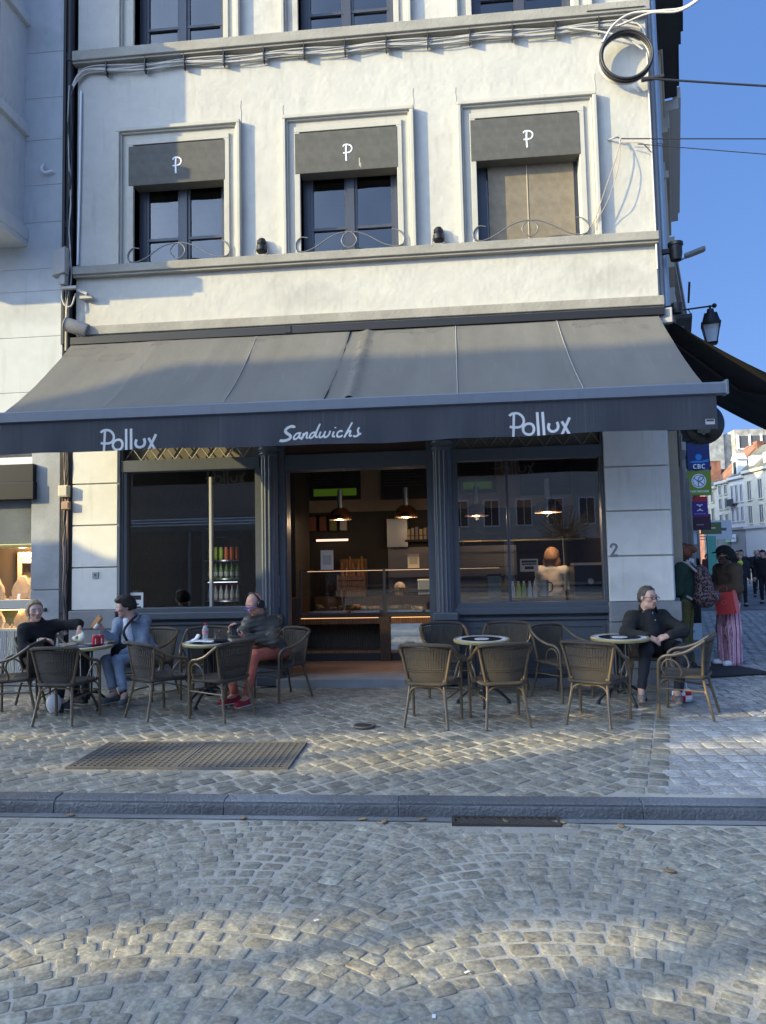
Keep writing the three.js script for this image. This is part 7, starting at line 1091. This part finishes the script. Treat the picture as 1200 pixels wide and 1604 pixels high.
function standing(x, z, yaw, h, o = {}) { // joints of a standing figure, then bent by o
  const y0 = o.ground ?? pavY(z), k = h / 1.72, c = Math.cos(yaw), s = Math.sin(yaw), P = (r, u, f) => V(x + (r * c + f * s) * k, y0 + u * k, z + (-r * s + f * c) * k), w = o.w ?? 1, st = o.step ?? 0.0;
  const j = { head: P(0, 1.59, 0.03), neck: P(0, 1.44, -0.01), shL: P(0.185 * w, 1.38, -0.01), shR: P(-0.185 * w, 1.38, -0.01), elL: P(0.25 * w, 1.1, -0.03), elR: P(-0.25 * w, 1.1, -0.03), wrL: P(0.26 * w, 0.86, 0.06), wrR: P(-0.26 * w, 0.86, 0.06), hipL: P(0.09, 0.92, 0), hipR: P(-0.09, 0.92, 0), kneeL: P(0.1, 0.5, 0.02 + st * 0.6), kneeR: P(-0.1, 0.5, 0.02 - st * 0.4), ankL: P(0.1, 0.085, st), ankR: P(-0.1, 0.085, -st), toeL: P(0.11, 0.02, 0.16 + st), toeR: P(-0.11, 0.02, 0.16 - st) };
  for (const [n, a] of Object.entries(o.at ?? {})) j[n] = P(...a); return j;
}
{
  const green = cloth(0.018, 0.05, 0.035), khaki = cloth(0.13, 0.12, 0.04), brown = cloth(0.1, 0.064, 0.04);
  // woman with the backpack
  const x1 = 3.26, z1 = -1.02, yw = -2.15;
  person('woman with red brown tied hair, dark green jacket, olive trousers and a leopard backpack', standing(x1, z1, yw, 1.76, { ground: 0.03, at: { wrR: [-0.1, 1.08, 0.2], elR: [-0.25, 1.08, 0.02], wrL: [0.12, 1.08, 0.2], elL: [0.25, 1.08, 0.02] } }), { ground: 0.03, female: 1, yaw: yw, pitch: 0.1, skin: [0.55, 0.33, 0.25], jkMat: green, trMat: khaki, bulk: 1.15, sleeve: 1.2, collar: 0.05, wr: 0.012,
    hair: () => [...skullCap(0.014, 0.01), cap([0, 0.06, -0.13], [0.0, 0.02, -0.17], 0.045, 0.038)], hairMod: (x, y, z, d) => Math.max(d, Math.min(z - 0.02, 0.06 - y)), hairMat: cloth(0.2, 0.06, 0.025, { roughness: 0.55 }) });
  const bp = thing('backpack', 'leopard print backpack on the back of the woman in the green jacket', 'backpack', [x1, 0.03, z1], yw), leo = mat(0.75, 0.66, 0.66, { map: T.leopard, roughness: 0.8 });
  obj('bag_body', [sdfGeo([cap([0, 1.0, -0.27], [0, 1.32, -0.24], 0.14, 0.105), cap([-0.08, 1.0, -0.25], [0.08, 1.0, -0.25], 0.12, 0.12), cap([0, 1.36, -0.22], [0, 1.4, -0.22], 0.08, 0.06)], 0.016, 0.06)], leo, bp); obj('front_pocket', [sdfGeo([cap([-0.06, 1.02, -0.38], [0.06, 1.02, -0.38], 0.08, 0.08)], 0.014, 0.04)], leo, bp);
  for (const e of [-1, 1]) obj('strap', [tube([[e * 0.1, 1.36, -0.2], [e * 0.13, 1.49, -0.06], [e * 0.15, 1.42, 0.1], [e * 0.16, 1.15, 0.12], [e * 0.16, 0.98, -0.14]], 0.018, 24, 6)], mat(0.4, 0.37, 0.37), bp);
  // woman with the red paper bag
  const x2 = 3.97, z2 = -1.38, y2 = -1.35;
  person('woman in a black cap, brown jacket and pink striped wide trousers carrying a red bag', standing(x2, z2, y2, 1.7, { ground: 0.035, at: { elL: [0.24, 1.12, 0.02], wrL: [0.12, 1.1, 0.27], elR: [-0.24, 1.12, 0.04], wrR: [-0.05, 1.13, 0.3], ankL: [0.08, 0.085, 0.0], ankR: [-0.08, 0.085, 0.02] } }), { ground: 0.035, female: 1, yaw: y2, pitch: 0.08, skin: [0.075, 0.042, 0.03], jkMat: brown, k: 1.05, bulk: 1.25, sleeve: 1.45, flare: 2.0, hem: 1.05, wr: 0.014, shoeMat: M.white,
    trMat: mat(1, 1, 1, { map: tex(128, [0.055, 0.3], (u, v) => { const s = u < 0.28 ? [0.52, 0.26, 0.35] : u < 0.5 ? [0.88, 0.76, 0.81] : u < 0.72 ? [0.72, 0.5, 0.6] : [0.86, 0.7, 0.77]; return s; }), roughness: 0.85 }), trFold: (x, y, z) => 0.007 * Math.sin(Math.atan2(z - z2, x - x2) * 22),
    hair: () => [...skullCap(0.012), cap([0, 0.03, -0.09], [0, -0.03, -0.12], 0.06, 0.05)], hairMod: (x, y, z, d) => Math.max(d, Math.min(z - 0.03, 0.05 - y)), hairMat: cloth(0.01, 0.01, 0.01),
    extra: (add) => { add('cap', [sdfGeo([ell([0, 0.07, -0.01], [0.092, 0.075, 0.108]), ell([0, 0.055, 0.1], [0.07, 0.012, 0.065])], 0.008, 0.012, (x, y, z, d) => Math.max(d, 0.045 - y))], cloth(0.009, 0.011, 0.009)); for (const e of [-1, 1]) add('glasses_arm', [cyl([e * 0.06, 0.008, 0.1], [e * 0.085, 0.008, -0.01], 0.004, 0.004, 5)], mat(0.5, 0.45, 0.3, { metalness: 0.6 })); } });
  const rb = thing('paper_bag', 'red paper carrier bag hanging from the arm of the woman in the brown jacket', 'bag', [3.86, 0.78, -1.1], -0.75); rb.rotation.z = 0.12; const rm = mat(0.5, 0.05, 0.05, { roughness: 0.5 });
  obj('bag_body', [prism([[-0.13, 0], [0.13, 0], [0.14, 0.31], [-0.14, 0.31]], 0.13, []).translate(0, 0, -0.065)], rm, rb); obj('bag_fold', [bx(0.138, 0.143, 0.0, 0.33, -0.06, 0.06)], mat(0.62, 0.1, 0.09, { roughness: 0.5 }), rb); obj('bag_handle', [tube([[-0.06, 0.31, 0.065], [-0.05, 0.38, 0.03], [0.05, 0.38, 0.03], [0.06, 0.31, 0.065]], 0.006, 18, 5)], rm, rb); obj('bag_print', [new THREE.TorusGeometry(0.03, 0.004, 4, 20).scale(1.3, 0.8, 0.3).translate(0, 0.17, 0.0665)], mat(0.7, 0.2, 0.15), rb);
  // barista behind the window
  person('woman with a red brown bob and cream top standing with her back to the window', standing(1.45, -1.25, 2.75, 1.66, { ground: 0.1, at: { elL: [0.26, 1.12, 0.05], wrL: [0.2, 1.0, 0.25], elR: [-0.26, 1.12, 0.05], wrR: [-0.2, 1.0, 0.25] } }), { ground: 0.1, female: 1, yaw: 2.75, cell: 0.016, jkMat: cloth(0.8, 0.76, 0.66), trMat: M.dark, topName: 'top', far: 1, hair: () => [...skullCap(0.022, 0.012), cap([-0.07, -0.06, -0.03], [0.07, -0.06, -0.03], 0.055, 0.055), cap([-0.06, -0.1, -0.05], [0.06, -0.1, -0.05], 0.04, 0.04)], hairMod: (x, y, z, d) => Math.max(d, Math.min(z - 0.03, 0.05 - y)), hairMat: cloth(0.36, 0.2, 0.1, { roughness: 0.6 }) });
  // people farther up the street
  const P = (label, x, z, yaw, h, jk, tr, hairC, o = {}) => person(label, standing(x, z, yaw, h, { ground: 0.05, step: o.step ?? 0.1, at: o.at }), { ground: 0.05, yaw, cell: 0.03, far: 1, jkMat: cloth(...jk), trMat: cloth(...tr), bulk: 1.15, sleeve: 1.15, skin: o.skin ?? [0.52, 0.32, 0.25], hair: hairC ? () => skullCap(0.012, 0.005) : null, hairMod: (x2, y, z2, d) => Math.max(d, Math.min(z2 - 0.03, 0.055 - y)), hairMat: hairC ? cloth(...hairC) : null, extra: o.extra, female: o.female, soleMat: M.dark });
  P('bald man in a long navy coat walking down the side street', 11.32, -19, -0.35, 1.78, [0.02, 0.024, 0.04], [0.018, 0.02, 0.028], null, { at: { wrL: [0.12, 1.08, 0.26], wrR: [-0.12, 1.08, 0.26], elL: [0.27, 1.1, 0.0], elR: [-0.27, 1.1, 0] }, extra: (add) => add('scarf', [ball(11.3, 1.47, -18.9, 0.07, 8)], mat(0.02, 0.09, 0.05), false) });
  P('fair haired woman with a bright yellow scarf behind the woman in the brown jacket', 8.85, -14, -0.2, 1.66, [0.02, 0.022, 0.035], [0.02, 0.02, 0.024], [0.5, 0.36, 0.2], { female: 1, extra: (add) => add('scarf', [ball(8.83, 1.38, -13.9, 0.085, 8).scale(1, 1, 1)], mat(0.62, 0.68, 0.05), false) });
  P('dark haired man in a dark green coat in the street crowd', 11.9, -22, -0.3, 1.8, [0.022, 0.03, 0.026], [0.02, 0.02, 0.022], [0.02, 0.018, 0.016]);
  P('person in a black coat at the edge of the street crowd', 9.95, -15, -0.6, 1.72, [0.012, 0.012, 0.014], [0.03, 0.02, 0.04], [0.03, 0.02, 0.015]);
  P('person in a light denim jacket in the street crowd', 13.75, -25, -0.2, 1.8, [0.24, 0.32, 0.42], [0.03, 0.035, 0.05], [0.3, 0.12, 0.05]);
  P('person in dark clothes near the far shop doors', 10.6, -24, 2.6, 1.75, [0.015, 0.016, 0.022], [0.015, 0.015, 0.018], [0.02, 0.016, 0.014]);
  P('person in a grey coat far up the street', 14.4, -30, 0, 1.75, [0.08, 0.08, 0.085], [0.03, 0.03, 0.035], [0.1, 0.08, 0.06]);
  P('person in a dark red coat far up the street', 13.5, -31, 0.3, 1.68, [0.14, 0.03, 0.035], [0.02, 0.02, 0.03], [0.05, 0.03, 0.02], { female: 1 });
  P('woman in a black coat walking behind the bald man', 12.4, -21, -0.1, 1.68, [0.014, 0.014, 0.017], [0.02, 0.02, 0.024], [0.06, 0.04, 0.03], { female: 1 });
  P('man in a dark blue jacket among the far shoppers', 13.2, -27, 0.2, 1.8, [0.03, 0.045, 0.09], [0.02, 0.022, 0.03], [0.04, 0.03, 0.02]);
  P('person in a brown coat among the far shoppers', 12.9, -34, -0.3, 1.74, [0.11, 0.07, 0.04], [0.03, 0.03, 0.035], [0.07, 0.05, 0.03]);
  P('person in a pale coat among the far shoppers', 16.6, -36, -0.2, 1.72, [0.4, 0.38, 0.34], [0.04, 0.04, 0.05], [0.12, 0.08, 0.05], { female: 1 });
  P('tall man in black among the far shoppers', 15.8, -33, 0.1, 1.86, [0.012, 0.012, 0.013], [0.015, 0.015, 0.018], [0.02, 0.016, 0.014]);
  P('person in a dark green jacket near the far shop doors', 11.4, -28, 2.8, 1.75, [0.02, 0.04, 0.025], [0.02, 0.02, 0.025], [0.05, 0.035, 0.025]);
}

renderer.render(scene, camera);
